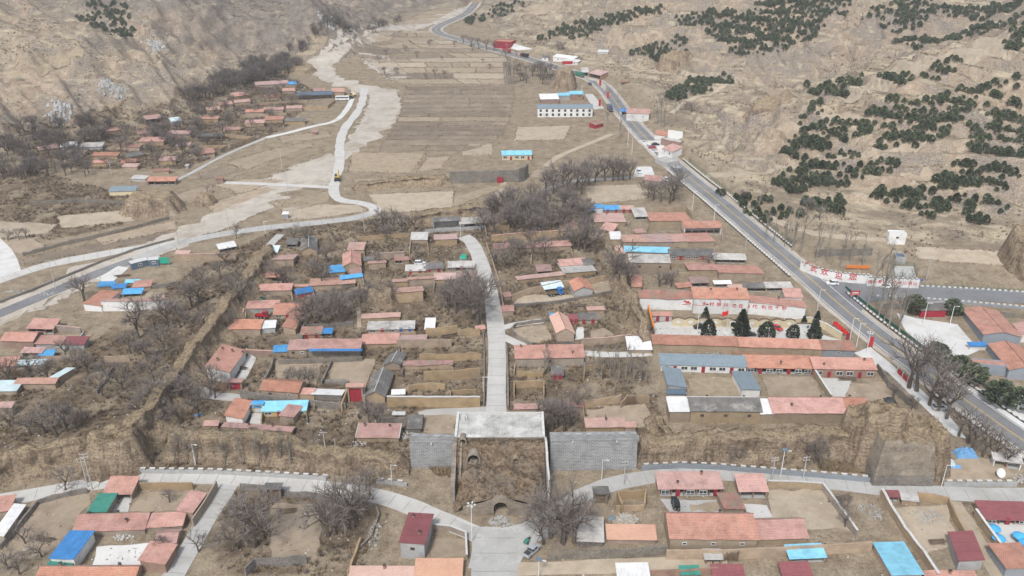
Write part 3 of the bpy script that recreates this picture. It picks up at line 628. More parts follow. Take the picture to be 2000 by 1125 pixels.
for P in [[(602,118),(640,98),(700,74),(760,55),(770,58),(705,85),(650,128),(656,155),(640,162),(612,145)], [(728,172),(775,174),(786,212),(752,250),(705,285),(680,302),(688,262),(716,212)],
          [(520,348),(640,300),(655,330),(645,362),(560,366),(495,390)], [(380,440),(540,378),(575,386),(440,448),(330,478)], [(60,606),(180,548),(330,484),(345,488),(215,536),(90,600)],
          [(700,100),(760,110),(800,150),(770,160),(720,130)], [(750,58),(900,22),(905,28),(800,62)]]:
    FIELD_E.append(pxl(P)); patch('riverbed', P, 'gravel', 0.06, 3.5)

# strip fields of the valley floor, each with its bank
FIELD_ROWS = [(168,792,1000),(176,792,1004),(184,790,1005),(192,788,1006),(201,786,1004),(210,784,1000),(219,782,1000),(228,780,998),(237,776,995),(246,770,990),(255,764,985),(264,758,982),(273,752,970),(284,746,945),(295,742,912)]
FR = random.Random(11)
def row_fields(rows, mats_, cut):
    for (y0, a0, b0), (y1, a1, b1) in zip(rows[:-1], rows[1:]):
        k = FR.choice(cut); cs = [0] + sorted(FR.uniform(0.25, 0.8) for _ in range(k)) + [1]
        for s, e in zip(cs[:-1], cs[1:]):
            e2 = e - 0.006; X = lambda a, b, t: a + (b - a) * t
            gap = 0.13 * (y1 - y0)
            FIELD_E.append(pxl([(X(a0, b0, s), y0 + gap), (X(a0, b0, e2), y0 + gap), (X(a1, b1, e2), y1), (X(a1, b1, s), y1)])); patch('field', [(X(a0, b0, s), y0 + gap), (X(a0, b0, e2), y0 + gap), (X(a1, b1, e2), y1), (X(a1, b1, s), y1)], FR.choice(mats_), 0.06 + 0.04 * FR.random(), 0.7, 7.0)
row_fields(FIELD_ROWS, ['soil_dark', 'soil_dark', 'soil_tan', 'soil_dark', 'soil_dark', 'straw_yard'], [0, 1, 1])
row_fields([(58,742,850),(64,725,852),(71,710,862),(78,690,880),(86,680,905),(94,682,935),(103,690,965),(112,705,990),(121,720,1000),(131,735,995),(142,745,990),(154,760,985),(164,792,990)], ['soil_tan', 'soil_dark', 'soil_pale', 'straw_yard', 'soil_tan'], [1, 2, 2, 3])
row_fields([(78,570,655),(88,580,640),(98,585,622),(108,575,608)], ['soil_tan', 'straw_yard'], [0, 1])
row_fields([(20,840,890),(28,820,872),(36,800,858),(45,770,845)], ['soil_tan', 'straw_yard'], [0, 1])

# ------------------------------------------------------------------ walls
def wall_mesh(P, h, th, m, rough=0.0, step=2.0, cap=None, cap_h=0.12, cap_over=0.12, below=0.6):
    P = resample([(p[0], p[1], (p[2] if len(p) > 2 else h)) for p in P], step)
    mb = MB(); cb = MB(); L = []
    for i, p in enumerate(P):
        a, c = P[max(i - 1, 0)], P[min(i + 1, len(P) - 1)]
        dx, dy = c[0] - a[0], c[1] - a[1]; q = math.hypot(dx, dy) or 1; n = (dy / q, -dx / q)
        g = float(hz(p[0], p[1])); top = g + p[2] * (1 + rough * pn(i * 0.6 + p[0], p[1] * 0.4)) + rough * 0.6 * pn(i * 1.7, p[1])
        L.append((p, n, g, max(top, g + 0.15)))
    def sec(e, t, lo, hi): (p, n, g, top) = e; return [(p[0] - n[0] * t, p[1] - n[1] * t, lo), (p[0] + n[0] * t, p[1] + n[1] * t, lo), (p[0] + n[0] * t * 0.9, p[1] + n[1] * t * 0.9, hi), (p[0] - n[0] * t * 0.9, p[1] - n[1] * t * 0.9, hi)]
    def loft(b, S, mm):
        for A, B in zip(S[:-1], S[1:]):
            for j in range(4):
                k = (j + 1) % 4; b.face([A[j], A[k], B[k], B[j]], mm)
        b.face(S[0][::-1], mm); b.face(S[-1], mm)
    loft(mb, [sec(e, th / 2, e[2] - below, e[3]) for e in L], m)
    if cap: loft(cb, [sec(e, th / 2 + cap_over, e[3] + 0.003, e[3] + cap_h) for e in L], cap)
    return mb, cb, L
def wall(name, label, pts, h, th, m, rough=0.0, cap=None, group=None, world=False):
    P = pts if world else [(*at(p[0], p[1])[:2],) + tuple(p[2:]) for p in pts]
    mb, cb, L = wall_mesh(P, h, th, m, rough, cap=cap)
    e = thing(name, label, 'wall', (*P[0][:2], L[0][2]), group)
    mb.build('wall_body', e)
    if cap: cb.build('coping', e)
    return e, L
def merlons(e, L, every, w, h, th, m, cap=None, joined=False):
    """upright blocks standing on a wall's top"""
    d = 0.0; nxt = every * 0.5; me = None; mb = MB()
    for A, B in zip(L[:-1], L[1:]):
        s = math.hypot(B[0][0] - A[0][0], B[0][1] - A[0][1])
        while d + s > nxt:
            t = (nxt - d) / s; x, y = (A[0][k] + (B[0][k] - A[0][k]) * t for k in (0, 1)); z = A[3] + (B[3] - A[3]) * t
            an = math.atan2(B[0][1] - A[0][1], B[0][0] - A[0][0])
            if joined:
                mb.box((x, y, z + h / 2 - 0.02), (w, th, h), m, an)
                if cap: mb.box((x, y, z + h + 0.03), (w + 0.1, th + 0.1, 0.12), cap, an)
            else:
                if me is None:
                    b = MB(); b.box((0, 0, h / 2 - 0.02), (w, th, h), m)
                    if cap: b.box((0, 0, h + 0.04), (w + 0.14, th + 0.14, 0.13), cap)
                    me = b.mesh('merlon')
                o = link('merlon', me, e); o.matrix_parent_inverse = Matrix(); o.location = Vector((x, y, z)) - e.location; o.rotation_euler = (0, 0, an)
            nxt += every
        d += s
    if joined:
        o = mb.build('merlons', e); o['kind'] = 'stuff'

WALLS = [  # name, label, pixels, height, thickness, material, roughness, coping
 ('yard_wall','pale plaster wall with gate piers below the arcaded ruin',[(830,455),(880,452),(948,447)],1.6,.4,'wall_grey',.03,None),
 ('yard_wall','red coped brick wall between lane house and blue lean-to',[(482,692),(540,694)],1.7,.3,'wall_redbrick',.02,'roof_pink'),
 ('lane_wall','low reddish wall following the lane beside the white-sided house',[(428,672),(415,695),(398,735),(404,752)],1.7,.35,'wall_redbrick',.04,None),
 ('lane_wall','brick wall joining red gate roof under the white-sided house',[(404,757),(445,760)],2.0,.35,'wall_redbrick',.03,None),
 ('stone_wall','dry stone wall right of the white-sided house yard',[(508,765),(530,725),(535,705)],1.6,.6,'wall_stone',.25,None),
 ('stone_wall','dry stone wall running up between the two bare gardens',[(628,752),(642,722),(652,702)],1.3,.6,'wall_stone',.3,None),
 ('stone_wall','stone retaining wall under the blue-edged long roof',[(545,712),(620,710),(708,706)],1.8,.6,'wall_stone',.2,None),
 ('stone_wall','dark stone wall in front of red gate yard',[(470,775),(560,790),(660,800),(676,800)],2.4,.5,'wall_stone',.15,None),
 ('stone_wall','heap-topped stone wall at the garden edge above the red gate',[(636,750),(680,752)],1.5,1.4,'wall_stone',.3,None),
 ('yard_wall','earth wall flanking the red gate on the right side',[(713,800),(712,782),(716,762)],2.6,.5,'wall_earth',.1,None),
 ('yard_wall','earth wall flanking the red gate on the left side',[(668,805),(676,783),(680,770)],2.6,.5,'wall_earth',.1,None),
 ('ruin_wall','long tan plaster wall on stone footing left of central street',[(757,794),(850,795),(938,795)],3.6,.5,'wall_earth',.05,'stone_cap'),
 ('ruin_wall','roofless tan wall with buttresses behind the central ruins',[(828,744),(880,742),(938,736)],3.4,.5,'wall_earth',.12,None),
 ('ruin_wall','broken earth wall dividing the roofless ruin beside the street',[(800,764),(830,760),(870,762)],2.2,.4,'wall_earth',.35,None),
 ('ruin_wall','upper tan ruin wall under the short pink roof',[(776,680),(830,680),(882,678)],3.2,.45,'wall_earth',.08,None),
 ('ruin_wall','ruined tan wall beside the collapsed timber roof',[(820,706),(870,706),(940,702)],2.8,.45,'wall_earth',.3,None),
 ('ruin_wall','earth wall with three stubs below the white tall shed',[(832,658),(870,656),(894,652)],3.4,.45,'wall_earth',.12,None),
 ('ruin_wall','brown ruin wall right of the stubs by the street trees',[(894,656),(938,655)],2.8,.4,'wall_earth',.2,None),
 ('street_wall','low stone wall along left kerb of the central street',[(945,795),(946,740),(946,690),(944,650),(936,600)],1.0,.5,'wall_stone',.3,None),
 ('street_wall','stepped stone wall along the right kerb near the gate',[(992,800),(992,760),(991,715),(989,680)],1.5,.6,'wall_stone',.2,None),
 ('street_wall','low wall along right kerb at the top of the street',[(985,612),(976,560),(962,515),(950,480)],1.4,.4,'wall_earth',.2,None),
 ('yard_wall','curved dark wall round the ploughed plot by the street',[(1040,676),(1008,660),(1000,645),(1008,637),(1072,628)],1.3,.4,'wall_stone',.15,None),
 ('ruin_wall','three-bay roofless earth ruin right of the street',[(1004,778),(1004,758),(1062,757),(1062,782)],2.6,.4,'wall_earth',.12,None),
 ('ruin_wall','crumbling earth wall among bushes behind the pink ruin roof',[(1140,797),(1180,793),(1212,786)],2.6,.5,'wall_earth',.25,None),
 ('ruin_wall','crumbling earth wall ending below the metal-roofed compound',[(1212,798),(1225,785),(1268,786)],2.4,.5,'wall_earth',.25,None),
 ('yard_wall','long earth wall under thin pink coping by the blue truck',[(1000,588),(1030,576),(1100,560),(1150,556),(1185,548)],2.6,.45,'wall_earth',.05,None),
 ('yard_wall','low dark wall in front of the blue truck yard',[(1000,600),(1080,594),(1160,580),(1195,572)],1.2,.45,'wall_stone',.2,None),
 ('yard_wall','earth wall with pink coping under the grove',[(960,472),(1000,468),(1052,464),(1100,462)],2.8,.4,'wall_earth',.05,'roof_pink'),
 ('yard_wall','tan wall closing the plot below the gabled house',[(1135,675),(1180,673),(1232,666)],2.6,.4,'wall_earth',.05,'roof_pink'),
 ('yard_wall','stone wall below the gabled red house by the curved plot',[(1092,672),(1122,674)],1.2,.5,'wall_stone',.2,None),
 ('yard_wall','tan brick wall behind the porch house at the highway bend',[(1275,414),(1310,414),(1340,412),(1352,428)],2.4,.35,'wall_brick',.03,None),
 ('yard_wall','tan boundary wall below the two-window flat house',[(1308,545),(1345,543)],2.6,.4,'wall_brick',.03,None),
 ('yard_wall','rough wall in front of the blue-grey hall',[(1430,692),(1500,696),(1600,700)],1.0,1.2,'wall_redbrick',.3,None),
 ('yard_wall','tan wall between the two red-roofed courtyards',[(1590,736),(1605,760),(1622,786)],2.6,.4,'wall_brick',.03,'stone_cap'),
 ('stone_wall','stone wall along the pavement beside the courtyards',[(1712,722),(1735,755),(1775,790),(1790,800)],2.2,.6,'wall_stone',.1,None),
 ('yard_wall','tan panelled wall between the field and ring road',[(1498,952),(1550,953),(1605,957)],2.2,.35,'wall_brick',.02,'stone_cap'),
 ('yard_wall','long tan wall dropping away from the ring road corner',[(1605,957),(1640,1005),(1672,1050)],2.3,.4,'wall_brick',.05,'stone_cap'),
 ('yard_wall','earth wall winding past the rubble yard',[(1720,968),(1738,1000),(1765,1045),(1800,1090),(1830,1135)],2.3,.5,'wall_earth',.12,'stone_cap'),
 ('yard_wall','earth wall on the right of the rubble yard',[(1790,975),(1850,985),(1862,1015),(1882,1050)],2.3,.5,'wall_earth',.12,None),
 ('yard_wall','smooth tan wall left of the parasol yard',[(1902,1010),(1930,1050),(1965,1098)],2.6,.4,'wall_brick',.02,'stone_cap'),
 ('yard_wall','earth and stone wall in front of the salmon roof',[(1072,1092),(1130,1090),(1200,1090),(1300,1082)],2.6,.6,'wall_stone',.12,None),
 ('yard_wall','long earth wall below the big three-window house',[(1300,1092),(1400,1092),(1500,1088),(1600,1082),(1700,1076)],2.8,.5,'wall_earth',.08,None),
 ('yard_wall','brick wall at the bottom edge beside green sheet roof',[(1268,1128),(1330,1128),(1400,1122)],2.2,.4,'wall_redbrick',.02,None),
 ('ruin_wall','broken stone walls of ruined cottage below the ring road',[(1215,1002),(1205,975),(1260,972),(1258,996)],2.6,.5,'wall_earth',.25,None),
 ('ruin_wall','low earth wall panels inside the ruined cottage',[(1203,998),(1230,997),(1256,996)],1.6,.4,'wall_earth',.2,None),
 ('yard_wall','stone wall edging the bare yard with trees at the far bottom left',[(172,962),(120,972),(75,985),(40,1030),(0,1075)],1.4,.6,'wall_stone',.2,None),
 ('yard_wall','tan wall beside ring road above the round tree plot',[(272,956),(330,956),(378,956)],2.2,.4,'wall_earth',.05,None),
 ('yard_wall','tan wall running down the lane past the red strip house',[(425,955),(405,990),(378,1030)],2.6,.4,'wall_brick',.05,None),
 ('ruin_wall','ruined gate stub and wall beside ring road',[(470,955),(520,958),(540,966),(640,975),(690,985)],1.6,.5,'wall_stone',.3,None),
 ('ruin_wall','broken wall stubs at the bottom below the ploughed plot',[(480,1125),(500,1105),(560,1105),(600,1100)],2.4,.5,'wall_stone',.2,None),
 ('ruin_wall','leaning earth wall between bushes and maroon house',[(680,1128),(695,1090),(705,1060)],1.8,.5,'wall_earth',.2,None),
 ('stone_wall','white-stoned garden edge below the ring road bend',[(735,990),(740,1010),(725,1050),(700,1075)],0.8,.5,'wall_stone',.4,None),
 ('yard_wall','brick wall with lanterns beside the maroon house yard',[(848,1035),(880,1038),(910,1050),(912,1095)],1.8,.3,'wall_brick',.02,'stone_cap'),
 ('yard_wall','tan wall with pink coping behind the junk roofs, far left',[(343,510),(400,509),(462,508)],3.0,.4,'wall_earth',.03,'roof_pink'),
 ('stone_wall','long stone parapet beside the asphalt west road',[(0,592),(60,570),(120,545),(200,512),(262,490),(340,468)],1.0,.6,'wall_stone',.08,None),
 ('yard_wall','tan brick wall behind open porch house, far left',[(108,648),(150,652),(160,654)],2.6,.35,'wall_brick',.02,'roof_pink'),
 ('ruin_wall','broken wall with white debris coping, far left garden',[(125,690),(150,672),(165,655)],1.4,.4,'wall_grey',.3,None),
 ('stone_wall','stone wall behind the blue sheet compound',[(295,565),(330,560),(350,556)],1.6,.5,'wall_stone',.15,None),
 ('ruin_wall','white-edged broken wall descending the scrub slope',[(190,770),(207,745),(222,722)],1.2,.4,'wall_stone',.4,None),
 ('ruin_wall','earth wall under slab roof in the scrub slope',[(205,708),(255,706)],2.2,.4,'wall_earth',.1,None),
 ('stone_wall','stone wall below the wooded plot near gate yard',[(745,826),(790,826),(828,822)],2.0,.5,'wall_stone',.1,None),
 ('yard_wall','tan wall of the hamlet yard beside the lane',[(430,298),(440,292),(500,272)],2.0,.4,'wall_earth',.05,None),
 ('yard_wall','tan wall round the square hamlet compound',[(385,292),(450,290),(495,274),(440,268)],2.2,.4,'wall_earth',.05,None),
 ('yard_wall','tan walls of hamlet plot by the white bus',[(590,215),(640,212),(655,200)],2.0,.4,'wall_earth',.1,None),
 ('retaining_wall','grey stone retaining wall below the plantation plot',[(1592,502),(1650,500),(1702,498)],3.0,.6,'wall_stone',.05,None),
 ('garden_wall','long stone wall dividing orchard plots, centre left',[(592,640),(640,640),(690,634)],1.4,.5,'wall_stone',.15,None),
 ('garden_wall','stone wall behind the wide bare trees, centre left',[(600,585),(660,580),(700,575)],1.8,.6,'wall_stone',.25,None),
 ('ruin_wall','ruin walls beside the ploughed plot at village top',[(560,470),(600,468),(640,464)],1.6,.4,'wall_earth',.3,None),
 ('ruin_wall','low tan ruin walls above red hut row',[(700,470),(760,466),(800,462)],1.8,.4,'wall_earth',.3,None),
 ('yard_wall','tan wall with thin pink top left of small red hut',[(742,507),(790,504)],2.8,.4,'wall_earth',.03,'roof_pink'),
 ('yard_wall','tan wall at the village head beside street end',[(952,432),(957,452),(995,449)],2.4,.4,'wall_earth',.06,None),
 ('yard_wall','low tan wall before the long sheet-roofed row',[(800,548),(805,540),(925,534)],1.2,.4,'wall_earth',.12,None),
 ('yard_wall','earth wall round plot left of tall bare earth wall',[(700,560),(702,600),(765,602)],1.6,.45,'wall_earth',.2,None),
 ('yard_wall','earth wall below blue-fronted concrete row',[(720,656),(760,656),(812,654)],1.2,.4,'wall_earth',.15,None),
 ('yard_wall','stone wall stepping down beside farmhouse yard',[(590,672),(592,650),(596,640)],1.8,.5,'wall_stone',.15,None),
 ('yard_wall','earth wall closing the yard of two-tone row',[(60,702),(110,704),(160,700)],1.6,.4,'wall_earth',.1,None),
 ('yard_wall','tan wall between strip house yards near highway',[(1262,462),(1265,450),(1330,450),(1336,462)],1.8,.35,'wall_brick',.05,None),
 ('yard_wall','tan wall before red-door grey row',[(1310,522),(1394,520),(1396,514)],1.5,.35,'wall_brick',.05,None),
 ('yard_wall','tan wall closing cottages below slogan yards',[(1238,575),(1300,572),(1340,574)],1.6,.35,'wall_brick',.08,None),
 ('ruin_wall','stubs of earth wall in the scrub right of street',[(1140,745),(1142,722),(1180,720)],1.6,.4,'wall_earth',.3,None),
 ('ruin_wall','broken earth wall below the scrub hut',[(1010,735),(1060,738),(1070,722)],1.8,.4,'wall_earth',.25,None),
 ('ruin_wall','low walls of empty plot above the gate platform',[(880,795),(880,770),(930,768)],1.5,.4,'wall_earth',.25,None),
 ('yard_wall','hamlet wall below the arched house',[(270,250),(320,248),(345,243)],2.2,.4,'wall_earth',.05,None),
 ('yard_wall','hamlet wall enclosing plots near north road',[(500,205),(560,202),(600,200)],1.8,.4,'wall_earth',.1,None),
 ('yard_wall','hamlet wall below middle row houses',[(470,230),(515,228),(560,226)],1.8,.4,'wall_earth',.1,None),
 ('yard_wall','hamlet wall above lower hamlet lane',[(350,325),(380,312),(420,308)],1.6,.4,'wall_earth',.1,None),
 ('stone_wall','dark stone terrace wall above the loess mound',[(60,400),(150,395),(250,400)],1.5,.8,'wall_stone',.2,None),
 ('stone_wall','dark stone terrace wall beside burnt field strip',[(45,500),(120,480),(230,455),(330,428)],1.4,.9,'wall_stone',.3,None),
 ('yard_wall','stone wall at foot of the pink strips by the street',[(770,566),(850,562),(930,556)],1.0,.5,'wall_stone',.15,None)]
for nm, lb, P, h_, t_, m_, r_, c_ in WALLS: wall(nm, lb, P, h_, t_, m_, r_, c_)
# crenellated road walls
CRW = [('battlement wall with white tops along ring road, left of gate',[(272,924),(340,925),(420,926),(520,931),(638,938)],1.2,'wall_grey'),
       ('short battlement wall beside the white steps by the gate',[(735,944),(765,946),(795,950)],1.1,'wall_grey'),
       ('battlement wall with white tops along ring road, right of gate',[(1252,918),(1330,914),(1400,917),(1500,925),(1600,933),(1698,942)],1.4,'wall_bluegrey'),
       ('low battlement wall of the tarp-strewn corner yard',[(1842,950),(1900,950),(1985,950)],1.4,'wall_grey')]
for lb, P, h_, m_ in CRW:
    e, L = wall('battlement_wall', lb, P, h_, .45, m_, .02)
    merlons(e, L, 2.6, 1.3, 0.55, .42, m_, 'stone_cap')
# highway parapets: black and white blocks
def off_line(P, off):
    P = resample(P, 3.0); out = []
    for i, p in enumerate(P):
        a, c = P[max(i - 1, 0)], P[min(i + 1, len(P) - 1)]; dx, dy = c[0] - a[0], c[1] - a[1]; L = math.hypot(dx, dy) or 1
        out.append((p[0] + dy / L * off, p[1] - dx / L * off))
    return out
def span(P, y0, y1): return [p for p in P if y0 <= p[1] <= y1]
for lb, P in (('black and white block parapet on the hill side of the highway', span(off_line(HW, 7.4), 318, 430)), ('black and white block parapet on the village side of the highway', span(off_line(HW, -7.2), 292, 415)),
              ('black and white block parapet beside the roadside plaza', span(off_line(HW, 7.2), 190, 282)), ('black and white block parapet along the lower highway trees', span(off_line(HW, -7.4), 150, 215))):
    e, L = wall('road_parapet', lb, P, 0.55, .4, 'dark_metal', 0, world=True)
    merlons(e, L, 2.0, 1.0, .5, .42, 'paint_white', None, True)
e, L = wall('road_parapet', 'white-topped battlement parapet above the stone retaining wall of the side road', [(1708,583),(1780,586),(1860,592),(1930,598),(2030,606)], 1.0, .5, 'wall_bluegrey', 0); merlons(e, L, 2.0, 1.0, .5, .45, 'stone_cap', None, True)
e, L = wall('road_parapet', 'low white-topped parapet on the field side of the side road', [(1795,562),(1860,565),(1930,569),(2030,576)], .7, .4, 'wall_bluegrey', 0); merlons(e, L, 2.0, 1.0, .5, .4, 'stone_cap', None, True)
e, L = wall('retaining_wall', 'tall stone retaining wall under the side road behind the pavilion', [(1725,602),(1800,605),(1870,612),(1950,618),(2030,624)], 1.9, .7, 'wall_stone', .02)

# ------------------------------------------------------------------ rammed earth city walls
m, nt, b = nodes_of('rammed_earth')
geo = nt.nodes.new('ShaderNodeNewGeometry'); pos = geo.outputs['Position']
mp = mk(nt, 'ShaderNodeMapping'); mp.inputs['Scale'].default_value = (0.22, 0.22, 1.5); nt.links.new(pos, mp.inputs[0])
lay = noise(nt, mp.outputs[0], 1.0, 6, 0.7); bl = noise(nt, pos, 0.16, 6, 0.7); fine = noise(nt, pos, 1.6, 4, 0.7)
c = ramp(nt, lay, [(0.3, (0.24, 0.182, 0.128)), (0.5, (0.345, 0.268, 0.19)), (0.7, (0.45, 0.36, 0.262))])
c = mixc(nt, ramp(nt, bl, [(0.44, (0, 0, 0)), (0.60, (0.9, 0.9, 0.9))]), c, (0.19, 0.145, 0.105))
c = mixc(nt, 0.6, c, mixc(nt, 1.0, c, ramp(nt, fine, [(0.35, (0.45, 0.45, 0.45)), (0.6, (1.2, 1.2, 1.2))]), 'MULTIPLY'))
nz = nt.nodes.new('ShaderNodeSeparateXYZ'); nt.links.new(geo.outputs['True Normal'], nz.inputs[0])
gr = ramp(nt, fine, [(0.3, (0.19, 0.145, 0.095)), (0.6, (0.36, 0.285, 0.19))])
c = mixc(nt, ramp(nt, mathn(nt, 'ADD', nz.outputs[2], mathn(nt, 'MULTIPLY', mathn(nt, 'SUBTRACT', fine, 0.5), 0.5)), [(0.55, (0, 0, 0)), (0.8, (1, 1, 1))]), c, gr)
mv = mk(nt, 'ShaderNodeMapping'); mv.inputs['Scale'].default_value = (0.8, 0.8, 0.09); nt.links.new(pos, mv.inputs[0]); ero = noise(nt, mv.outputs[0], 1.0, 5, 0.65)
c = mixc(nt, 0.75, c, mixc(nt, 1.0, c, ramp(nt, ero, [(0.34, (0.6, 0.58, 0.56)), (0.48, (1.1, 1.1, 1.1)), (0.68, (1.4, 1.4, 1.4))]), 'MULTIPLY'))
nt.links.new(c, b.inputs['Base Color']); b.inputs['Roughness'].default_value = 0.95; b.inputs['Specular IOR Level'].default_value = 0.05
bump(nt, b, mathn(nt, 'ADD', mathn(nt, 'MULTIPLY', ero, 2.0), mathn(nt, 'ADD', lay, fine)), 1.0, 0.6)
def earth_wall(name, label, crest, tw, bw, amp=2.1, step=1.5, front_bias=0.0, m_='rammed_earth'):
    P = [(*at(p[0], p[1], p[2])[:2], p[2]) for p in crest]
    P = resample(smooth_line(P, 1), step); T = np.concatenate([np.linspace(-1, -0.46, 9), np.linspace(-0.4, 0.4, 5), np.linspace(0.46, 1, 9)])
    rows = []
    for i, p in enumerate(P):
        a, c_ = P[max(i - 2, 0)], P[min(i + 2, len(P) - 1)]; dx, dy = c_[0] - a[0], c_[1] - a[1]; L = math.hypot(dx, dy) or 1; n = (dy / L, -dx / L)
        p = (p[0] + n[0] * 1.3 * float(pn(i * 0.16, p[2])), p[1] + n[1] * 1.3 * float(pn(i * 0.16, p[2])), p[2])
        end = min(1.0, (min(i, len(P) - 1 - i) + 0.6) / 2.5); r = []
        hh = p[2] * (1 + 0.16 * pn(i * 0.11, 1.3) + 0.10 * pn(i * 0.5, 7.7)) * end
        for t in T:
            s = abs(t); k = np.sign(t)
            u = max(0.0, (s - 0.43) / 0.57)                 # 0 on top, 1 at the foot
            off = k * (tw / 2 * min(1, s / 0.43) + (bw - tw) / 2 * u ** 2.4)
            zz = hh * (1 - u) if u > 0 else hh
            x, y = p[0] + n[0] * off, p[1] + n[1] * off
            w_ = amp * math.sin(math.pi * min(1, u)) ** 0.7 * (pn(i * 0.3, zz * 0.12 + k * 9) + 0.6 * pn(i * 0.8, zz * 0.5) - 0.6 * abs(pn(i * 0.22 + 4, k * 3.3))) if u > 0 else 0
            x += n[0] * k * w_; y += n[1] * k * w_
            rows_z = float(hz(x, y)) + zz - (0.5 if u >= 0.99 else 0) + (0.8 * pn(x * 0.45, y * 0.45) + 0.4 * pn(x * 1.3, y * 1.3) if u < 0.1 else 0)
            r.append((x, y, rows_z))
        rows.append(r)
    V = np.array(rows).reshape(-1, 3); nx_ = len(T); n_ = len(P); I = np.arange(n_ * nx_).reshape(n_, nx_)
    Q = np.stack([I[:-1, :-1].ravel(), I[:-1, 1:].ravel(), I[1:, 1:].ravel(), I[1:, :-1].ravel()], 1)
    o = link(name, big_mesh(name, V, Q, [m_], smooth=True)); tag(o, label, 'wall', None, 'thing'); return o
EW = [('earth_wall','eroded rammed earth west wall snaking down beside the lane',[(205,862,9),(262,815,8.5),(330,735,8.5),(365,690,8),(400,645,8),(440,590,7.5),(485,535,7),(512,490,6),(528,470,5)],3.6,16),
      ('earth_wall','rammed earth south wall with bare saplings, left of gate',[(318,842,8),(400,843,8),(500,848,8),(570,858,7.5),(620,872,6),(690,885,5),(800,892,4)],4.4,7,1.1),
      ('earth_wall','dry grass topped earth wall running off at the left edge',[(-60,900,8),(60,872,8),(130,856,8.5),(190,845,9)],2.5,8),
      ('earth_wall','rammed earth south wall between brick wall and corner bastion',[(1243,858,7.5),(1320,850,7.5),(1420,846,8),(1520,843,8),(1620,842,8),(1700,838,9)],4.4,7,1.2),
      ('earth_wall','scrubby earth east wall remnant beside the white slogan wall',[(1188,470,5),(1205,500,6),(1222,545,6.5),(1240,590,7),(1256,632,7),(1262,655,5)],2.5,9),
      ('earth_wall','low crumbling earth bank below the compound with white roofs',[(1268,800,3),(1290,822,3.5),(1300,838,4),(1310,850,4)],2,7),
      ('earth_wall','brown earth bank remnant above the arcaded ruin',[(790,420,5),(850,410,5),(920,402,5),(990,398,5)],5,11),
      ('earth_wall','low earth bank beside the parking plots north of village',[(690,360,3),(760,350,3),(830,345,4),(880,342,4)],4,10)]
for nm, lb, P, *q_ in EW: earth_wall(nm, lb, P, *q_)
def earth_mound(name, label, px, py, sx, sy, hgt, cat='mound', steep=3.0, m_='rammed_earth', seed=0):
    """free-standing eroded loess block: near-vertical sides, uneven flat top"""
    x0, y0, _ = at(px, py); rings = np.concatenate([np.linspace(0, 0.75, 7), np.linspace(0.82, 1.25, 9)]); na = 40; rows = []
    for r in rings:
        q = []
        for k in range(na):
            a = 2 * math.pi * k / na; w = 1 + 0.16 * pn(math.cos(a) * 2 + seed, math.sin(a) * 2) + 0.13 * pn(a * 6, seed + r * 1.5)
            sq = 1 / max(abs(math.cos(a)), abs(math.sin(a))) ** 0.55
            x, y = x0 + math.cos(a) * sx * r * w * sq, y0 + math.sin(a) * sy * r * w * sq
            f = float(1 - sm(0.72, 1.22, r)); f = f ** 0.8
            q.append((x, y, float(hz(x, y)) + hgt * f * (1 + 0.12 * pn(x * 0.25 + seed, y * 0.25)) - (0.6 if r > 1.2 else 0)))
        rows.append(q)
    V = np.array(rows).reshape(-1, 3); I = np.arange(len(V)).reshape(len(rings), na); J = np.roll(I, -1, 1)
    Q = np.stack([I[:-1].ravel(), I[1:].ravel(), J[1:].ravel(), J[:-1].ravel()], 1)
    o = link(name, big_mesh(name, V, Q, [m_], smooth=True)); tag(o, label, cat, None, 'thing'); return o
earth_mound('earth_bastion','square rammed earth bastion above the ring road poles, with grass cap',232,905,7.5,6,9.5,'bastion',seed=3)
earth_mound('loess_tower','tall eroded loess tower beside the far highway',1103,172,7,7,13,'tower',seed=5)
earth_mound('loess_mound','flat-topped eroded loess mound in the terraced fields, far left',300,412,12,7,8,seed=8)
earth_mound('loess_knoll','flat-topped loess knoll among pines on the hillside',1316,124,10,8,7,seed=9)
earth_mound('loess_stub','small loess stub beside the riverside fields',402,398,4,3,5,seed=12)
earth_mound('loess_butte','rounded loess butte on terraced right hillside, bare of trees',1498,214,10,6,5,seed=14)
earth_mound('haystack','straw-capped earth mound hut between bare trees',745,592,5,4,6,seed=17)
earth_mound('loess_cliff','fluted loess pillar cliff at the right picture edge',1990,520,4.5,9,13,'cliff',seed=21)
earth_mound('earth_platform','brown earth platform beside the riverside road',588,140,10,9,4,'mound',seed=23)
# grey stone wall of the old north bastion with its dark gateway
e, L = wall('bastion_wall','long grey stone bastion wall with red gateway, north of village',[(878,358),(920,357),(985,355),(1012,354)],6.0,1.2,'wall_stone',.04)
d_ = MB(); gx, gy, gz = at(977, 356.5); d_.box((gx, gy - .75, gz + 1.5), (3.0, .3, 3.2), 'door_red'); d_.build('gateway', e)
e, L = wall('bastion_wall','short sloping stone bastion side wall beside red gateway',[(1012,356),(1024,352),(1030,345)],7.0,1.2,'wall_stone',.04)
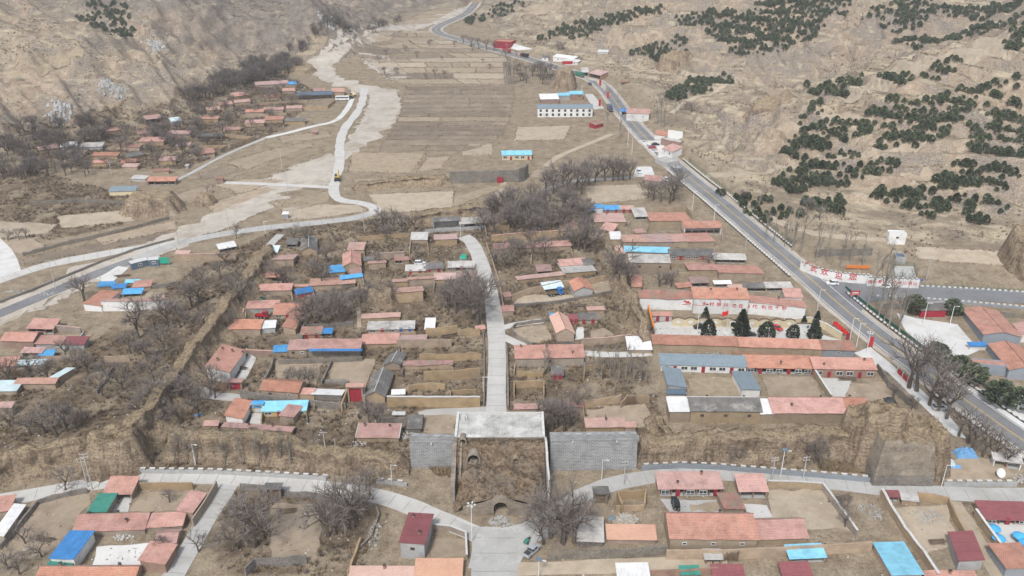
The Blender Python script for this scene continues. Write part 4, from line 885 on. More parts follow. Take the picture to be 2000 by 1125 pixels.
# ------------------------------------------------------------------ houses
RM = dict(r='roof_red', p='roof_pink', s='roof_salmon', x='roof_broken', m='roof_maroon', b='roof_blue', k='roof_cobalt', c='roof_cyan', i='roof_ice', g='roof_grey', t='roof_metal', l='roof_slate', w='roof_white', f='roof_slab', n='roof_green')
WM = dict(e='wall_earth', b='wall_brick', r='wall_redbrick', s='wall_stone', w='wall_white', g='wall_grey', u='wall_bluegrey', y='wall_yellow', c='wall_cream', d='door_red')
RT = dict(r='red tiled', p='faded pink tiled', s='salmon roofed', x='broken red tiled', m='maroon metal roofed', b='bright blue roofed', k='deep blue roofed', c='light blue roofed', i='pale blue sheet roofed', g='grey tiled', t='grey metal roofed', l='dark slate roofed', w='white roofed', f='concrete slab roofed', n='green sheet roofed')
HR = random.Random(5)
def V2(a): return Vector((a[0], a[1], 0))
def window(e, c, u, out, w, h, mfr='frame_white', panes=2):
    """frame, panes and sill on a wall face: c centre, u along the wall, out away from it"""
    an = math.atan2(u.y, u.x); b = MB()
    for dz_ in (-h / 2, h / 2): b.box(c + out * 0.04 + Vector((0, 0, dz_)), (w + .12, .12, .12), mfr, an)
    for k in range(panes + 1): b.box(c + out * 0.045 + u * (-w / 2 + w * k / panes), (.1, .11, h - .11), mfr, an)
    o = b.build('window', e)
    g = MB(); g.box(c + out * 0.015, (w, .05, h), 'glass', an); g.build('pane', o)
def door(e, c, u, out, w, h, m_):
    an = math.atan2(u.y, u.x); b = MB(); b.box(c + out * 0.04, (w, .1, h), m_, an); b.box(c + out * .06, (.06, .1, h), 'dark_metal', an); b.build('door', e)
def chimney(e, p, h=1.1):
    b = MB(); b.box(p + Vector((0, 0, h / 2 - .25)), (.5, .5, h + .3), 'wall_redbrick'); b.box(p + Vector((0, 0, h - .05)), (.62, .62, .14), 'dark_metal'); b.build('chimney', e)
def slab(mb, P, th, m_, n=6, sag=0.0, jit=0.0):
    """roof sheet through 4 corners (front-left, front-right, back-right, back-left), uneven like an old roof"""
    P = [Vector(p) for p in P]; nrm = (P[1] - P[0]).cross(P[3] - P[0]).normalized()
    if nrm.z < 0: nrm = -nrm
    L = (P[1] - P[0]).length; n = max(2, min(16, int(L / 2.2))); G = []
    sd = HR.uniform(0, 99)
    for j in range(4):
        r = []
        for i in range(n + 1):
            a, c = i / n, j / 3
            q = (P[0] * (1 - a) + P[1] * a) * (1 - c) + (P[3] * (1 - a) + P[2] * a) * c
            q = q + Vector((0, 0, jit * float(pn(i * 0.6 + sd, j * 0.7 + sd))))
            if j in (0, 3): q = q + (P[0] - P[3]).normalized() * jit * 1.3 * float(pn(i * 1.9 + sd, 5.5 + j))
            r.append(q)
        G.append(r)
    for j in range(3):
        for i in range(n):
            mb.face([G[j][i], G[j][i + 1], G[j + 1][i + 1], G[j + 1][i]], m_)
            mb.face([q - nrm * th for q in (G[j][i], G[j + 1][i], G[j + 1][i + 1], G[j][i + 1])], m_)
    bd = [G[0][i] for i in range(n + 1)] + [G[j][n] for j in range(1, 4)] + [G[3][i] for i in range(n - 1, -1, -1)] + [G[j][0] for j in range(2, 0, -1)]
    for a, c in zip(bd, bd[1:] + bd[:1]): mb.face([a - nrm * th, c - nrm * th, c, a], m_)
def make_house(label, A, B, d, zf, zb, roof, wallm, opts, ridge=None, name='house', cat='house', dvec=None, left_right=None):
    """A,B front base corners (world), d depth; zf/zb top of front and back wall. ridge=(fraction, z): gable with ridge along the front.
    left_right=(zl, zr): the roof falls sideways instead. opts: o open front, f facade, 1-9 small windows, c chimneys, v white verges, q gable to the front"""
    u = V2(B) - V2(A); L = u.length; u.normalize(); nb = Vector((-u.y, u.x, 0))
    dv = dvec if dvec is not None else nb * d
    g = min(float(hz(p[0], p[1])) for p in (A, B, V2(A) + dv, V2(B) + dv)); zg = g - 0.5
    KEEP_P.append([tuple(q)[:2] for q in (V2(A), V2(B), V2(B) + dv, V2(A) + dv)]); a, b_, c, e_ = V2(A), V2(B), V2(B) + dv, V2(A) + dv
    zl, zr = left_right if left_right else (None, None)
    tops = (zf, zf, zb, zb) if not left_right else (zl, zr, zr, zl)
    e = thing(name, label, cat, ((a + c) / 2).to_tuple()[:2] + (g,))
    wm, rm = WM[wallm], RM[roof]; th = .3
    qg = 'q' in opts; rz = ridge[1] if ridge else None
    mb = MB(); Z = lambda p, z: (p.x, p.y, z)
    corners = [a, b_, c, e_]
    def wl(p, q, zp, zq, mid=None):
        """one wall with thickness, inside to the left of p->q"""
        w = (q - p).normalized(); inn = Vector((-w.y, w.x, 0)) * th
        if mid is None: mb.hexa([Z(p, zg), Z(q, zg), Z(q + inn, zg), Z(p + inn, zg)], [Z(p, zp), Z(q, zq), Z(q + inn, zq), Z(p + inn, zp)], wm)
        else:
            mt, mz = mid; r = p.lerp(q, mt)
            F_ = [Z(p, zg), Z(q, zg), Z(q, zq), (r.x, r.y, mz), Z(p, zp)]; K = [(x + inn.x, y + inn.y, z) for x, y, z in F_]
            mb.face(F_, wm); mb.face(K[::-1], wm)
            for i in range(5): j = (i + 1) % 5; mb.face([F_[j], F_[i], K[i], K[j]], wm)
    opn = 'o' in opts
    gm = (ridge[0], rz) if (ridge and not qg) else None
    if not opn: wl(a + u * (th + .002), b_ - u * (th + .002), tops[0], tops[1], (0.5, rz) if qg and ridge else None)
    wl(c - u * (th + .002), e_ + u * (th + .002), tops[2], tops[3], (0.5, rz) if qg and ridge else None)
    wl(b_, c, tops[1], tops[2], gm); wl(e_, a, tops[3], tops[0], (1 - gm[0], gm[1]) if gm else None)
    mb.build('wall', e)
    if opn:
        n = max(2, int(round(L / 3.4)))
        for k in range(1, n):
            pb = MB(); p = a + u * (L * k / n) + dv.normalized() * .25; pb.box((p.x, p.y, (g + zf) / 2 - .1), (.28, .28, zf - g - .1), 'wall_redbrick' if HR.random() < .6 else 'wood', math.atan2(u.y, u.x)); pb.build('post', e)
        lb = MB(); p = a + u * (L / 2) + dv.normalized() * .2; lb.box((p.x, p.y, zf - .2), (L - .62, .3, .35), wm, math.atan2(u.y, u.x)); lb.build('lintel', e)
        fl = MB(); fl.face([Z(q, g + .12) for q in corners], 'concrete_grey'); fl.build('floor', e)
    # roof
    ov = .35; du = u * ov; dn = dv.normalized() * ov; rb = MB(); jit = .07 if roof in 'rpsgx' else .02; jit = .2 if roof == 'x' else jit
    lift = Vector((0, 0, .1 if roof in 'rpgxs' else .07)); tk = .14
    P3 = lambda p, z: Vector((p.x, p.y, z)) + lift
    if 'F' in opts:                                    # flat slab behind a parapet
        slab(rb, [P3(a + (u + nb) * .3, zf - .35), P3(b_ + (nb - u) * .3, zf - .35), P3(c - (nb + u) * .3, zf - .35), P3(e_ + (u - nb) * .3, zf - .35)], .1, rm)
    elif left_right:
        s = (zr - zl) / L
        slab(rb, [P3(a - du - dn, zl - s * ov), P3(b_ + du - dn, zr + s * ov), P3(c + du + dn, zr + s * ov), P3(e_ - du + dn, zl - s * ov)], tk, rm, jit=jit)
    elif ridge and qg:
        s = (rz - zf) / (L / 2); r0, r1 = a.lerp(b_, .5) - dn, e_.lerp(c, .5) + dn
        slab(rb, [P3(a - du - dn, zf - s * ov), P3(r0, rz), P3(r1, rz), P3(e_ - du + dn, zf - s * ov)], tk, rm, jit=jit)
        slab(rb, [P3(r0, rz), P3(b_ + du - dn, zf - s * ov), P3(c + du + dn, zf - s * ov), P3(r1, rz)], tk, rm, jit=jit)
    elif ridge:
        t, D = ridge[0], dv.length; s1 = (rz - zf) / (t * D); s2 = (rz - zb) / ((1 - t) * D); r0, r1 = a + dv * t - du, b_ + dv * t + du
        slab(rb, [P3(a - du - dn, zf - s1 * ov), P3(b_ + du - dn, zf - s1 * ov), P3(r1, rz), P3(r0, rz)], tk, rm, jit=jit)
        slab(rb, [P3(r0, rz), P3(r1, rz), P3(c + du + dn, zb - s2 * ov), P3(e_ - du + dn, zb - s2 * ov)], tk, rm, jit=jit)
    else:
        s = (zb - zf) / dv.length
        slab(rb, [P3(a - du - dn, zf - s * ov), P3(b_ + du - dn, zf - s * ov), P3(c + du + dn, zb + s * ov), P3(e_ - du + dn, zb + s * ov)], tk, rm, jit=jit)
    ro = rb.build('roof', e)
    if ridge and not 'F' in opts:
        if qg: q0, q1 = a.lerp(b_, .5) - dn, e_.lerp(c, .5) + dn
        else: q0, q1 = a + dv * ridge[0] - du, b_ + dv * ridge[0] + du
        kb = MB(); kb.tube([(q0.x, q0.y, rz + .16), (q0.lerp(q1, .5).x, q0.lerp(q1, .5).y, rz + .15), (q1.x, q1.y, rz + .16)], .13, 'stone_cap' if roof == 'g' else 'roof_broken', 5); kb.build('ridge', ro)
    if 'v' in opts and not left_right:
        for p, sgn in ((a, -1), (b_, 1)):
            vb = MB(); p0 = p + u * sgn * .2 - dn * .8; p1 = p + dv + u * sgn * .2 + dn * .8
            vb.tube([(p0.x, p0.y, zf + .2), (p1.x, p1.y, zb + .2)], .14, 'frame_white', 4); vb.build('verge', ro)
    def roof_z(t_along, t_deep):
        if left_right: return zl + (zr - zl) * t_along
        if ridge and qg: return rz - abs(t_along - .5) * 2 * (rz - zf)
        if ridge: return zf + (rz - zf) * t_deep / ridge[0] if t_deep < ridge[0] else zb + (rz - zb) * (1 - t_deep) / (1 - ridge[0])
        return zf + (zb - zf) * t_deep
    nc = opts.count('c')
    for k in range(nc):
        ta = (k + .5) / nc + HR.uniform(-.12, .12); td = HR.choice((.3, .8, .88)); p = a + u * L * ta + dv * td
        chimney(e, Vector((p.x, p.y, roof_z(ta, td))), HR.uniform(.7, 1.2))
    out = -nb; hw = zf - g
    if 'f' in opts:
        n = max(2, int(L / 2.9)); dm = 'door_blue' if 'B' in opts else ('wood' if 'W' in opts else 'door_red')
        for k in range(n):
            p = a + u * (L * (k + .5) / n)
            if k % 3 == 1 or n == 2 and k == 0: door(e, Vector((p.x, p.y, g + 1.05)), u, out, 1.1, 2.1, dm)
            else: window(e, Vector((p.x, p.y, g + min(1.6, hw * .55))), u, out, min(2.0, L / n * .7), min(1.3, hw * .45))
    for ch in opts:
        if ch.isdigit():
            n = int(ch)
            for k in range(n):
                p = a + u * (L * (k + .5) / n); window(e, Vector((p.x, p.y, g + hw * .62)), u, out, min(.95, L * .3), .7, 'wood' if HR.random() < .6 else 'frame_white', 1)
    return e
def lab(roof, noun, loc): return f'{RT[roof]} {noun} {loc}'
def house_px(x0, y0, x1, y1, hw, hr, rw, opts, loc, noun='house', pitch=None, cat=None):
    """eave ends in the photo, wall height hw and roof height hr in pixels"""
    A = at(x0, y0 + hw)[:2]; B = at(x1, y1 + hw)[:2]
    zf = (z_on(y0, A[1]) + z_on(y1, B[1])) / 2; g = min(hz(*A), hz(*B)); zf = max(zf, g + 1.7)
    u = V2(B) - V2(A); u.normalize(); ny = u.x
    if 'G' in opts: p = 0.0
    elif 'D' in opts: p = -0.20
    elif 'F' in opts: p = 0.0
    else: p = 0.22
    if pitch is not None: p = pitch
    x, y, z = ray(1000, (y0 + y1) / 2 - hr); k = z / y; Ym = (A[1] + B[1]) / 2
    d = (H + Ym * k - zf) / (p - ny * k); d = min(max(d, 1.6), 16.0)
    zb = zf + p * d
    if zb < g + 1.6: zb = g + 1.6
    ridge = None
    if 'G' in opts: t = .68 if 'L' in opts else .55; ridge = (t, zf + d * t * .36); zb = zf if 'L' not in opts else zf + .1
    nm = noun.replace(' ', '_').replace('-', '_'); ct = cat or noun.split()[-1]
    return make_house(lab(rw[0], noun, loc), A, B, d, zf, zb, rw[0], rw[1], opts, ridge, nm, ct)
def house_q(fl, fr, back, hl, hr_, rw, opts, loc, noun='house', ridge=None, cat=None):
    """base corners front-left, front-right and the back corner behind front-right; wall heights left and right"""
    A, B, C_ = at(*fl)[:2], at(*fr)[:2], at(*back)[:2]; dv = V2(C_) - V2(B); g = min(float(hz(*p)) for p in (A, B, C_))
    nm = noun.replace(' ', '_').replace('-', '_'); ct = cat or noun.split()[-1]
    if ridge: return make_house(lab(rw[0], noun, loc), A, B, dv.length, g + hl, g + hl, rw[0], rw[1], opts + 'q', (.5, g + ridge), nm, ct, dvec=dv)
    return make_house(lab(rw[0], noun, loc), A, B, dv.length, g + hl, g + hl, rw[0], rw[1], opts, None, nm, ct, dvec=dv, left_right=(g + hl, g + hr_))
HOUSES = [
 # -- west quarter between lane and street
 (520,494,542,494,6,14,'is','','shed beside the lane at the upper left village corner'),(560,478,580,478,6,12,'ge','o','shed behind thatched hut, upper left village'),
 (509,507,574,506,14,8,'pe','D','house by lane below the pale blue shed'),(510,541,551,541,11,9,'re','o','house with blue doors by lane, second row down'),
 (495,568,569,566,10,12,'re','','house beside lane with long roof above the green box'),(571,561,601,561,6,4,'pe','D','outhouse left of the long pink strip roof'),
 (606,558,667,554,9,8,'pe','D','house with strip roof left of blue sheets'),(667,555,694,552,9,4,'ps','D','lean-to on stone wall under the blue sheets'),
 (581,577,612,570,6,10,'kd','','small house alone among bare trees'),(483,602,543,601,10,14,'rg','','house with grey wall beside west lane'),
 (536,614,588,613,9,22,'rb','Gf','house with pale front at the head of its courtyard'),(453,642,509,642,13,17,'re','','house on the lower side of the lane courtyard'),
 (433,644,453,643,12,14,'rg','','outhouse at the lane corner of the courtyard'),(511,641,538,639,11,13,'wg','','shed roofed with white sheets inside the courtyard'),
 (461,610,476,609,11,6,'rg','','gatehouse on grey wall beside the lane'),(589,653,628,652,9,14,'xe','f','farmhouse with dark doors below the orchard wall'),
 (629,651,648,651,8,9,'kb','o','shed joined to the farmhouse below orchard wall'),(680,491,710,491,4,17,'pe','','roof of cottage at top of plot, upper middle'),
 (645,536,674,533,4,16,'bb','','sheet shed left of the gabled red cottage'),(667,550,708,544,3,10,'bb','','long sheet awning under gabled red cottage'),
 (685,540,706,538,3,14,'xe','','lean-to between the two blue sheets'),(565,683,600,682,16,18,'rb','2','house left part of the blue-edged row'),
 (601,681,704,681,16,18,'rs','','long house with blue awning over stone wall'),(536,694,565,692,2,18,'bb','','tilted lean-to hanging left of the blue-edged row'),
 (708,672,778,670,8,18,'re','','house right of the blue-edged row'),(778,664,832,663,12,8,'pe','D','outbuilding before the grey row with blue door'),
 (511,761,584,766,17,22,'rb','G2c','house with tan brick back wall left of red gate'),(584,769,612,770,12,10,'re','','annex against the tan brick house by red gate'),
 (612,769,668,771,14,9,'ws','D','shed topped with white sheeting left of red gate'),(492,795,516,794,11,11,'bw','','porch over the orange lattice gate'),
 (514,803,598,801,11,18,'cy','f','yellow-fronted house facing its small yard'),(436,838,570,848,4,11,'re','Dcc','long low house on the south wall crest'),
 (400,836,426,835,5,8,'pe','','small shed on wall crest, left of long low house'),(697,858,779,859,5,30,'rb','vcc','bright house with white verges near city wall'),
 (797,842,822,842,4,30,'gs','','sagging shed with rubble roof beside the bright verge house'),(789,717,883,716,5,9,'xe','','narrow ruin strip among roofless walls by street'),
 (767,775,790,774,4,12,'we','','small shed roof behind long tan ruin wall'),
 # -- upper middle
 (803,468,834,468,8,14,'fe','','corrugated shed below the arcaded ruin'),(850,468,893,466,12,7,'pe','D','house with tall earth wall at the top of the street'),
 (771,508,787,508,8,11,'xe','o','hut with dark doorway, upper middle'),(788,511,799,509,5,8,'re','','tiny hut right of dark doorway hut'),
 (712,511,731,509,6,8,'ge','','shed left of the tan wall house'),(721,515,754,512,13,4,'pe','D','house with plain tan wall and thin roof'),
 (793,529,830,528,8,11,'fe','f','left part of the long sheet-roofed row'),(830,527,866,524,8,11,'ge','f','middle part of the long sheet-roofed row'),
 (876,522,926,521,8,11,'fe','of','right part of the long sheet-roofed row by street'),(769,551,797,549,12,5,'pe','D','left piece of stepped strip below sheet-roofed row'),
 (797,546,850,543,14,4,'pe','D','middle piece of stepped strip below sheet-roofed row'),(850,546,893,544,11,11,'pe','1','house with one window below sheet-roofed row'),
 (893,541,931,540,12,9,'xe','','house against the street below sheet-roofed row'),(769,572,827,567,21,8,'pe','D','house with tall bare earth wall, middle left'),
 (707,622,781,618,8,5,'pe','D','thin strip house above the grey row'),(719,643,775,642,9,14,'fe','f','concrete row with brown doors'),
 (775,642,809,641,9,14,'fb','fB','concrete row end with bright blue front'),(831,642,848,642,9,20,'we','o','tall narrow shed with dark opening, middle'),
 (931,645,947,643,7,6,'re','','tiny gatehouse on left kerb of street'),(847,433,898,430,16,7,'gg','o','arcaded ruin at the head of the village'),
 (899,438,947,434,11,11,'fr','o','two-bay shed with brick piers at village head'),
 # -- middle right of street
 (1150,411,1162,411,7,7,'br','o','shed end left of the blue gate roof'),(1162,406,1178,405,11,6,'bw','','gate porch with dark opening in blue row'),
 (1178,410,1212,409,7,8,'br','f','row right of the blue gate porch'),(1212,409,1238,409,7,7,'pr','f','row end beside the leaning slab shed'),
 (1240,425,1264,424,5,18,'fe','o','leaning shed with grey slats near the highway'),(1162,433,1221,433,10,9,'pb','Dc','strip house below the blue row'),
 (1270,431,1348,431,11,9,'rb','D','strip house next to highway, top row'),(1173,447,1196,452,9,13,'rb','1','cottage with one window below strip house'),
 (1193,470,1212,470,4,17,'we','','flat shed beside one-window cottage'),(1242,459,1259,457,3,10,'rb','','little lean-to in the yard above long strip'),
 (1216,472,1263,472,12,9,'pb','D','first length of the long strip row'),(1263,473,1314,472,12,10,'pb','D','second length of the long strip row'),
 (1314,472,1345,471,11,9,'pb','D','third length of the long strip row'),(1345,472,1395,471,11,10,'rb','D','last length of the long strip row by highway'),
 (1336,445,1408,444,14,12,'rw','o','house with white pillared porch by the highway'),(1201,497,1220,494,8,14,'pe','c','cottage left of long light blue roof'),
 (1220,492,1307,495,6,11,'cb','','long roof above the two-window flat house'),(1229,512,1307,513,22,15,'fb','2','house with flat roof and two small windows'),
 (1308,499,1394,499,9,12,'gr','f','row with red doors right of light blue roof'),(1395,506,1456,507,8,11,'fb','o','shed with dark openings below the grey row'),
 (1345,527,1402,527,12,10,'rb','D','left half of strip house above slogan yards'),(1403,532,1489,534,15,12,'rb','D','right half of strip house above slogan yards'),
 (1234,561,1252,562,6,22,'rb','','tilted shed at left end of slogan yards'),(1324,567,1350,564,3,13,'rb','','shed behind the slogan wall, left of open shed'),
 (1350,553,1383,552,9,11,'xr','o','open shed with red door behind slogan wall'),(1395,556,1427,555,6,7,'we','o','cloth-topped shelter behind slogan wall'),
 (1423,567,1453,566,3,9,'sb','','low shed right of cloth shelter'),(1452,562,1496,562,8,9,'ge','o','grey shelter with blue edge behind slogan wall'),
 (1496,562,1546,561,8,10,'fe','o','wide open shelter beside highway, behind slogan wall'),(1533,584,1566,585,4,20,'rw','','small end house where slogan wall meets highway'),
 (1248,582,1351,584,22,15,'xw','','left slogan house with curved white wall'),(1353,582,1459,584,30,20,'rw','2cc','middle slogan house carrying the emblem'),
 (1460,589,1570,601,24,13,'rw','Dc','right slogan house at the highway corner'),(1050,530,1077,528,8,11,'xe','o','hut with dark opening among rubble'),
 (1095,521,1146,517,6,13,'re','o','house with open front above slab roof'),(1142,518,1160,516,7,11,'ge','','broken shed right of open-front house'),
 (1102,533,1163,528,9,11,'fe','D','flat house above the blue truck'),(1012,548,1102,538,6,5,'pe','D','coping strip roof over the long earth wall'),
 (1064,565,1100,560,9,12,'ie','o','shed sheltering the blue truck'),(986,580,998,578,8,7,'re','','gate hut on right kerb, upper'),
 (982,608,1003,607,11,10,'re','','gate hut on right kerb, lower'),(966,486,1040,483,11,9,'xe','','left half of long house under the grove'),
 (1040,483,1115,479,11,9,'re','','right half of long house under the grove'),(1100,452,1128,449,5,18,'xe','','collapsing roof among grove trees'),
 (1110,626,1130,625,8,11,'me','f','small wing beside grey cottage'),(1131,625,1167,624,8,12,'ge','f','cottage with windows beside maroon wing'),
 (1076,622,1089,621,5,8,'bw','','tiny shed left of the maroon wing'),(1148,606,1180,605,8,4,'pe','D','low strip shed among dry scrub'),
 (1007,700,1140,697,18,24,'rb','1ccc','long bright house right of the street'),(1079,735,1099,735,6,19,'gs','f','hut alone in the brown scrub'),
 (1072,797,1138,797,6,9,'xe','','collapsed strip behind the gate trees'),(1145,834,1219,833,11,16,'pe','c','house standing on the brick city wall'),
 (1220,841,1241,840,3,11,'pe','','annex low beside city wall house'),(1006,803,1048,802,5,7,'re','','low strip right behind the gate platform'),
 # -- courtyards by the highway
 (1275,671,1440,676,15,17,'rb','','left length of hall below the plaza'),(1440,676,1605,682,15,17,'rb','','right length of hall below the plaza'),
 (1605,682,1667,684,16,17,'xu','1','end of the plaza hall with blue-grey wall'),(1227,688,1272,688,3,30,'wb','','sheet-covered shed left of the plaza hall'),
 (1290,711,1456,716,14,20,'tw','f','main house of the grey courtyard'),(1456,717,1586,720,12,23,'rd','ofc','house with red front facing bare courtyard'),
 (1588,719,1708,722,17,21,'rr','fcc','house with white-framed windows near pavement'),(1304,774,1337,774,4,13,'lg','','lean-to at the grey courtyard corner'),
 (1347,802,1484,803,24,25,'gb','GLcc3','back house of the grey courtyard, three vents'),(1307,803,1346,803,22,27,'wb','','left sheet end of grey courtyard back house'),
 (1484,808,1507,807,20,27,'wb','','right sheet end of grey courtyard back house'),(1507,806,1648,806,21,28,'rb','GLcc','back house of the red-front courtyard'),
 (1649,806,1696,805,20,27,'rb','GLc','back house ending at the corner bastion'),(1275,616,1312,617,11,6,'rg','f','small grey-walled building beside orange ridge'),
 # -- far left
 (56,641,106,642,11,18,'rb','o','house with open porch beside ploughed plot, far left'),(7,665,68,666,16,18,'rr','G','brick-walled house below open porch house'),
 (72,671,127,672,11,15,'rg','','left half of two-tone roof row, far left'),(127,672,166,672,11,14,'mg','','right half of two-tone roof row, far left'),
 (45,688,84,689,11,9,'rb','o','little open shed below two-tone row'),(77,699,105,698,4,14,'bb','','lean-to right of little open shed'),
 (33,714,88,711,8,9,'ib','','wide awning below little open shed'),(-10,715,30,714,9,16,'rr','','house cut by left edge above pale awnings'),
 (193,563,222,562,4,12,'bb','','left sheet of the roadside blue compound'),(221,567,246,565,4,11,'kb','','middle sheet of the roadside blue compound'),
 (241,577,277,575,5,12,'bb','o','lower sheet of the roadside blue compound'),(262,563,295,560,6,13,'rb','','house at the back of roadside blue compound'),
 (246,556,272,555,4,7,'cb','','strip awning at back of roadside blue compound'),
 (201,588,268,588,20,4,'pw','D','left length with white wall, roadside compound'),(268,588,325,585,18,4,'pw','D','right length with white wall, roadside compound'),
 (243,594,283,592,10,8,'xe','','ruined shed behind bare trees, left scrub'),(33,749,110,748,12,9,'pe','','house with tan wall above scrub slope'),
 (-8,768,34,768,4,24,'ib','','broad awning at left edge above scrub'),(-10,796,27,795,18,9,'pb','','house cut by left edge below broad awning'),
 (345,497,370,497,5,5,'pe','','junk shed behind tan wall near riverside'),(430,487,462,480,8,9,'we','o','white sheet shelter at end of tan wall'),
 # -- south of the ring road
 (206,964,259,964,13,32,'rb','o','garage beside ring road with pale floor'),(147,1037,284,1032,11,32,'rb','GLccc','long house between the two lower left yards'),
 (286,1031,357,1027,9,26,'rb','','annex right of the long lower left house'),(307,1062,345,1060,10,26,'re','G','gate roof at lower lane corner'),
 (75,1130,265,1130,12,25,'rb','GLcc','house cut by the bottom edge, lower left'),(-12,1002,22,998,8,30,'rb','','house cut by left edge below ring road'),
 (684,1130,806,1130,10,22,'sb','c','roof at bottom edge left of maroon house yard'),(812,1126,901,1126,10,33,'sb','','bright roof at bottom edge under maroon house'),
 (1286,954,1409,954,15,31,'rr','ofcc','house with red-pillared porch below the ring road'),(1443,959,1497,959,15,32,'rb','o','garage with red posts right of porch house'),
 (1307,1051,1475,1052,27,50,'rb','GLcc3','large house with three green windows'),(1475,1052,1575,1050,14,38,'rb','GL','house joined to three-window house on its right'),
 (1187,1053,1280,1054,10,27,'se','','house on a stone bank left of three-window house'),(1129,1062,1177,1064,4,52,'fs','','long low shed roof beside the round thicket'),
 (1207,1128,1266,1127,8,26,'we','','slab-sheeted shed at bottom edge, centre right'),(1330,1124,1364,1123,8,17,'nr','','small gate roof at bottom edge'),
 (1393,1130,1452,1130,8,26,'mg','','purple-ribbed house at the bottom edge'),(1377,1096,1408,1096,6,22,'fr','o','small porch under the three-window house'),
 (1542,1093,1610,1090,8,27,'cb','o','large sheet canopy below the long earth wall'),(1530,1132,1585,1131,8,32,'mr','','rusty-ribbed house below the sheet canopy'),
 (1920,1013,2012,1016,11,34,'mb','of','house facing the blue parasols'),(1733,973,1755,973,7,12,'mb','o','gate roof beside ring road rubble yard'),
 (1760,980,1790,984,5,16,'fe','','crooked sheet shed next to rubble yard gate'),(1808,1135,1905,1135,8,18,'rb','c','house cut by the bottom edge, lower right'),
 # -- roadside east
 (1885,708,1966,716,19,11,'ru','F1','flat courtyard range with blue-grey wall, right edge'),(1893,680,1925,680,4,9,'kw','','awning in blue-grey courtyard, right edge'),
 (1797,606,1846,605,14,15,'gd','G','pavilion with red walls under the retaining wall'),(1733,455,1767,456,22,6,'ww','F1','cube pump house with green fence on hillside plot'),
 (1748,501,1767,503,13,9,'lg','F','dark container hut below white pump house'),
 # -- far highway
 (1056,194,1091,193,10,10,'wr','','vaulted store behind two-storey white block'),(1113,184,1138,184,11,6,'cr','2','brick house behind two-storey white block'),
 (1092,187,1113,186,9,5,'cg','','shed between vaulted store and brick house'),(1223,222,1267,221,14,9,'rw','2','white cottage right of far highway truck'),
 (1213,218,1237,217,7,5,'kw','o','garage behind white cottage by far highway'),(1278,264,1302,264,8,8,'rw','','house at back of roadside forecourt'),
 (1290,274,1328,275,9,9,'fr','F','flat brick house on roadside forecourt'),(1293,289,1312,297,12,9,'rw','2','low roadside house with white windows facing forecourt'),
 (1303,319,1326,313,9,8,'fg','F','grey block hut at the end of forecourt'),(1318,329,1333,327,9,5,'fu','F1','blue-grey hut beside grey block hut'),
 (981,303,1038,302,10,8,'cc','f','cream schoolhouse with large windows by the north field'),(1080,113,1120,113,7,5,'ww','2','long low house beside far bend'),
 (1103,120,1128,120,7,4,'ww','2','shorter low house in front of far bend house'),(1058,112,1071,112,7,4,'gw','1','hut left of far bend houses'),
 (1137,141,1149,141,8,9,'fw','o','kiosk with pale canopy at far roadside stop'),(1150,142,1172,148,9,7,'pr','o','row of stalls at far roadside stop'),
 (964,81,998,81,13,4,'rd','F2','red two-storey building at far roadside'),(1168,102,1187,101,4,4,'ww','','white sheds-and-tents cluster on far hillside bench'),
 (1258,352,1290,354,10,10,'rb','','cottage behind bare trees by the highway lay-by'),(1162,245,1178,240,7,6,'xd','','hut with red walls below white block'),
 # -- west hamlet
 (285,233,316,231,9,7,'re','o','house with arched front at the top of west hamlet'),(202,259,234,253,5,6,'re','','house alone above the hamlet trees'),
 (327,262,372,261,8,6,'re','f','house with windows in upper west hamlet'),(337,238,356,235,10,7,'iw','f','white cottage beside the arched hamlet house'),
 (273,276,320,276,8,8,'re','','house below arched hamlet house'),(181,304,230,304,7,6,'re','','house in lower hamlet, long one'),
 (181,318,211,318,7,5,'re','','house in lower hamlet, beneath the long one'),(239,319,266,316,6,6,'re','','house in lower hamlet beside grey shed'),
 (240,326,268,326,6,6,'pe','','house in lower hamlet below grey shed'),(312,314,344,313,9,7,'re','','house in lower hamlet nearest the field lane'),
 (396,301,420,297,7,8,'re','2','house beside square hamlet compound'),(79,293,115,288,6,6,'re','','house half hidden at hamlet left edge'),
 (120,287,152,284,6,8,'wg','','sheet shed at hamlet left edge'),(157,287,200,286,6,8,'fg','','broad ribbed shed at hamlet left edge'),
 (289,354,343,353,8,8,'re','o','house with dark porch at the hamlet lane end'),(215,374,265,372,9,9,'tc','','yellow-walled barn at lower hamlet end'),
 (227,285,273,288,8,6,'xe','','worn house among hamlet trees'),(385,266,433,266,7,5,'ge','o','long porch house in square hamlet compound'),
 (256,308,282,300,6,6,'ge','','shed between two lower hamlet houses'),(258,348,285,350,6,6,'fg','','pale yard shed by hamlet lane end'),
 (500,164,563,165,6,6,'pe','','long house at the top of north hamlet'),(560,165,580,164,6,5,'be','','small house in north hamlet'),
 (553,178,576,177,6,5,'pe','','house below long one, north hamlet'),(582,187,650,184,9,6,'ll','o','black panel shelter in north hamlet'),
 (613,178,634,177,5,5,'re','','house behind black panel shelter'),(648,180,672,179,9,7,'ee','','earth-walled store by north hamlet road'),
 (480,219,515,218,6,5,'re','','left half of middle row, north hamlet'),(515,215,553,214,6,5,'re','','right half of middle row, north hamlet'),
 (480,241,516,240,7,6,'re','','left house of lower row, north hamlet'),(518,234,553,233,7,6,'re','','right house of lower row, north hamlet'),
 (557,237,596,236,7,6,'ge','','grey barn of north hamlet near the road'),(460,187,486,186,6,6,'re','','house at hamlet woods edge, upper'),
 (460,200,490,199,6,5,'pe','','house at hamlet woods edge, lower'),(390,232,426,232,7,5,'re','','house above square hamlet compound'),
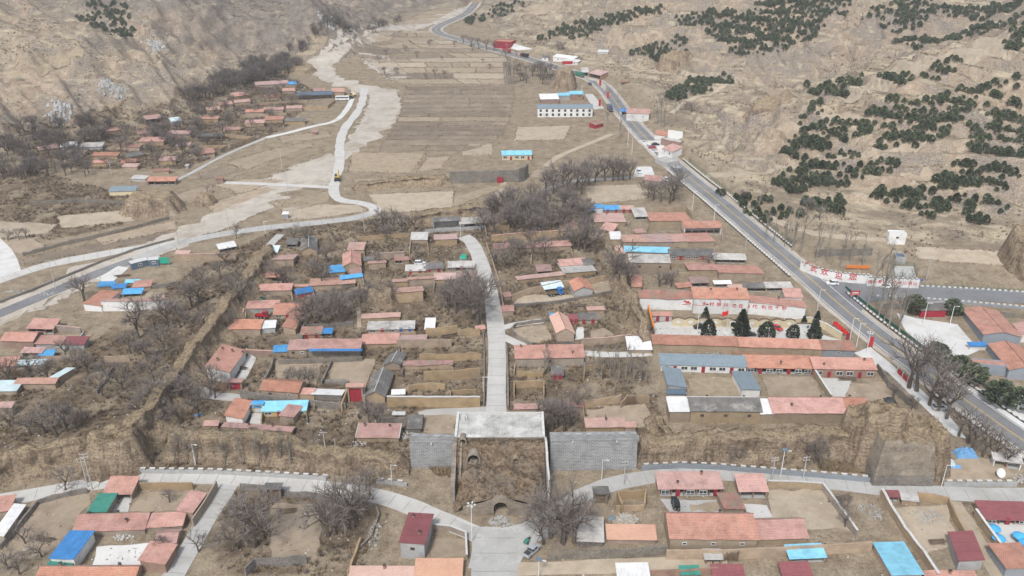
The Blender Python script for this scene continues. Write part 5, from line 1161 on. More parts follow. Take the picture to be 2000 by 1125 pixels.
 (611,258,618,258,6,4,'rr','','tiny brick hut by hamlet road bend'),(422,349,436,349,7,4,'xr','','tiny brick hut in the ploughed fields'),
 (430,205,455,204,6,5,'re','','house in woods between the two hamlets'),(405,215,430,214,6,5,'pe','','small house in woods below the other'),
 (345,285,370,285,7,6,'pe','','house beside square compound wall'),(270,262,300,262,6,6,'xe','','old house between two hamlet trees'),(130,300,165,300,6,6,'xe','','old house left of the long lower one'),
 (520,190,548,189,6,5,'re','','house left of black panel shelter'),(560,212,590,211,6,5,'pe','','house right of middle hamlet row'),(440,255,470,252,6,5,'re','','house beside hamlet road start'),(300,335,330,334,6,5,'xe','','low house above dark porch house'),
 (553,418,563,418,10,4,'wg','1','tiny concrete hut beside west road pylons'),(363,325,368,325,5,4,'fg','','tiny hut beside field lane'),
]
HO = []
for h_ in HOUSES:
    x0, y0, x1, y1, hw, hr, rw, op, loc = h_
    if rw[0] not in RM: rw = 'p' + rw[1]
    if rw[1] not in WM: rw = rw[0] + 'e'
    sh = any(k in loc for k in ('shed','lean-to','awning','shelter','canopy','garage','lean','sheet of'))
    ct = 'shed' if sh else 'house'
    lbl = f'{RT[rw[0]]} {loc}' if any(loc.split()[0] == k or k in loc.split()[:4] for k in ('house','shed','hut','cottage','row','roof','strip','awning','barn','garage','lean-to','annex','outhouse','gatehouse','farmhouse','outbuilding','porch','wing','hall','store','shelter','kiosk','pavilion','building','canopy','range','ruin','sheet','schoolhouse','container','pump')) else f'{RT[rw[0]]} building, {loc}'
    o = house_px(x0, y0, x1, y1, hw, hr, rw, op, loc, ct); HO.append(o)
    del LABELS[o['label']]; o['label'] = lbl; LABELS.setdefault(lbl, []).append((o.name, None))
YW = []
for h_, o in zip(HOUSES, HO):
    x0, y0, x1, y1, hw, hr, rw, op, loc = h_
    if 'D' in op or hr < 9 or x1 - x0 < 24 or not (430 < x0 < 1460 and 430 < y0 < 830) or 'slogan' in loc or 'hall' in loc or 'courtyard' in loc: continue
    for sd, (xx, yy), dx in (('left', (x0, y0 + hw), -3), ('right', (x1, y1 + hw), 3)): YW.append((sd, (xx + dx * .3, yy + 1), (xx + dx, yy + 14 + 8 * HR.random()), o['label']))
QH = [  # base front-left, front-right, back of front-right, heights
 ((555,652),(578,654),(591,630),3.0,2.5,'re','','side house closing lane courtyard on the right',None),((590,499),(620,499),(619,472),2.4,2.4,'ge','','thatch-like gabled hut, upper left village',3.9),
 ((672,534),(706,532),(704,506),3.2,3.2,'re','','gabled cottage between the blue sheets',4.8),((408,742),(452,749),(481,702),5.2,4.2,'rw','cccc','house with white side wall beside the west lane',None),
 ((444,831),(476,833),(494,798),3.6,2.9,'rw','','side house with white walls beside the orange lattice gate',None),((549,828),(575,828),(592,806),3.0,2.5,'re','','side house right of yellow-fronted yard',None),
 ((714,787),(752,787),(768,738),2.5,2.5,'ge','','long gabled ruin beside the red gate',4.2),((750,724),(782,721),(792,700),2.0,2.0,'ge','','collapsed gabled ruin above long gabled ruin',3.2),
 ((1122,583),(1157,580),(1146,560),3.2,3.2,'rg','','gabled house right of the blue truck',4.7),((1087,667),(1121,667),(1107,632),3.4,3.4,'se','','gabled house with brick gable by curved plot',5.2),
 ((1304,768),(1338,770),(1327,732),3.2,2.6,'tg','','left wing of grey courtyard',None),((1447,777),(1483,774),(1464,737),3.2,2.6,'tw','','right wing of grey courtyard',None),
 ((166,607),(200,609),(235,580),3.0,2.5,'rw','','side house of roadside blue compound',None),((104,750),(118,750),(147,731),2.6,2.6,'ib','','narrow shed roof running down the scrub, far left',None),
 ((177,1015),(211,1015),(231,979),2.6,2.7,'nb','','shelter joined to ring road garage',None),((351,1014),(379,1016),(404,978),3.0,2.6,'re','','strip house along the lower lane',None),
 ((104,1108),(150,1113),(187,1058),3.0,3.5,'kw','','house with white front in lower left yard',None),((278,1115),(326,1120),(347,1082),3.4,3.0,'rr','','side house at the bottom of the lower lane',None),
 ((-8,1060),(12,1062),(52,1000),2.6,2.6,'wb','','sheet shed at left edge beside stone wall',None),((784,1090),(830,1093),(846,1034),5.0,5.0,'mg','1cc','tall house with grey wall by the junction',None),
 ((1414,1010),(1452,1008),(1437,978),2.8,2.4,'xb','','small side house between porch house and garage',None),((1738,1140),(1796,1138),(1760,1074),2.8,2.8,'ce','','jagged plank-sheet shelter along the earth wall',None),
 ((1868,1115),(1914,1112),(1893,1055),3.2,3.2,'mg','','narrow house beside the lower right lane',None),((1960,1128),(2020,1128),(1985,1080),3.0,3.2,'ru','','house at lower right corner',None),
 ((1917,670),(1990,676),(1946,620),3.6,3.6,'ru','','long gabled house beside the roadside plaza',5.0),((1966,740),(2030,744),(1988,690),3.6,3.6,'ru','','gabled house with blue doors at the right edge',5.0),
 ((1990,668),(2030,670),(2015,648),3.0,3.0,'rw','','small house at right edge behind the plaza',4.2),((98,1116),(140,1120),(148,1108),2.0,2.0,'nb','','pale lean-to below the blue roof yard',None)]
for fl, fr, bk, hl, hr, rw, op, loc, rg in QH:
    sh = any(k in loc for k in ('shed','lean-to','shelter','wing')); ct = 'shed' if sh else 'house'
    o = house_q(fl, fr, bk, hl, hr, rw, op, loc, ct, rg)
    lbl = f'{RT[rw[0]]} {loc}'; del LABELS[o['label']]; o['label'] = lbl; LABELS.setdefault(lbl, []).append((o.name, None))
# two-storey white block with sixteen windows
A, B = at(1050, 229)[:2], at(1157, 228)[:2]; zf = z_on(211, A[1])
wb = make_house('two-storey white block with blue-grey roof and two rows of windows', A, B, 9.0, zf, zf, 't', 'w', '', (.5, zf + 1.4), 'white_block', 'building')
u_ = (V2(B) - V2(A)).normalized(); Lw = (V2(B) - V2(A)).length; o_ = Vector((u_.y, -u_.x, 0)); g_ = float(hz(*A)); hh = zf - g_
for fz in (.28, .72):
    for k in range(9):
        p = V2(A) + u_ * (Lw * (k + .5) / 9); window(wb, Vector((p.x, p.y, g_ + hh * fz)), u_, o_, 1.3, 1.4, 'dark_metal', 1)
# blue awning band on the long blue-edged house, blue garage doors and red gates
def gate(label, px0, px1, py, h, dm, pier, top, deep=1.4):
    A, B = at(px0, py)[:2], at(px1, py)[:2]; u = (V2(B) - V2(A)); L = u.length; u.normalize(); nb = Vector((-u.y, u.x, 0)); g = float(hz(*A)); an = math.atan2(u.y, u.x)
    e = thing('courtyard_gate', label, 'gate', (*A, g))
    for s in (0, 1):
        p = V2(A) + u * L * s + nb * deep / 2; b = MB(); b.box((p.x, p.y, g + h / 2 - .3), (.5, deep, h + .6), pier, an); b.build('pier', e)
    for s in (.27, .73):
        p = V2(A) + u * L * s + nb * .5; b = MB(); b.box((p.x, p.y, g + h * .44), (L * .44, .1, h * .86), dm, an); b.box((p.x, p.y - .07, g + h * .44), (L * .3, .05, h * .5), dm, an); b.build('door', e)
    b = MB(); p = V2(A) + u * L / 2 + nb * deep / 2; b.box((p.x, p.y, g + h + .2), (L + .9, deep + .5, .35), pier, an); b.box((p.x, p.y, g + h + .45), (L + 1.3, deep + .9, .16), top, an); b.build('roof', e)
gate('brick courtyard gate with crimson double doors', 682, 709, 786, 5.2, 'door_red', 'wall_brick', 'roof_pink')
gate('low courtyard gate with pink roof below the white-sided house', 449, 472, 762, 2.6, 'door_red', 'wall_redbrick', 'roof_red')
gate('porch gate of orange lattice in the yellow-fronted yard', 497, 513, 806, 2.6, 'wood_orange', 'wall_yellow', 'roof_blue', .8)
gate('dark stone gate hut at the ring road ruin', 1162, 1184, 985, 3.2, 'wood', 'wall_stone', 'roof_grey', 2.2)
gate('crumbling stone doorway beside ring road thicket', 522, 548, 975, 3.0, 'wood', 'wall_stone', 'roof_grey', 1.8)
gate('small doorway in the stone wall above city wall yard', 771, 788, 826, 2.6, 'wood', 'wall_stone', 'stone_cap', .8)
def awning(label, px0, px1, py, dz_, w, m_):
    A, B = at(px0, py, dz_)[:2], at(px1, py, dz_)[:2]; z = float(hz(*A)) + dz_; b = MB()
    u = (V2(B) - V2(A)).normalized(); nb = Vector((-u.y, u.x, 0)); a, c = V2(A), V2(B)
    slab(b, [(a.x, a.y, z), (c.x, c.y, z), ((c + nb * w).x, (c + nb * w).y, z + .3), ((a + nb * w).x, (a + nb * w).y, z + .3)], .08, m_)
    o = b.build('awning'); tag(o, label, 'awning', None, 'thing')
awning('narrow blue awning strip fixed along the long stone-walled house', 602, 707, 685.5, 3.6, 1.0, 'roof_cobalt')
for sd, p, q, lb in YW:
    lb2 = f'{sd} yard wall before {lb}'
    A = [at(*p)[:2], at(*q)[:2]]; M_ = [(A[0][k] * (1 - t) + A[1][k] * t) for t in (.35, .7, 1) for k in (0, 1)]
    if len(lb2.split()) > 16 or any(in_poly(np.array([M_[i]]), np.array([M_[i + 1]]), P)[0] for P in KEEP_P for i in (0, 2, 4)) or any(seg_dist(np.array(M_[::2]), np.array(M_[1::2]), P).min() < w for P, w in KEEP_L): continue
    wall('yard_wall', lb2, A, HR.uniform(1.1, 1.9), .4, HR.choice(('wall_earth', 'wall_brick', 'wall_stone')), .15, None, world=True)
dups = [k for k, v in LABELS.items() if len(v) > 1]
if dups: print('DUP LABELS', dups[:20])
for k in LABELS:
    if not 4 <= len(k.split()) <= 16: print('LABEL LENGTH', k)
# ------------------------------------------------------------------ the brick city gate, its flanking walls and the corner bastion
def arch_pts(w, spring, n=10):
    """outline of an arched opening, from right foot over the crown to left foot, centred on x=0"""
    return [(w, 0)] + [(w * math.cos(math.pi * k / n), spring + w * math.sin(math.pi * k / n)) for k in range(n + 1)] + [(-w, 0)]
def niche(parent, name, c, w, spring, deep, m_in='wall_ancient', ring='wall_ancient', proud=.12, ang=0.0):
    """an arched recess with a masonry ring; c is the middle of its sill on the wall face, looking towards -Y"""
    b = MB(); A = arch_pts(w, spring); O = arch_pts(w + .32, spring); ca, sa = math.cos(ang), math.sin(ang)
    T = lambda x, y, z: (c[0] + x * ca - y * sa, c[1] + x * sa + y * ca, c[2] + z)
    for (p, q), (r, s) in zip(zip(A[:-1], A[1:]), zip(O[:-1], O[1:])):
        b.face([T(p[0], -proud, p[1]), T(q[0], -proud, q[1]), T(s[0], -proud, s[1]), T(r[0], -proud, r[1])][::-1], ring)
        b.face([T(r[0], -proud, r[1]), T(s[0], -proud, s[1]), T(s[0], .5, s[1]), T(r[0], .5, r[1])][::-1], ring)
        b.face([T(p[0], -proud, p[1]), T(q[0], -proud, q[1]), T(q[0], deep, q[1]), T(p[0], deep, p[1])], m_in)
    b.face([T(x, deep, z) for x, z in A], 'painted_shade')  # back plate coloured near black, the depth's shade painted on
    b.face([T(-w, -proud, .02), T(w, -proud, .02), T(w, deep, .02), T(-w, deep, .02)], m_in)
    return b.build(name, parent)

GL, GR = at(886, 914), at(1073, 918)
ZT = z_on(853, GL[1] - .3)                                   # level of the gate platform
gate_e = thing('city_gate', 'massive ruined brick city gate with paved platform and arched passage', 'gate', (*at(978, 1003)[:2], at(978, 1003)[2]))
YF = 179.6; XL = -15.2; XR = 8.7; YB = 190.5
b = MB(); g0 = 8.6
b.hexa([(XL - .6, YF, g0), (XR + .7, YF, g0), (XR + .7, YB + .8, g0), (XL - .6, YB + .8, g0)], [(XL, YF, ZT), (XR, YF, ZT), (XR, YB, ZT), (XL, YB, ZT)], 'wall_ancient'); b.build('masonry_core', gate_e)
b = MB(); n = 14
for i in range(n):
    for j in range(7):
        x0, x1 = XL + (XR - XL) * i / n, XL + (XR - XL) * (i + 1) / n; y0, y1 = YF - .15 + (YB - YF) * j / 7, YF - .15 + (YB - YF) * (j + 1) / 7
        dz = ZT + .05 + .06 * HR.random(); b.hexa([(x0, y0, ZT - .1), (x1 - .03, y0, ZT - .1), (x1 - .03, y1 - .03, ZT - .1), (x0, y1 - .03, ZT - .1)], [(x0, y0, dz), (x1 - .03, y0, dz), (x1 - .03, y1 - .03, dz), (x0, y1 - .03, dz)], 'stone_pave', False)
b.build('platform_paving', gate_e)
for nm, c, d in (('kerb', (XL + .35, (YF + YB) / 2, ZT + .3), (.7, YB - YF + .3, .7)), ('kerb', (XR - .3, (YF + YB) / 2, ZT + .3), (.6, YB - YF + .3, .7)), ('kerb', ((XL + XR) / 2, YB - .3, ZT + .3), (XR - XL - 1.4, .6, .7)),
                 ('stair_block', (XL + 1.9, YB - 2.0, ZT + .35), (1.0, 2.6, .6)), ('stair_block', (XL + 2.7, YB - 1.7, ZT + .25), (.5, 2.0, .5)), ('stair_block', (XR - 1.4, YB - 1.6, ZT + .25), (.8, 1.2, .5))):
    b = MB(); b.box(c, d, 'stone_cap'); b.build(nm, gate_e)
b = MB(); px_ = at(978, 847)[0]; cx = base_at(978, 845, ZT - SL * 181)[0]; b.lathe((cx, YF + 1.4, ZT), [(1.15, 0), (1.15, .45), (.75, .45), (.75, .2), (0, .2)], 'stone_pave', 8); b.lathe((cx, YF + 1.4, ZT), [(.3, .2), (.3, .6), (0, .65)], 'stone_cap', 8); b.build('flagpole_base', gate_e)
# the fallen front: a slope of earth and rubble between two ragged side walls, the passage at its foot
YA = at(978, 1006)[1] + .8
PR = [(0, 4.9), (.12, 5.3), (.30, 5.8), (.50, 6.9), (.60, 7.3), (.66, 8.9), (.74, 9.6), (.80, 10.0), (.88, 10.9), (1, ZT - SL * YF + .0)]
m, nt, bb = nodes_of('gate_earth')
geo = nt.nodes.new('ShaderNodeNewGeometry'); pos = geo.outputs['Position']
f1 = noise(nt, pos, .35, 6, .7); f2 = noise(nt, pos, 2.2, 4, .7); f3 = noise(nt, pos, .12, 4, .6)
c = ramp(nt, f1, [(.3, (.13, .095, .065)), (.5, (.225, .166, .112)), (.7, (.345, .268, .185))])
c = mixc(nt, ramp(nt, f2, [(.45, (0, 0, 0)), (.62, (.9, .9, .9))]), c, (.155, .115, .08))
c = mixc(nt, ramp(nt, f3, [(.45, (0, 0, 0)), (.6, (.6, .6, .6))]), c, (.20, .165, .135))
nt.links.new(c, bb.inputs['Base Color']); bb.inputs['Roughness'].default_value = .95; bb.inputs['Specular IOR Level'].default_value = .05; bump(nt, bb, mathn(nt, 'ADD', f1, f2), 1.0, .35)
xs = np.linspace(XL + .5, XR - .1, 70); ys = np.linspace(YA, YF + .35, 60); XX, YY = np.meshgrid(xs, ys)
t = (YY - YA) / (YF - YA); hh = np.interp(t, [p[0] for p in PR], [p[1] for p in PR])
side = np.minimum(XX - xs[0], xs[-1] - XX); lump = 1.1 * fbm(XX / 4, YY / 4, 4) + .4 * pn(XX * 1.1, YY * 1.1) - 1.4 * np.abs(pn(XX / 2.6 + 3, YY / 12))+ .4
drop = (1 - sm(0, 3.2, side)) * sm(.95, .3, t) * 3.2
ZZ = SL * YA + hh + lump * np.minimum(1, (1 - t) * 4) * np.minimum(1, t * 6 + .2) - drop
cen = np.exp(-((XX - at(978, 1000)[0]) / 5.0) ** 2); ZZ -= (1 - cen) * sm(.35, 0, t) * 2.0
V = np.stack([XX.ravel(), YY.ravel(), ZZ.ravel()], 1); I = np.arange(V.shape[0]).reshape(XX.shape)
Q = np.stack([I[:-1, :-1].ravel(), I[:-1, 1:].ravel(), I[1:, 1:].ravel(), I[1:, :-1].ravel()], 1); qc = V[Q].mean(1)
HOLES = [(925, 905, 1.5, 1.2), (904, 876, .75, 1.2), (1008, 898, .7, .4), (935, 900, .3, .2)]
keep = np.ones(len(Q), bool); NI = []
for hx, hy, w, s in HOLES[:3]:
    tt = {905: .63, 876: .86, 898: .64}[hy]; yy = YA + (YF - YA) * tt; r = ray(hx, hy); X0 = r[0] / r[1] * yy; z0 = SL * YA + np.interp(tt - .02, [p[0] for p in PR], [p[1] for p in PR])
    keep &= ~((abs(qc[:, 0] - X0) < w) & (abs(qc[:, 1] - yy) < 1.6) & (qc[:, 2] > z0 - .1) & (qc[:, 2] < z0 + s + w * .8)); NI.append((X0, yy, z0, w, s))
link('fallen_front', big_mesh('fallen_front', V, Q[keep], ['gate_earth'], smooth=True), gate_e)
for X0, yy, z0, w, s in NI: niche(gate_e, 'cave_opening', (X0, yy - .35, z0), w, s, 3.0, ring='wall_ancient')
def side_wall(name, x, w, z_extra, y0, y1, m_, lean=0.0):
    b = MB(); Y = np.linspace(y0, y1, 16); S = []
    for y in Y:
        t_ = np.clip((y - YA) / (YF - YA), 0, 1); h = SL * YA + np.interp(t_, [p[0] for p in PR], [p[1] for p in PR]) + z_extra + .35 * float(pn(y * .9, x)); h = min(h, ZT + .3)
        xx = x + lean * (YF - y); S.append([(xx - w / 2, y, g0 - 1), (xx + w / 2, y, g0 - 1), (xx + w / 2, y, h), (xx - w / 2, y, h)])
    for A_, B_ in zip(S[:-1], S[1:]):
        for j in range(4): k = (j + 1) % 4; b.face([A_[j], B_[j], B_[k], A_[k]], m_)
    b.face(S[0], m_); b.face(S[-1][::-1], m_); b.build(name, gate_e)
side_wall('side_wall', XL + .2, 1.1, .4, YA + 3.0, YF + .1, 'wall_ancient'); side_wall('side_wall', XR + .1, .55, 1.0, YA + 4.5, YF + .1, 'stone_cap', .05)
side_wall('side_wall', XL + 1.9, .5, .5, YA + 6.5, YF - 1, 'wall_ancient')
# masonry front with the passage
ax = at(978, 1003)[0]; ag = float(hz(ax, YA)) - .05; AW, SP = 1.75, 2.4; b = MB(); A = arch_pts(AW, SP, 12)
def fz(x): return 2.4 + 3.0 * math.exp(-((x) / 3.6) ** 2) + .2 * float(pn(x * 1.3, 3))
xl = np.linspace(-9.5, -AW, 12); xr = np.linspace(AW, 8.6, 12)
def fr(x, z, y): return (ax + x, y, ag + z)
Yf, Yb = YA - .9, YA + .5
for xs_ in (xl, xr):
    for x0, x1 in zip(xs_[:-1], xs_[1:]):
        b.hexa([fr(x0, -.6, Yf), fr(x1, -.6, Yf), fr(x1, -.6, Yb), fr(x0, -.6, Yb)], [fr(x0, fz(x0), Yf), fr(x1, fz(x1), Yf), fr(x1, fz(x1), Yb), fr(x0, fz(x0), Yb)], 'wall_ancient', False)
for p, q in zip(A[1:-2], A[2:-1]):
    lo = [(q[0], q[1]), (p[0], p[1])]
    b.face([fr(q[0], q[1], Yf), fr(p[0], p[1], Yf), fr(p[0], fz(p[0]), Yf), fr(q[0], fz(q[0]), Yf)], 'wall_ancient')
    b.face([fr(q[0], fz(q[0]), Yf), fr(p[0], fz(p[0]), Yf), fr(p[0], fz(p[0]), Yb), fr(q[0], fz(q[0]), Yb)], 'wall_ancient')
b.build('passage_front', gate_e)
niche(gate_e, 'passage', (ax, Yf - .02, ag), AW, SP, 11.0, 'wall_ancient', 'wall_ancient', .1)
# flanking brick walls
def city_wall(label, p0, p1, ytop, end_r):
    A, B = at(*p0), at(*p1); e = thing('city_wall', label, 'wall', (*A[:2], A[2])); zt = z_on(ytop, A[1]) - .8; u = (V2(B) - V2(A)).normalized(); nb = Vector((-u.y, u.x, 0)); L = (V2(B) - V2(A)).length; an = math.atan2(u.y, u.x)
    P = lambda s, d, z: tuple(V2(A) + u * s + nb * d + Vector((0, 0, z)))
    zc = zt - 1.7; b = MB()
    b.hexa([P(0, -.5, A[2] - 1), P(L, -.5, A[2] - 1), P(L, 4.5, A[2] - 1), P(0, 4.5, A[2] - 1)], [P(0, 0, zc), P(L - end_r * .3, 0, zc), P(L - end_r * .3, 4, zc), P(0, 4, zc)], 'wall_city'); b.build('wall_body', e)
    b = MB(); p = Vector(P(L / 2, -.02, zc)); b.box(p + Vector((0, 0, .1)), (L, .34, .22), 'wall_city', an); b.build('string_course', e)
    b = MB(); p = Vector(P(L / 2, .32, zc)); b.box(p + Vector((0, 0, .6)), (L, .5, 1.2), 'wall_city', an); b.build('parapet', e)
    n = max(2, int(L / 2.7))
    mm = MB(); mm.box((0, 0, .35), (1.5, .5, .72), 'wall_city'); mm.box((0, 0, .74), (1.62, .62, .1), 'wall_grey'); me = mm.mesh('merlon')
    for k in range(n):
        p = Vector(P(L * (k + .5) / n, .32, zc + 1.2)); o = link('merlon', me, e); o.matrix_parent_inverse = Matrix(); o.location = p - e.location; o.rotation_euler = (0, 0, an)
    for k in range(max(1, int(L / 10))):
        p = Vector(P(L * (k + .5) / max(1, int(L / 10)), -.35, zc - .15)); b = MB(); b.box(p, (.3, .9, .35), 'stone_cap', an); b.build('water_spout', e)
city_wall('grey brick city wall with merlons, left of the gate', (803, 912), (887, 914), 848, 0)
city_wall('grey brick city wall with merlons, right of the gate', (1074, 918), (1243, 915), 846, 1)
# corner bastion
BL, BR_ = at(1703, 950), at(1823, 951); be = thing('corner_bastion', 'ruined brick corner bastion on a stone base beside the tarp yard', 'bastion', (*BL[:2], BL[2]))
def ragged_block(name, x0, x1, y0, y1, z0, z1, batter, m_, rag, parent, nx=26, nz=10, round_=0.0):
    """four battered faces with an uneven top, plus the top"""
    b = MB(); cxy = ((x0 + x1) / 2, (y0 + y1) / 2); C4 = [(x0, y0), (x1, y0), (x1, y1), (x0, y1)]; per = []
    for (ax_, ay_), (bx_, by_) in zip(C4, C4[1:] + C4[:1]):
        k = max(4, int(math.hypot(bx_ - ax_, by_ - ay_) / .8)); per += [(ax_ + (bx_ - ax_) * i / k, ay_ + (by_ - ay_) * i / k) for i in range(k)]
    N_ = len(per); rows = []
    for j in range(nz + 1):
        r = []
        for i, (x, y) in enumerate(per):
            zt_ = z1 + rag * (float(pn(i * .22, 3.1 + z0)) + .6 * float(pn(i * .7, 8.2)))
            f = j / nz; z = z0 + (zt_ - z0) * f; s = 1 - batter * (z - z0) / max(1, abs(x1 - x0)); w = .12 * float(pn(i * .8, z * .8))
            r.append((cxy[0] + (x - cxy[0]) * (s + w * .05), cxy[1] + (y - cxy[1]) * (s + w * .05), z))
        rows.append(r)
    for j in range(nz):
        for i in range(N_): k = (i + 1) % N_; b.face([rows[j][i], rows[j][k], rows[j + 1][k], rows[j + 1][i]], m_)
    for i in range(N_): k = (i + 1) % N_; b.face([rows[nz][i], rows[nz][k], (cxy[0], cxy[1], z1 - .3)], 'rammed_earth')
    return b.build(name, parent)
bx0, bx1, by0 = BL[0], BR_[0], BL[1]; bz = min(BL[2], BR_[2])
ragged_block('stone_base', bx0, bx1, by0, by0 + 14, bz - 1, bz + 3.6, .12, 'wall_stone', .1, be, nz=4)
ragged_block('brick_face', bx0 + .25, bx1 - .25, by0 + .25, by0 + 15.5, bz + 3.5, bz + 13.2, .30, 'wall_ancient', 1.1, be)
for k, xx in enumerate((1748, 1770, 1793)):
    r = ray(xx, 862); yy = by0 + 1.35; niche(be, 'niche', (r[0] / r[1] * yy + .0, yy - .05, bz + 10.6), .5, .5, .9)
def block_mound(px, py, dz, sx, sy, hgt, seed, label, name):
    return earth_mound(name, label, px, py, sx, sy, hgt, 'mound', seed=seed)
for (x_, y_, sx, sy, h_, sd) in ((bx0 + 5.0, by0 + 10.5, 6.6, 5.0, 17.0, 31), (bx0 + .5, by0 + 13, 5.0, 5.0, 14.0, 37), (bx1 + 1.2, by0 + 10, 4.6, 6.5, 11.5, 33), (bx0 + 9, by0 + 13, 5.5, 4.5, 13.5, 35)):
    rings = np.concatenate([np.linspace(0, .75, 6), np.linspace(.82, 1.25, 9)]); na = 36; rows = []
    for r in rings:
        q = []
        for k in range(na):
            a = 2 * math.pi * k / na; w = 1 + .18 * pn(math.cos(a) * 2 + sd, math.sin(a) * 2) + .08 * pn(a * 5, sd + r * 4); sq = 1 / max(abs(math.cos(a)), abs(math.sin(a))) ** .5
            x, y = x_ + math.cos(a) * sx * r * w * sq, y_ + math.sin(a) * sy * r * w * sq; f = float(1 - sm(.70, 1.22, r)) ** .8
            q.append((x, y, float(hz(x, y)) + h_ * f * (1 + .12 * pn(x * .3 + sd, y * .3)) - (.6 if r > 1.2 else 0)))
        rows.append(q)
    V = np.array(rows).reshape(-1, 3); I = np.arange(len(V)).reshape(len(rings), na); J = np.roll(I, -1, 1)
    link('earth_core', big_mesh('earth_core', V, np.stack([I[:-1].ravel(), I[1:].ravel(), J[1:].ravel(), J[:-1].ravel()], 1), ['rammed_earth'], smooth=True), be)
# ------------------------------------------------------------------ trees
TR = random.Random(21)
def bare_tree(seed, tall=False, pale=False, spread=1.0, twigs=620):
    """unit-height leafless tree: (trunk and limbs mesh, twig crown mesh)"""
    r = random.Random(seed); tb = MB(); tips = []
    bk = 'bark_pale' if pale else 'bark'
    def grow(p, d, L, rad, lev):
        n = 3; pts = [p]; q = p.copy(); dd = d.copy()
        for i in range(n):
            dd = (dd + Vector((r.uniform(-1, 1), r.uniform(-1, 1), r.uniform(-.5, .7))) * (.16 if lev else .07)).normalized(); q = q + dd * L / n; pts.append(q.copy())
        rr = [rad * (1 - .45 * i / n) for i in range(n + 1)]
        tb.tube(pts, rr, bk, 5 if lev < 2 else 3, cap=False)
        if lev >= (3 if not tall else 2):
            tips.extend([(pts[1], dd), (pts[2], dd), (pts[3], dd)]); return
        k = r.randint(3, 4) + (1 if lev == 0 else 0)
        for i in range(k):
            a = 2 * math.pi * (i + r.uniform(-.3, .3)) / k; tilt = r.uniform(.45, .95) * spread * (.38 if tall else 1)
            ax = dd.orthogonal().normalized(); ax.rotate(Matrix.Rotation(a, 3, dd)); nd = (dd * math.cos(tilt) + ax * math.sin(tilt)); nd.z += .12; nd.normalize()
            grow(pts[r.choice((2, 3)) if not tall or lev else r.choice((1, 2, 3))], nd, L * r.uniform(.62, .85) * (1.0 if not tall else .6), rad * .55, lev + 1)
        if tall and lev == 0:
            for i in range(9):
                f = .25 + .7 * i / 9; pp = pts[0].lerp(pts[-1], f); a = i * 2.4; ax = Vector((math.cos(a), math.sin(a), 0)); grow(pp, (ax * .45 + Vector((0, 0, 1))).normalized(), .24 * (1.25 - f), rad * .35, 2)
        if lev > 0: tips.append((pts[3], dd))
    grow(Vector((0, 0, -.02)), Vector((0, 0, 1)), .36 if not tall else .85, .038 if not tall else .015, 0)
    cb = MB(); tw = 'twig_pale' if pale else 'twig'
    for _ in range(twigs):
        p, d = r.choice(tips); d2 = (d + Vector((r.gauss(0, .55), r.gauss(0, .55), r.gauss(.12, .4)))).normalized(); L = r.uniform(.07, .17) * (.7 if tall else 1); w = r.uniform(.0016, .0034)
        s = d2.cross(Vector((r.gauss(0, 1), r.gauss(0, 1), r.gauss(0, 1)))).normalized() * w; e = p + d2 * L
        cb.face([p - s, p + s, e + s * .4, e - s * .4], tw)
        m_ = p + d2 * L * .5; d3 = (d2 + Vector((r.gauss(0, .8), r.gauss(0, .8), r.gauss(0, .6)))).normalized()
        cb.face([m_ - s * .7, m_ + s * .7, m_ + d3 * L * .6], tw)
    return tb.mesh('trunk'), cb.mesh('crown')
ROUND = [bare_tree(s, spread=sp) for s, sp in ((1, 1), (2, 1.15), (3, .9), (4, 1.05), (5, 1.2), (6, .85))]
TALL = [bare_tree(s, tall=True, pale=True, twigs=260) for s in (11, 12, 13)]
SPARSE = [bare_tree(s, spread=.9, twigs=330) for s in (31, 32, 33)]
BUSH = [bare_tree(s, spread=1.25, twigs=720) for s in (21, 22)]
def put_tree(px, py, h, kinds, label, group, name='bare_tree', wide=1.0, world=None):
    x, y, z = at(px, py) if world is None else (*world, float(hz(*world)))
    t, c = TR.choice(kinds); e = thing(name, label, 'tree', (x, y, z - .05), group)
    rz = TR.uniform(0, 6.28); s = h
    e.rotation_euler = (TR.uniform(-.06, .06), TR.uniform(-.06, .06), rz); e.scale = (s * wide, s * wide, s)
    for nm, me in (('trunk', t), ('crown', c)):
        o = bpy.data.objects.new(nm, me); COL.objects.link(o); o.parent = e
    return e
def px_h(py, hpx):
    """metres that hpx photo pixels stand for at ground row py"""
    x, y, z = ray(1000, py); Y = base_at(1000, py)[1]; return z_on(py - hpx, Y) - z_on(py, Y)
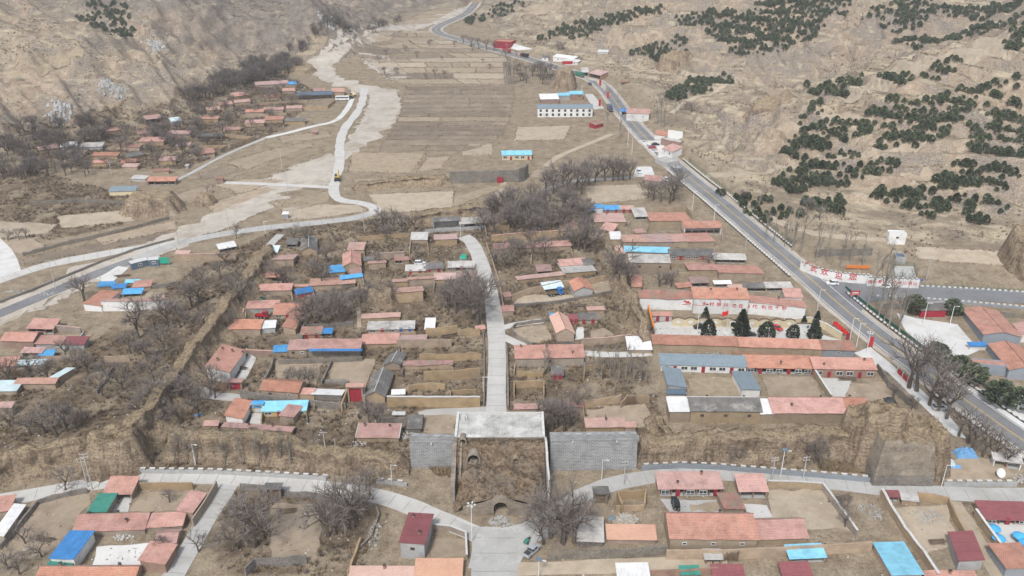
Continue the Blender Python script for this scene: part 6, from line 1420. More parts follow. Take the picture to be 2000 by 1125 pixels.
BT = [  # label/group, kinds, list of (x, y, height in pixels)
 ('bare tree at the left garden slope below the two-tone roofs', 'R', [(20,750,62),(60,738,50),(95,742,48),(150,722,45),(172,732,50),(200,772,48),(240,762,55),(212,746,45),(130,700,40)]),
 ('bare tree in scrub on the outer side of the west earth wall', 'R', [(270,662,82),(287,705,50),(255,690,50),(320,688,62),(330,640,55),(376,600,60),(392,592,58),(402,640,50),(300,745,60),(352,640,48),(430,545,40),(440,520,38),(395,560,45),(345,612,42),(310,610,45)]),
 ('bare tree crowding the inner foot of west earth wall', 'R', [(330,802,80),(300,800,72),(355,792,62),(388,815,55),(290,832,66),(412,772,62),(340,770,55),(375,790,50),(352,830,48),(320,835,50)]),
 ('bare tree above dry grass topped wall at left edge', 'R', [(110,852,70),(90,846,60),(132,842,60),(60,850,48),(150,838,50),(20,835,44)]),
 ('bare tree by the asphalt west road', 'R', [(165,588,62),(305,416,30),(462,466,30),(16,470,26),(38,468,24),(52,466,24),(405,375,16)]),
 ('bare tree beside west lane at its upper bend', 'R', [(475,602,72),(462,592,60),(447,650,44),(545,560,48),(560,562,46),(520,545,40)]),
 ('bare tree in wide thicket beside the orchard wall', 'B', [(600,632,62),(640,632,72),(666,636,78),(622,626,56),(690,612,50),(655,618,60),(585,640,45),(705,600,48)]),
 ('bare tree among upper left village plots', 'R', [(575,472,38),(630,556,55),(640,512,42),(600,478,40),(612,545,40),(740,592,48),(718,588,40),(765,590,40),(740,520,30),(815,505,30)]),
 ('bare tree at the village head left of arcaded ruin', 'R', [(770,452,46),(750,455,50),(738,458,45),(785,455,40),(810,450,38),(755,470,36)]),
 ('bare tree leaning over the central street', 'R', [(920,622,102),(905,604,84),(932,634,98),(890,612,74),(945,606,84),(875,606,56)]),
 ('bare tree in the dense grove below the north fields', 'G', []),
 ('bare tree in front of long house under grove', 'R', [(1040,502,60),(1000,512,52),(985,522,52),(1062,502,46),(1015,505,48),(970,515,40)]),
 ('bare tree beside the upper east earth wall', 'R', [(1142,492,72),(1162,496,58),(1130,490,50),(1118,488,44),(1210,560,92),(1200,550,70),(1100,480,50),(1225,565,60)]),
 ('small bare fruit tree in walled gardens below blue-edged house', 'R', [(585,748,30),(595,742,30),(562,744,26),(612,742,30),(605,752,26),(570,738,24)]),
 ('bare tree beside the two-window back wall by red gate', 'R', [(738,832,58),(722,826,48),(420,778,54)]),
 ('bare tree behind right-hand brick city wall', 'R', [(1078,842,74),(1102,842,70),(1090,834,66),(1115,835,52),(1130,800,50),(1065,838,50)]),
 ('wide bare tree in brown plot below ring road, left', 'B', [(498,1068,112),(478,1052,90),(465,1075,70)]),
 ('wide bare tree in brown plot below ring road, right', 'B', [(655,1042,108),(690,1032,102),(640,1048,92),(672,1020,80),(715,1000,48)]),
 ('bare tree beside the ring road bend near white steps', 'R', [(722,968,58),(702,962,46)]),
 ('sprawling bare tree at the junction right of the gate', 'B', [(1100,1062,128),(1075,1050,110),(1120,1060,86),(1062,1062,80)]),
 ('round bare tree by the ring road poles', 'B', [(128,958,52)]),
 ('small bare tree in the lower left yards', 'R', [(332,982,32),(50,1062,42),(82,1088,46),(15,1112,45),(38,1122,42),(318,1075,34),(388,1078,44)]),
 ('bare courtyard tree near the corner bastion', 'R', [(1745,778,32),(1780,800,30),(1390,992,0)]),
 ('tall bare roadside tree at the lower highway pavement', 'S', [(1775,758,108),(1790,764,112),(1815,792,92),(1832,802,112),(1848,818,90)]),
 ('pruned bare roadside tree leaning over the lower highway', 'S', [(1872,852,70),(1900,880,70),(1918,892,62),(1942,900,60),(1962,912,52),(1890,866,64)]),
 ('tall pale poplar at the road junction', 'T', [(1715,622,112),(1735,642,96),(1755,652,104),(1692,602,84),(1725,632,84)]),
 ('thin pale poplar by the hillside plots', 'T', [(1592,512,70),(1532,482,62),(1546,490,70),(1562,496,66),(1615,515,58),(1640,518,60),(1660,516,52),(1685,520,55),(1480,410,44),(1495,470,50),(1510,475,46)]),
 ('thin pale poplar sapling against the south earth wall', 'T', [(345,908,52),(380,908,56),(440,910,58),(475,908,56),(505,912,60),(520,910,50),(550,910,58),(570,914,66),(618,908,52),(365,906,46),(600,910,48)]),
 ('bare sapling in the thicket beside pale side lane', 'T', [(1140,742,44),(1158,738,46),(1175,745,46),(1192,740,48),(1208,745,48),(1222,742,50),(1238,748,46),(1252,745,48),(1200,730,46),(1168,728,44),(1262,752,40),(1230,730,42),(1062,735,48),(1070,730,46)]),
 ('tall poplar in the row by the far strip fields', 'T', [(985,166,50),(991,167,56),(997,166,54),(1003,165,48),(990,160,50)]),
 ('bare tree around the farm track north of grove', 'R', [(1110,378,74),(1125,372,70),(1150,362,60),(1162,357,56),(1182,354,60),(1197,354,56),(1207,354,50),(1217,352,50),(1080,378,60),(1065,378,50),(1100,368,60),(1135,380,54),(1090,385,46),(1230,350,44)]),
 ('bare tree by the highway lay-by cottage', 'R', [(1275,392,48),(1265,388,42),(1290,395,44),(1315,392,62),(1320,376,52),(1308,398,50)]),
 ('bare tree near white cottage on far highway', 'T', [(1290,248,46),(1283,246,40),(1297,250,42),(1210,268,34),(1186,240,28),(1320,240,30),(1205,200,20)]),
 ('bare tree beside far highway bend', 'R', [(1040,150,30),(1055,152,34),(1068,155,34),(1080,150,30),(1060,165,30),(1050,140,24),(920,90,24),(935,95,26),(950,98,26),(965,100,22),(905,84,20),(1090,100,22),(1100,98,20)]),
 ('bare tree among roadside stalls plots right of plaza hall', 'R', [(1310,560,40),(1385,520,32),(1288,560,34),(1300,555,30)]),
 ('shrubby bare tree on the scrub strip below the east quarter', 'B', [(1570,900,62),(1590,905,50),(1440,905,40),(1120,470,0),(1690,905,46),(1010,480,0)]),
 ('bare hillside tree by the poplar plots', 'R', [(1575,420,34),(1600,430,30),(1450,395,30),(1350,220,24),(1340,215,22)]),
 ('dark bush on the fallen front of the gate', 'B', [(1035,930,34)]),
 ('bare yard tree below the red-pillared porch house', 'R', [(1640,1005,38),(1650,1030,34)])]
def in_px_poly(poly, n, seed, sep=0, bands=False):
    r = np.random.default_rng(seed); W = [at(*p)[:2] for p in poly]; A = np.array(W); out = []; grid = {}
    x = r.uniform(A[:, 0].min(), A[:, 0].max(), n * 14); y = r.uniform(A[:, 1].min(), A[:, 1].max(), n * 14); k = in_poly(x, y, W); x, y = x[k], y[k]
    if bands:
        b = (hz(x, y) - SL * y) / 2.6 + .5 * pn(x / 30, y / 30); k = (b - np.floor(b)) < .62; x, y = x[k], y[k]
    for X, Y in zip(x.tolist(), y.tolist()):
        if len(out) >= n: break
        if sep:
            gx, gy = int(X // sep), int(Y // sep)
            if any((X - a) ** 2 + (Y - c) ** 2 < sep * sep for i in (-1, 0, 1) for j in (-1, 0, 1) for a, c in grid.get((gx + i, gy + j), ())): continue
            grid.setdefault((gx, gy), []).append((X, Y))
        out.append((X, Y))
    return out
for lb, kd, L in BT:
    L = sorted(q for q in L if q[2]); ORD = ['leftmost', 'second from left', 'third from left', 'fourth from left', 'fifth from left', 'sixth from left', 'seventh from left', 'eighth from left', 'ninth from left', 'tenth from left', 'eleventh from left', 'twelfth from left', 'thirteenth from left', 'fourteenth from left', 'fifteenth from left']
    for k, (x, y, h) in enumerate(L):
        od = '' if len(L) == 1 else ', ' + ('rightmost' if k == len(L) - 1 else ORD[k])
        put_tree(x, y, px_h(y, h), {'R': ROUND, 'T': TALL, 'B': BUSH, 'G': ROUND, 'S': SPARSE}[kd], lb + od, 'set of ' + lb + 's' if not lb.endswith('s') else 'set of ' + lb, 'poplar_tree' if kd == 'T' else 'bare_tree')
WOOD = []
for lb, P, n, h0, h1, sd in [
 ('bare tree in the dense grove below the north fields', [(935,452),(945,425),(1000,405),(1120,400),(1150,430),(1145,462),(1060,455),(1000,462)], 44, 9, 14, 1),
 ('bare tree scattered among west hamlet houses', [(100,330),(180,270),(300,240),(420,230),(480,250),(430,300),(360,325),(250,340)], 40, 6, 10, 2),
 ('bare tree in the woods behind west hamlet', [(360,205),(420,155),(500,125),(560,118),(590,140),(520,160),(440,190)], 60, 8, 12, 3),
 ('bare tree in gully woods at the hill foot, left edge', [(-20,360),(-20,270),(60,255),(200,240),(240,260),(150,300),(180,350),(60,345)], 44, 7, 11, 4),
 ('bare tree scattered among north hamlet houses', [(470,260),(460,190),(560,160),(600,165),(600,200),(560,230)], 24, 5, 9, 5),
 ('bare tree in far valley fields', [(620,110),(700,90),(860,80),(1000,110),(990,150),(800,160),(700,130)], 18, 4, 7, 6),
 ('bare tree in far woods at the foot of the left mountain', [(545,105),(590,85),(680,60),(780,38),(790,44),(690,70),(600,100)], 24, 6, 9, 7)]:
    for w in in_px_poly(P, n, sd):
        if sd in (3, 4, 7): WOOD.append((w, TR.uniform(h0, h1)))
        else: put_tree(0, 0, TR.uniform(h0, h1), ROUND + BUSH[:1], lb, 'set of ' + lb + 's', world=w)
for P, n, h0, h1, sd in (([(360,205),(420,155),(500,125),(560,118),(590,140),(520,160),(440,190)], 55, 7, 11, 33), ([(-20,365),(-20,270),(60,255),(200,240),(260,255),(180,300),(200,345),(60,350)], 45, 6, 10, 34), ([(240,300),(330,225),(430,205),(470,225),(430,290),(330,310)], 34, 6, 9, 35), ([(545,105),(590,85),(680,60),(690,70),(600,100)], 25, 6, 9, 36), ([(1000,140),(1060,130),(1090,165),(1050,175),(1010,160)], 16, 5, 8, 37)):
    for w in in_px_poly(P, n, sd): WOOD.append((w, TR.uniform(h0, h1)))
# the far leafless woods read as one grey mass
wv, wf, wm_, n0 = [], [], [], 0
for w, h in WOOD:
    for me, mi in zip(TR.choice(ROUND), (0, 1)):
        v = np.zeros(len(me.vertices) * 3); me.vertices.foreach_get('co', v); v = v.reshape(-1, 3); a = TR.uniform(0, 6.28); ca, sa = math.cos(a) * h, math.sin(a) * h
        wv.append(np.stack([v[:, 0] * ca - v[:, 1] * sa + w[0], v[:, 0] * sa + v[:, 1] * ca + w[1], v[:, 2] * h + float(hz(*w))], 1))
        me.calc_loop_triangles(); f = np.zeros(len(me.loop_triangles) * 3, np.int32); me.loop_triangles.foreach_get('vertices', f); wf.append(f.reshape(-1, 3) + n0); wm_.append(np.full(len(wf[-1]), mi)); n0 += len(v)
tag(link('bare_woods', big_mesh('bare_woods', np.concatenate(wv), np.concatenate(wf), ['bark', 'twig'], np.concatenate(wm_), uv=False)), 'grey leafless woods at the foot of the left hills', 'woods', None, 'stuff')

# evergreens
def needle_tree(seed, n, prof, flat, m_, clump=.13, trunk=.25, jag=.25):
    """unit-height evergreen; prof(t) = crown radius at height t"""
    r = random.Random(seed); tb = MB(); tb.tube([(0, 0, -.05), (r.uniform(-.02, .02), r.uniform(-.02, .02), .5), (0, 0, .9)], [.028, .02, .006], 'bark', 5, False); cb = MB()
    for i in range(n):
        t = trunk + (1 - trunk) * r.random() ** .9; a = r.uniform(0, 6.28); R_ = prof((t - trunk) / (1 - trunk)) * (1 - jag * r.random() ** 2) * (1 + .18 * math.sin(a * 3 + seed))
        p = Vector((math.cos(a) * R_, math.sin(a) * R_, t)); out = Vector((math.cos(a), math.sin(a), .5)).normalized()
        for k in range(2):
            d = (out + Vector((r.gauss(0, .6), r.gauss(0, .6), r.gauss(0, .5)))).normalized(); s = d.cross(Vector((r.gauss(0, 1), r.gauss(0, 1), r.gauss(0, 1)))).normalized(); c = clump * r.uniform(.6, 1.3)
            cb.face([p - d * c * .6 - s * c * .4, p - d * c * .2 + s * c * .5, p + d * c, ], m_); cb.face([p - d * c * .6 + s * c * .3, p + d * c * .9 + s * c * .35, p + d * c * .4 - s * c * .5], m_)
    return tb.mesh('trunk'), cb.mesh('crown')
rp = lambda t: .42 * math.sin(math.pi * min(1, .22 + t * .78)) ** .7
PINE = [needle_tree(s, 110, rp, 0, 'pine_needles', .17, .2) for s in (1, 2, 3, 4)]
PINE_BIG = [needle_tree(s, 260, rp, 0, 'pine_needles', .12, .25) for s in (5, 6)]
CYP = [needle_tree(s, 520, lambda t: .30 * (1 - t) ** .75 * min(1, .5 + t * 4), 0, 'cypress_needles', .075, .04, .3) for s in (7, 8)]
CYP2 = [needle_tree(9, 420, lambda t: .44 * math.sin(math.pi * min(1, .28 + t * .72)) ** .6, 0, 'cypress_needles', .09, .06, .25)]
PC = [ # label, polygon, count, height, seed
 ('small pine in the rowed plantation above the hill track', [(1500,362),(1560,322),(1640,302),(1730,306),(1760,330),(1700,345),(1600,366),(1520,386)], 95),
 ('dark pine on the middle terrace left of the bare ridge', [(1520,272),(1600,242),(1690,236),(1700,260),(1600,296),(1530,302)], 65),
 ('dark pine in the broad hillside belt right of the loess butte', [(1680,222),(1800,190),(1900,180),(1992,152),(1992,168),(1900,216),(1860,250),(1780,266),(1700,250)], 165),
 ('dark pine in the wedge beside the upper hill track', [(1690,286),(1790,246),(1860,256),(1830,282),(1740,288)], 60),
 ('dark pine in dense stand at the right edge', [(1888,242),(2005,196),(2005,310),(1900,306)], 95),
 ('dark pine in lens-shaped stand near right edge', [(1820,360),(1880,316),(1960,322),(2005,352),(1998,376),(1860,366)], 65),
 ('dark pine in the lowest hillside stand', [(1700,386),(1720,366),(1800,372),(1900,386),(1972,402),(1978,440),(1880,436),(1700,406)], 95),
 ('dark pine strung along the pale ridge crest', [(1710,150),(1800,130),(1880,120),(1860,146),(1760,170)], 45),
 ('scattered pine on left end of the pale ridge', [(1560,180),(1680,150),(1690,160),(1590,205),(1540,240),(1620,235)], 32),
 ('far pine in the long belt over the highway bend', [(1040,76),(1150,40),(1290,15),(1296,26),(1180,60),(1110,76)], 85),
 ('far pine in small stand by the upper terraces', [(1320,36),(1390,20),(1440,26),(1400,46),(1330,50)], 50),
 ('far pine in the large dark wood at top right', [(1380,62),(1450,30),(1500,0),(1660,0),(1660,20),(1600,60),(1580,86),(1500,106),(1430,108)], 260),
 ('far pine beside the flat-topped loess knoll', [(1230,106),(1290,88),(1330,78),(1372,85),(1330,108),(1262,116)], 60),
 ('pine on the slope above white cottage track', [(1300,190),(1330,166),(1430,150),(1440,160),(1360,186),(1310,206)], 75),
 ('far pine in broken rows above the ravine', [(1680,45),(1740,10),(1810,0),(1992,0),(1992,15),(1830,20),(1785,68),(1740,70)], 110),
 ('far pine in narrow belt behind the pale ridge', [(1730,92),(1800,75),(1900,55),(2005,30),(2005,46),(1900,70),(1800,94)], 95),
 ('far pine on the slope beside the distant highway', [(900,42),(960,15),(1000,5),(1032,10),(960,36),(920,50)], 45),
 ('roadside pine between highway fence and hill track', [(1400,378),(1500,392),(1560,420),(1500,440),(1440,410)], 24),
 ('far pine in dark wood on left hill saddle', [(150,36),(200,5),(240,0),(266,30),(240,76),(190,56)], 80),
 ('dark pine beside pale track at the right top', [(1960,86),(2005,56),(2005,92),(1966,100)], 30),
 ('lone pine on the bare lower terraces', [(1560,396),(1650,386),(1640,430),(1560,426)], 12)]
AP = []
for k, (lb, P, n) in enumerate(PC):
    for w in in_px_poly(P, int(n * 1.9), 100 + k, 2.3, True):
        if float(pn(w[0] / 11, w[1] / 11)) > -.45: AP.append((math.hypot(*w), w, lb))
AP.sort(key=lambda q: q[0])
far_V, far_F, nv = [], [], 0
for i, (d, w, lb) in enumerate(AP):
    h = TR.uniform(1.9, 4.4)
    if i < 300:
        t, c = TR.choice(PINE); e = thing('pine_tree', lb, 'tree', (*w, float(hz(*w)) - .1), 'set of ' + lb + 's'); e.rotation_euler = (0, 0, TR.uniform(0, 6.28)); e.scale = (h * TR.uniform(.8, 1.05), h * TR.uniform(.8, 1.05), h)
        for nm, me in (('trunk', t), ('crown', c)): o = bpy.data.objects.new(nm, me); COL.objects.link(o); o.parent = e
    else:
        if i == 300:
            TV = []
            for t, c in PINE:
                v = np.zeros(len(c.vertices) * 3); c.vertices.foreach_get('co', v); TV.append(v.reshape(-1, 3))
        v = TV[TR.randrange(4)]; a = TR.uniform(0, 6.28); ca, sa = math.cos(a) * h, math.sin(a) * h
        q = np.stack([v[:, 0] * ca - v[:, 1] * sa + w[0], v[:, 0] * sa + v[:, 1] * ca + w[1], v[:, 2] * h + float(hz(*w)) - .1], 1); far_V.append(q)
V = np.concatenate(far_V); fw = link('pine_wood', big_mesh('pine_wood', V, np.arange(len(V)).reshape(-1, 3), ['pine_needles'], uv=False)); tag(fw, 'dark pine woods covering the far hillsides', 'woods', None, 'stuff')
def ever(px, py, hpx, kinds, label, name='cypress_tree', group=None, wide=1.0):
    x, y, z = at(px, py); h = px_h(py, hpx); t, c = TR.choice(kinds); e = thing(name, label, 'tree', (x, y, z - .05), group); e.rotation_euler = (0, 0, TR.uniform(0, 6)); e.scale = (h * wide, h * wide, h)
    for nm, me in (('trunk', t), ('crown', c)): o = bpy.data.objects.new(nm, me); COL.objects.link(o); o.parent = e
ever(1377, 625, 25, CYP, 'slim dark cypress against the wavy cream wall'); ever(1383, 657, 33, CYP2, 'bushy cypress beside the black plaza car', wide=.8); ever(1446, 658, 52, CYP, 'tallest broad cypress in the plaza middle', wide=1.0)
ever(1497, 660, 31, CYP2, 'ragged cypress below the red plaza car'); ever(1549, 661, 26, CYP2, 'round clipped cypress in the plaza', wide=.9); ever(1589, 662, 38, CYP, 'broad cypress near the yellow plaza wall', wide=1.1)
ever(1568, 641, 24, CYP, 'small cypress by the white plaza screen'); ever(1594, 636, 28, CYP, 'spiky cypress at the plaza back corner', wide=.9)
for x, y, h, lb in ((1896,752,40,'round pine beside blue-grey roadside yard'),(1872,730,34,'small pine at corner of blue-grey roadside yard'),(1948,792,46,'large pine by the right edge pavement'),(1984,800,40,'drooping pine at right edge pavement'),(1785,612,34,'pine left of the red pavilion'),(1858,615,30,'pine right of the red pavilion'),(1826,712,40,'dark conifer behind lower highway trees'),(1745,690,0,'')):
    if h: ever(x, y, h, PINE_BIG, lb, 'pine_tree', None, 1.15)
# ------------------------------------------------------------------ vehicles
def wheel_meshes():
    t = MB(); t.lathe((0, 0, 0), [(.2, -.11), (.33, -.11), (.35, -.07), (.35, .07), (.33, .11), (.2, .11)], 'rubber', 14)
    r = MB(); r.lathe((0, 0, 0), [(0, -.09), (.2, -.09), (.2, .09), (0, .09)], 'car_silver', 10); return t.mesh('tyre'), r.mesh('rim')
TY, RI = wheel_meshes()
def add_wheels(e, xs, half, s=1.0):
    for x in xs:
        for sd in (-1, 1):
            t = bpy.data.objects.new('wheel', TY); COL.objects.link(t); t.parent = e; t.location = (x, sd * half, .35 * s); t.rotation_euler = (R(90), 0, 0); t.scale = (s, s, s)
            r = bpy.data.objects.new('rim', RI); COL.objects.link(r); r.parent = t
def prof_body(name, e, outline, half, m_, inset=.12, top_z=None):
    """side outline extruded across the car, rounded in at the shoulders"""
    b = MB(); n = len(outline); zs = [p[1] for p in outline]; zm = min(zs) + (max(zs) - min(zs)) * .55
    L_ = [(x, -(half - (inset if z > zm else .03)), z) for x, z in outline]; Li = [(x, -half, z) if z <= zm else (x, -(half - inset), z) for x, z in outline]; Ri = [(x, -y, z) for x, y, z in Li]
    b.face(Li, m_); b.face(Ri[::-1], m_)
    for i in range(n): j = (i + 1) % n; b.face([Li[j], Li[i], Ri[i], Ri[j]], m_)
    o = b.build(name); o.parent = e; return o
def bx(name, e, c, d, m_, parent=None):
    b = MB(); b.box(c, d, m_); o = b.build(name); o.parent = parent or e; return o
def car(px, py, head, paint, label, kind='sedan', lift=.16, world=None):
    x, y, z = at(px, py); e = thing('parked_car' if kind != 'truck' else 'truck', label, 'car', (x, y, z + lift)); e.rotation_euler = (0, 0, head)
    if kind == 'suv': L, hf, bel, rf, c = 4.6, .93, 1.05, 1.72, (-2.1, -1.75, .45, 1.15)
    else: L, hf, bel, rf, c = 4.6, .90, .92, 1.46, (-1.75, -.95, .55, 1.3)
    prof_body('body', e, [(-L / 2, .35), (-L / 2 + .1, .25), (L / 2 - .15, .25), (L / 2, .4), (L / 2 - .03, .68), (L / 2 - .3, .8), (c[3], bel), (c[0], bel), (-L / 2 + .08, bel - .05)], hf, paint)
    g = prof_body('cabin_glass', e, [(c[0], bel), (c[3], bel), (c[2], rf - .05), (c[1], rf - .05)], hf - .14, 'glass', .12)
    bx('roof', e, ((c[1] + c[2]) / 2, 0, rf - .02), (c[2] - c[1] + .1, 2 * hf - .45, .09), paint)
    for s in (-1, 1):
        bx('headlight', e, (L / 2 - .12, s * (hf - .28), .66), (.22, .36, .14), 'frame_white'); bx('tail_light', e, (-L / 2 + .06, s * (hf - .2), .75), (.12, .3, .16), 'red_paint'); bx('mirror', e, (c[3] - .4, s * (hf + .06), bel + .05), (.15, .18, .12), paint)
        b = MB(); b.box(((c[1] + c[2]) / 2 - .1, s * (hf - .12), (bel + rf) / 2), (.1, .06, rf - bel), paint); o = b.build('pillar'); o.parent = e
    add_wheels(e, (-1.4, 1.4), hf - .1); return e
def truck(px, py, head, cabm, boxm, label, L=7.0, boxh=2.2, bed=False, w=1.15, cat='truck'):
    x, y, z = at(px, py); e = thing('truck', label, cat, (x, y, z + .16)); e.rotation_euler = (0, 0, head)
    bx('chassis', e, (0, 0, .75), (L, 1.0, .3), 'dark_metal')
    prof_body('cab', e, [(L / 2 - 1.9, .7), (L / 2, .7), (L / 2, 1.7), (L / 2 - .25, 2.7), (L / 2 - 1.8, 2.75), (L / 2 - 1.9, 2.5)], w, cabm)
    bx('windscreen', e, (L / 2 - .1, 0, 2.15), (.12, 2 * w - .35, .8), 'glass')
    for s in (-1, 1): bx('side_window', e, (L / 2 - .95, s * (w - .05), 2.15), (.9, .1, .6), 'glass'); bx('headlight', e, (L / 2 + .01, s * (w - .3), 1.0), (.06, .3, .2), 'frame_white')
    if bed:
        bx('bed_floor', e, (-1.0, 0, 1.0), (L - 2.1, 2 * w, .12), boxm)
        for s in (-1, 1): bx('side_board', e, (-1.0, s * (w - .03), 1.3), (L - 2.1, .06, .5), boxm)
        bx('tail_board', e, (-L / 2 + .08, 0, 1.3), (.06, 2 * w - .14, .5), boxm)
    else: bx('cargo_box', e, (-1.0, 0, 1.0 + boxh / 2), (L - 2.1, 2 * w + .1, boxh), boxm)
    add_wheels(e, (-L / 2 + 1.0, -L / 2 + 2.1, L / 2 - 1.2), w - .12, 1.35); return e
def hw_dir(px, py):
    p = at(px, py)[:2]; i = min(range(1, len(HW) - 1), key=lambda k: math.hypot(HW[k][0] - p[0], HW[k][1] - p[1])); return math.atan2(HW[i + 1][1] - HW[i - 1][1], HW[i + 1][0] - HW[i - 1][0])
car(1625, 556, R(178), 'car_white', 'white sport utility car waiting under the red-lettered curved wall', 'suv', .17)
car(1730, 562, R(-2), 'car_white', 'white saloon driving past the red-lettered straight wall')
car(1300, 352, hw_dir(1300, 352), 'car_white', 'white car driving on the highway near the lay-by')
car(1248, 338, R(-80), 'car_white', 'white car parked in the highway lay-by', 'suv')
car(1274, 290, R(170), 'car_crimson', 'dark red car on the roadside forecourt'); car(1280, 284, R(10), 'car_black', 'black car beside the dark red one on the forecourt')
car(1152, 166, hw_dir(1152, 166), 'car_navy', 'dark car on the far highway behind a lorry', 'suv')
car(1367, 641, R(10), 'car_black', 'black car parked left of the bushy plaza cypress'); car(1460, 642, R(80), 'car_white', 'white car half hidden by the tallest plaza cypress', 'suv'); car(1463, 656, R(5), 'car_black', 'dark car at the foot of tallest plaza cypress')
car(1516, 643, R(-52), 'car_red', 'bright red car parked alone in the plaza'); car(1073, 130, hw_dir(1073, 130), 'car_grey', 'grey car on the far highway bend'); car(1835, 800, R(0), 'car_silver', 'silver van under the lower highway trees', 'suv')
car(820, 517, R(5), 'car_white', 'white van behind the long sheet-roofed row', 'suv')
truck(1191, 216, hw_dir(1191, 216) + math.pi, 'car_navy', 'car_navy', 'dark blue box lorry coming down the far highway', 9, 2.4)
truck(1132, 150, hw_dir(1140, 147) + math.pi, 'car_green', 'car_green', 'dark green box lorry by the loess tower', 9, 2.4)
truck(1024, 112, hw_dir(1024, 112), 'car_crimson', 'car_black', 'black lorry with red cab on the distant highway', 9, 2.2)
truck(990, 103, hw_dir(990, 103), 'car_crimson', 'car_crimson', 'red lorry on the distant highway', 8, 2.0)
truck(1084, 577, R(20), 'car_blue', 'wood', 'blue flatbed truck under the pale sheet shed', 6, 2, True)
truck(512, 622, R(0), 'car_crimson', 'car_crimson', 'small red farm truck in the lane courtyard', 4.6, 1, True, .85)
truck(1318, 990, R(-88), 'car_black', 'dark_metal', 'dark cargo tricycle truck in the porch house yard', 4.2, 1, True, .75)
# silver pickup at the gate junction
x, y, z = at(1039, 1080); e = thing('pickup_truck', 'silver double-cab pickup parked at the gate junction', 'truck', (x, y, z + .16)); e.rotation_euler = (0, 0, R(52))
prof_body('body', e, [(-2.6, .45), (2.55, .4), (2.62, .7), (2.5, .95), (1.35, 1.08), (-2.6, 1.08)], .93, 'car_silver')
prof_body('cabin_glass', e, [(-.75, 1.08), (1.35, 1.08), (.7, 1.68), (-.6, 1.7)], .84, 'glass'); bx('roof', e, (.05, 0, 1.72), (1.4, 1.5, .08), 'car_silver')
bx('bed_liner', e, (-1.7, 0, 1.09), (1.6, 1.5, .05), 'dark_metal')
for s in (-1, 1): bx('bed_rail', e, (-1.7, s * .84, 1.2), (1.75, .12, .24), 'car_silver'); bx('headlight', e, (2.5, s * .68, .8), (.2, .35, .2), 'frame_white'); bx('door_pillar', e, (-.0, s * .8, 1.4), (.09, .08, .62), 'car_silver')
bx('tailgate', e, (-2.56, 0, 1.2), (.1, 1.65, .24), 'car_silver'); add_wheels(e, (-1.6, 1.65), .83, 1.05)
# green motor tricycle beside it
x, y, z = at(1030, 1060); e = thing('motor_tricycle', 'green motor tricycle beside the silver pickup', 'tricycle', (x, y, z + .16)); e.rotation_euler = (0, 0, R(60))
bx('cargo_tray', e, (-.5, 0, .75), (1.5, 1.0, .4), 'car_green'); bx('seat', e, (.55, 0, .85), (.4, .5, .15), 'rubber')
b = MB(); b.tube([(.6, 0, .5), (1.2, 0, .9), (1.25, 0, .35)], .05, 'dark_metal', 6); b.tube([(1.15, -.35, 1.1), (1.15, .35, 1.1)], .03, 'dark_metal', 5); o = b.build('fork'); o.parent = e
add_wheels(e, (-.6,), .55, .75); t = bpy.data.objects.new('wheel', TY); COL.objects.link(t); t.parent = e; t.location = (1.25, 0, .27); t.rotation_euler = (R(90), 0, 0); t.scale = (.75,) * 3
# yellow digger on the riverside road and its fellow
def digger(px, py, head, label):
    x, y, z = at(px, py); e = thing('digger', label, 'excavator', (x, y, z + .16)); e.rotation_euler = (0, 0, head)
    for s in (-1, 1):
        b = MB(); b.box((0, s * 1.1, .45), (3.6, .6, .8), 'dark_metal'); o = b.build('track'); o.parent = e
    bx('body', e, (-.4, 0, 1.6), (2.8, 2.4, 1.2), 'car_yellow'); bx('cab', e, (.6, .6, 2.5), (1.4, 1.1, 1.5), 'glass'); bx('counterweight', e, (-1.9, 0, 1.6), (.6, 2.3, 1.1), 'dark_metal')
    b = MB(); b.tube([(.8, -.4, 2.0), (3.0, -.4, 4.6), (5.2, -.4, 3.2), (5.0, -.4, 1.0)], [.3, .25, .2, .18], 'car_yellow', 5); o = b.build('boom'); o.parent = e; bx('bucket', e, (4.9, -.4, .7), (.8, 1.0, .7), 'dark_metal')
digger(659, 353, R(95), 'yellow digger on the riverside road'); digger(687, 192, R(80), 'yellow digger parked beside north hamlet road')

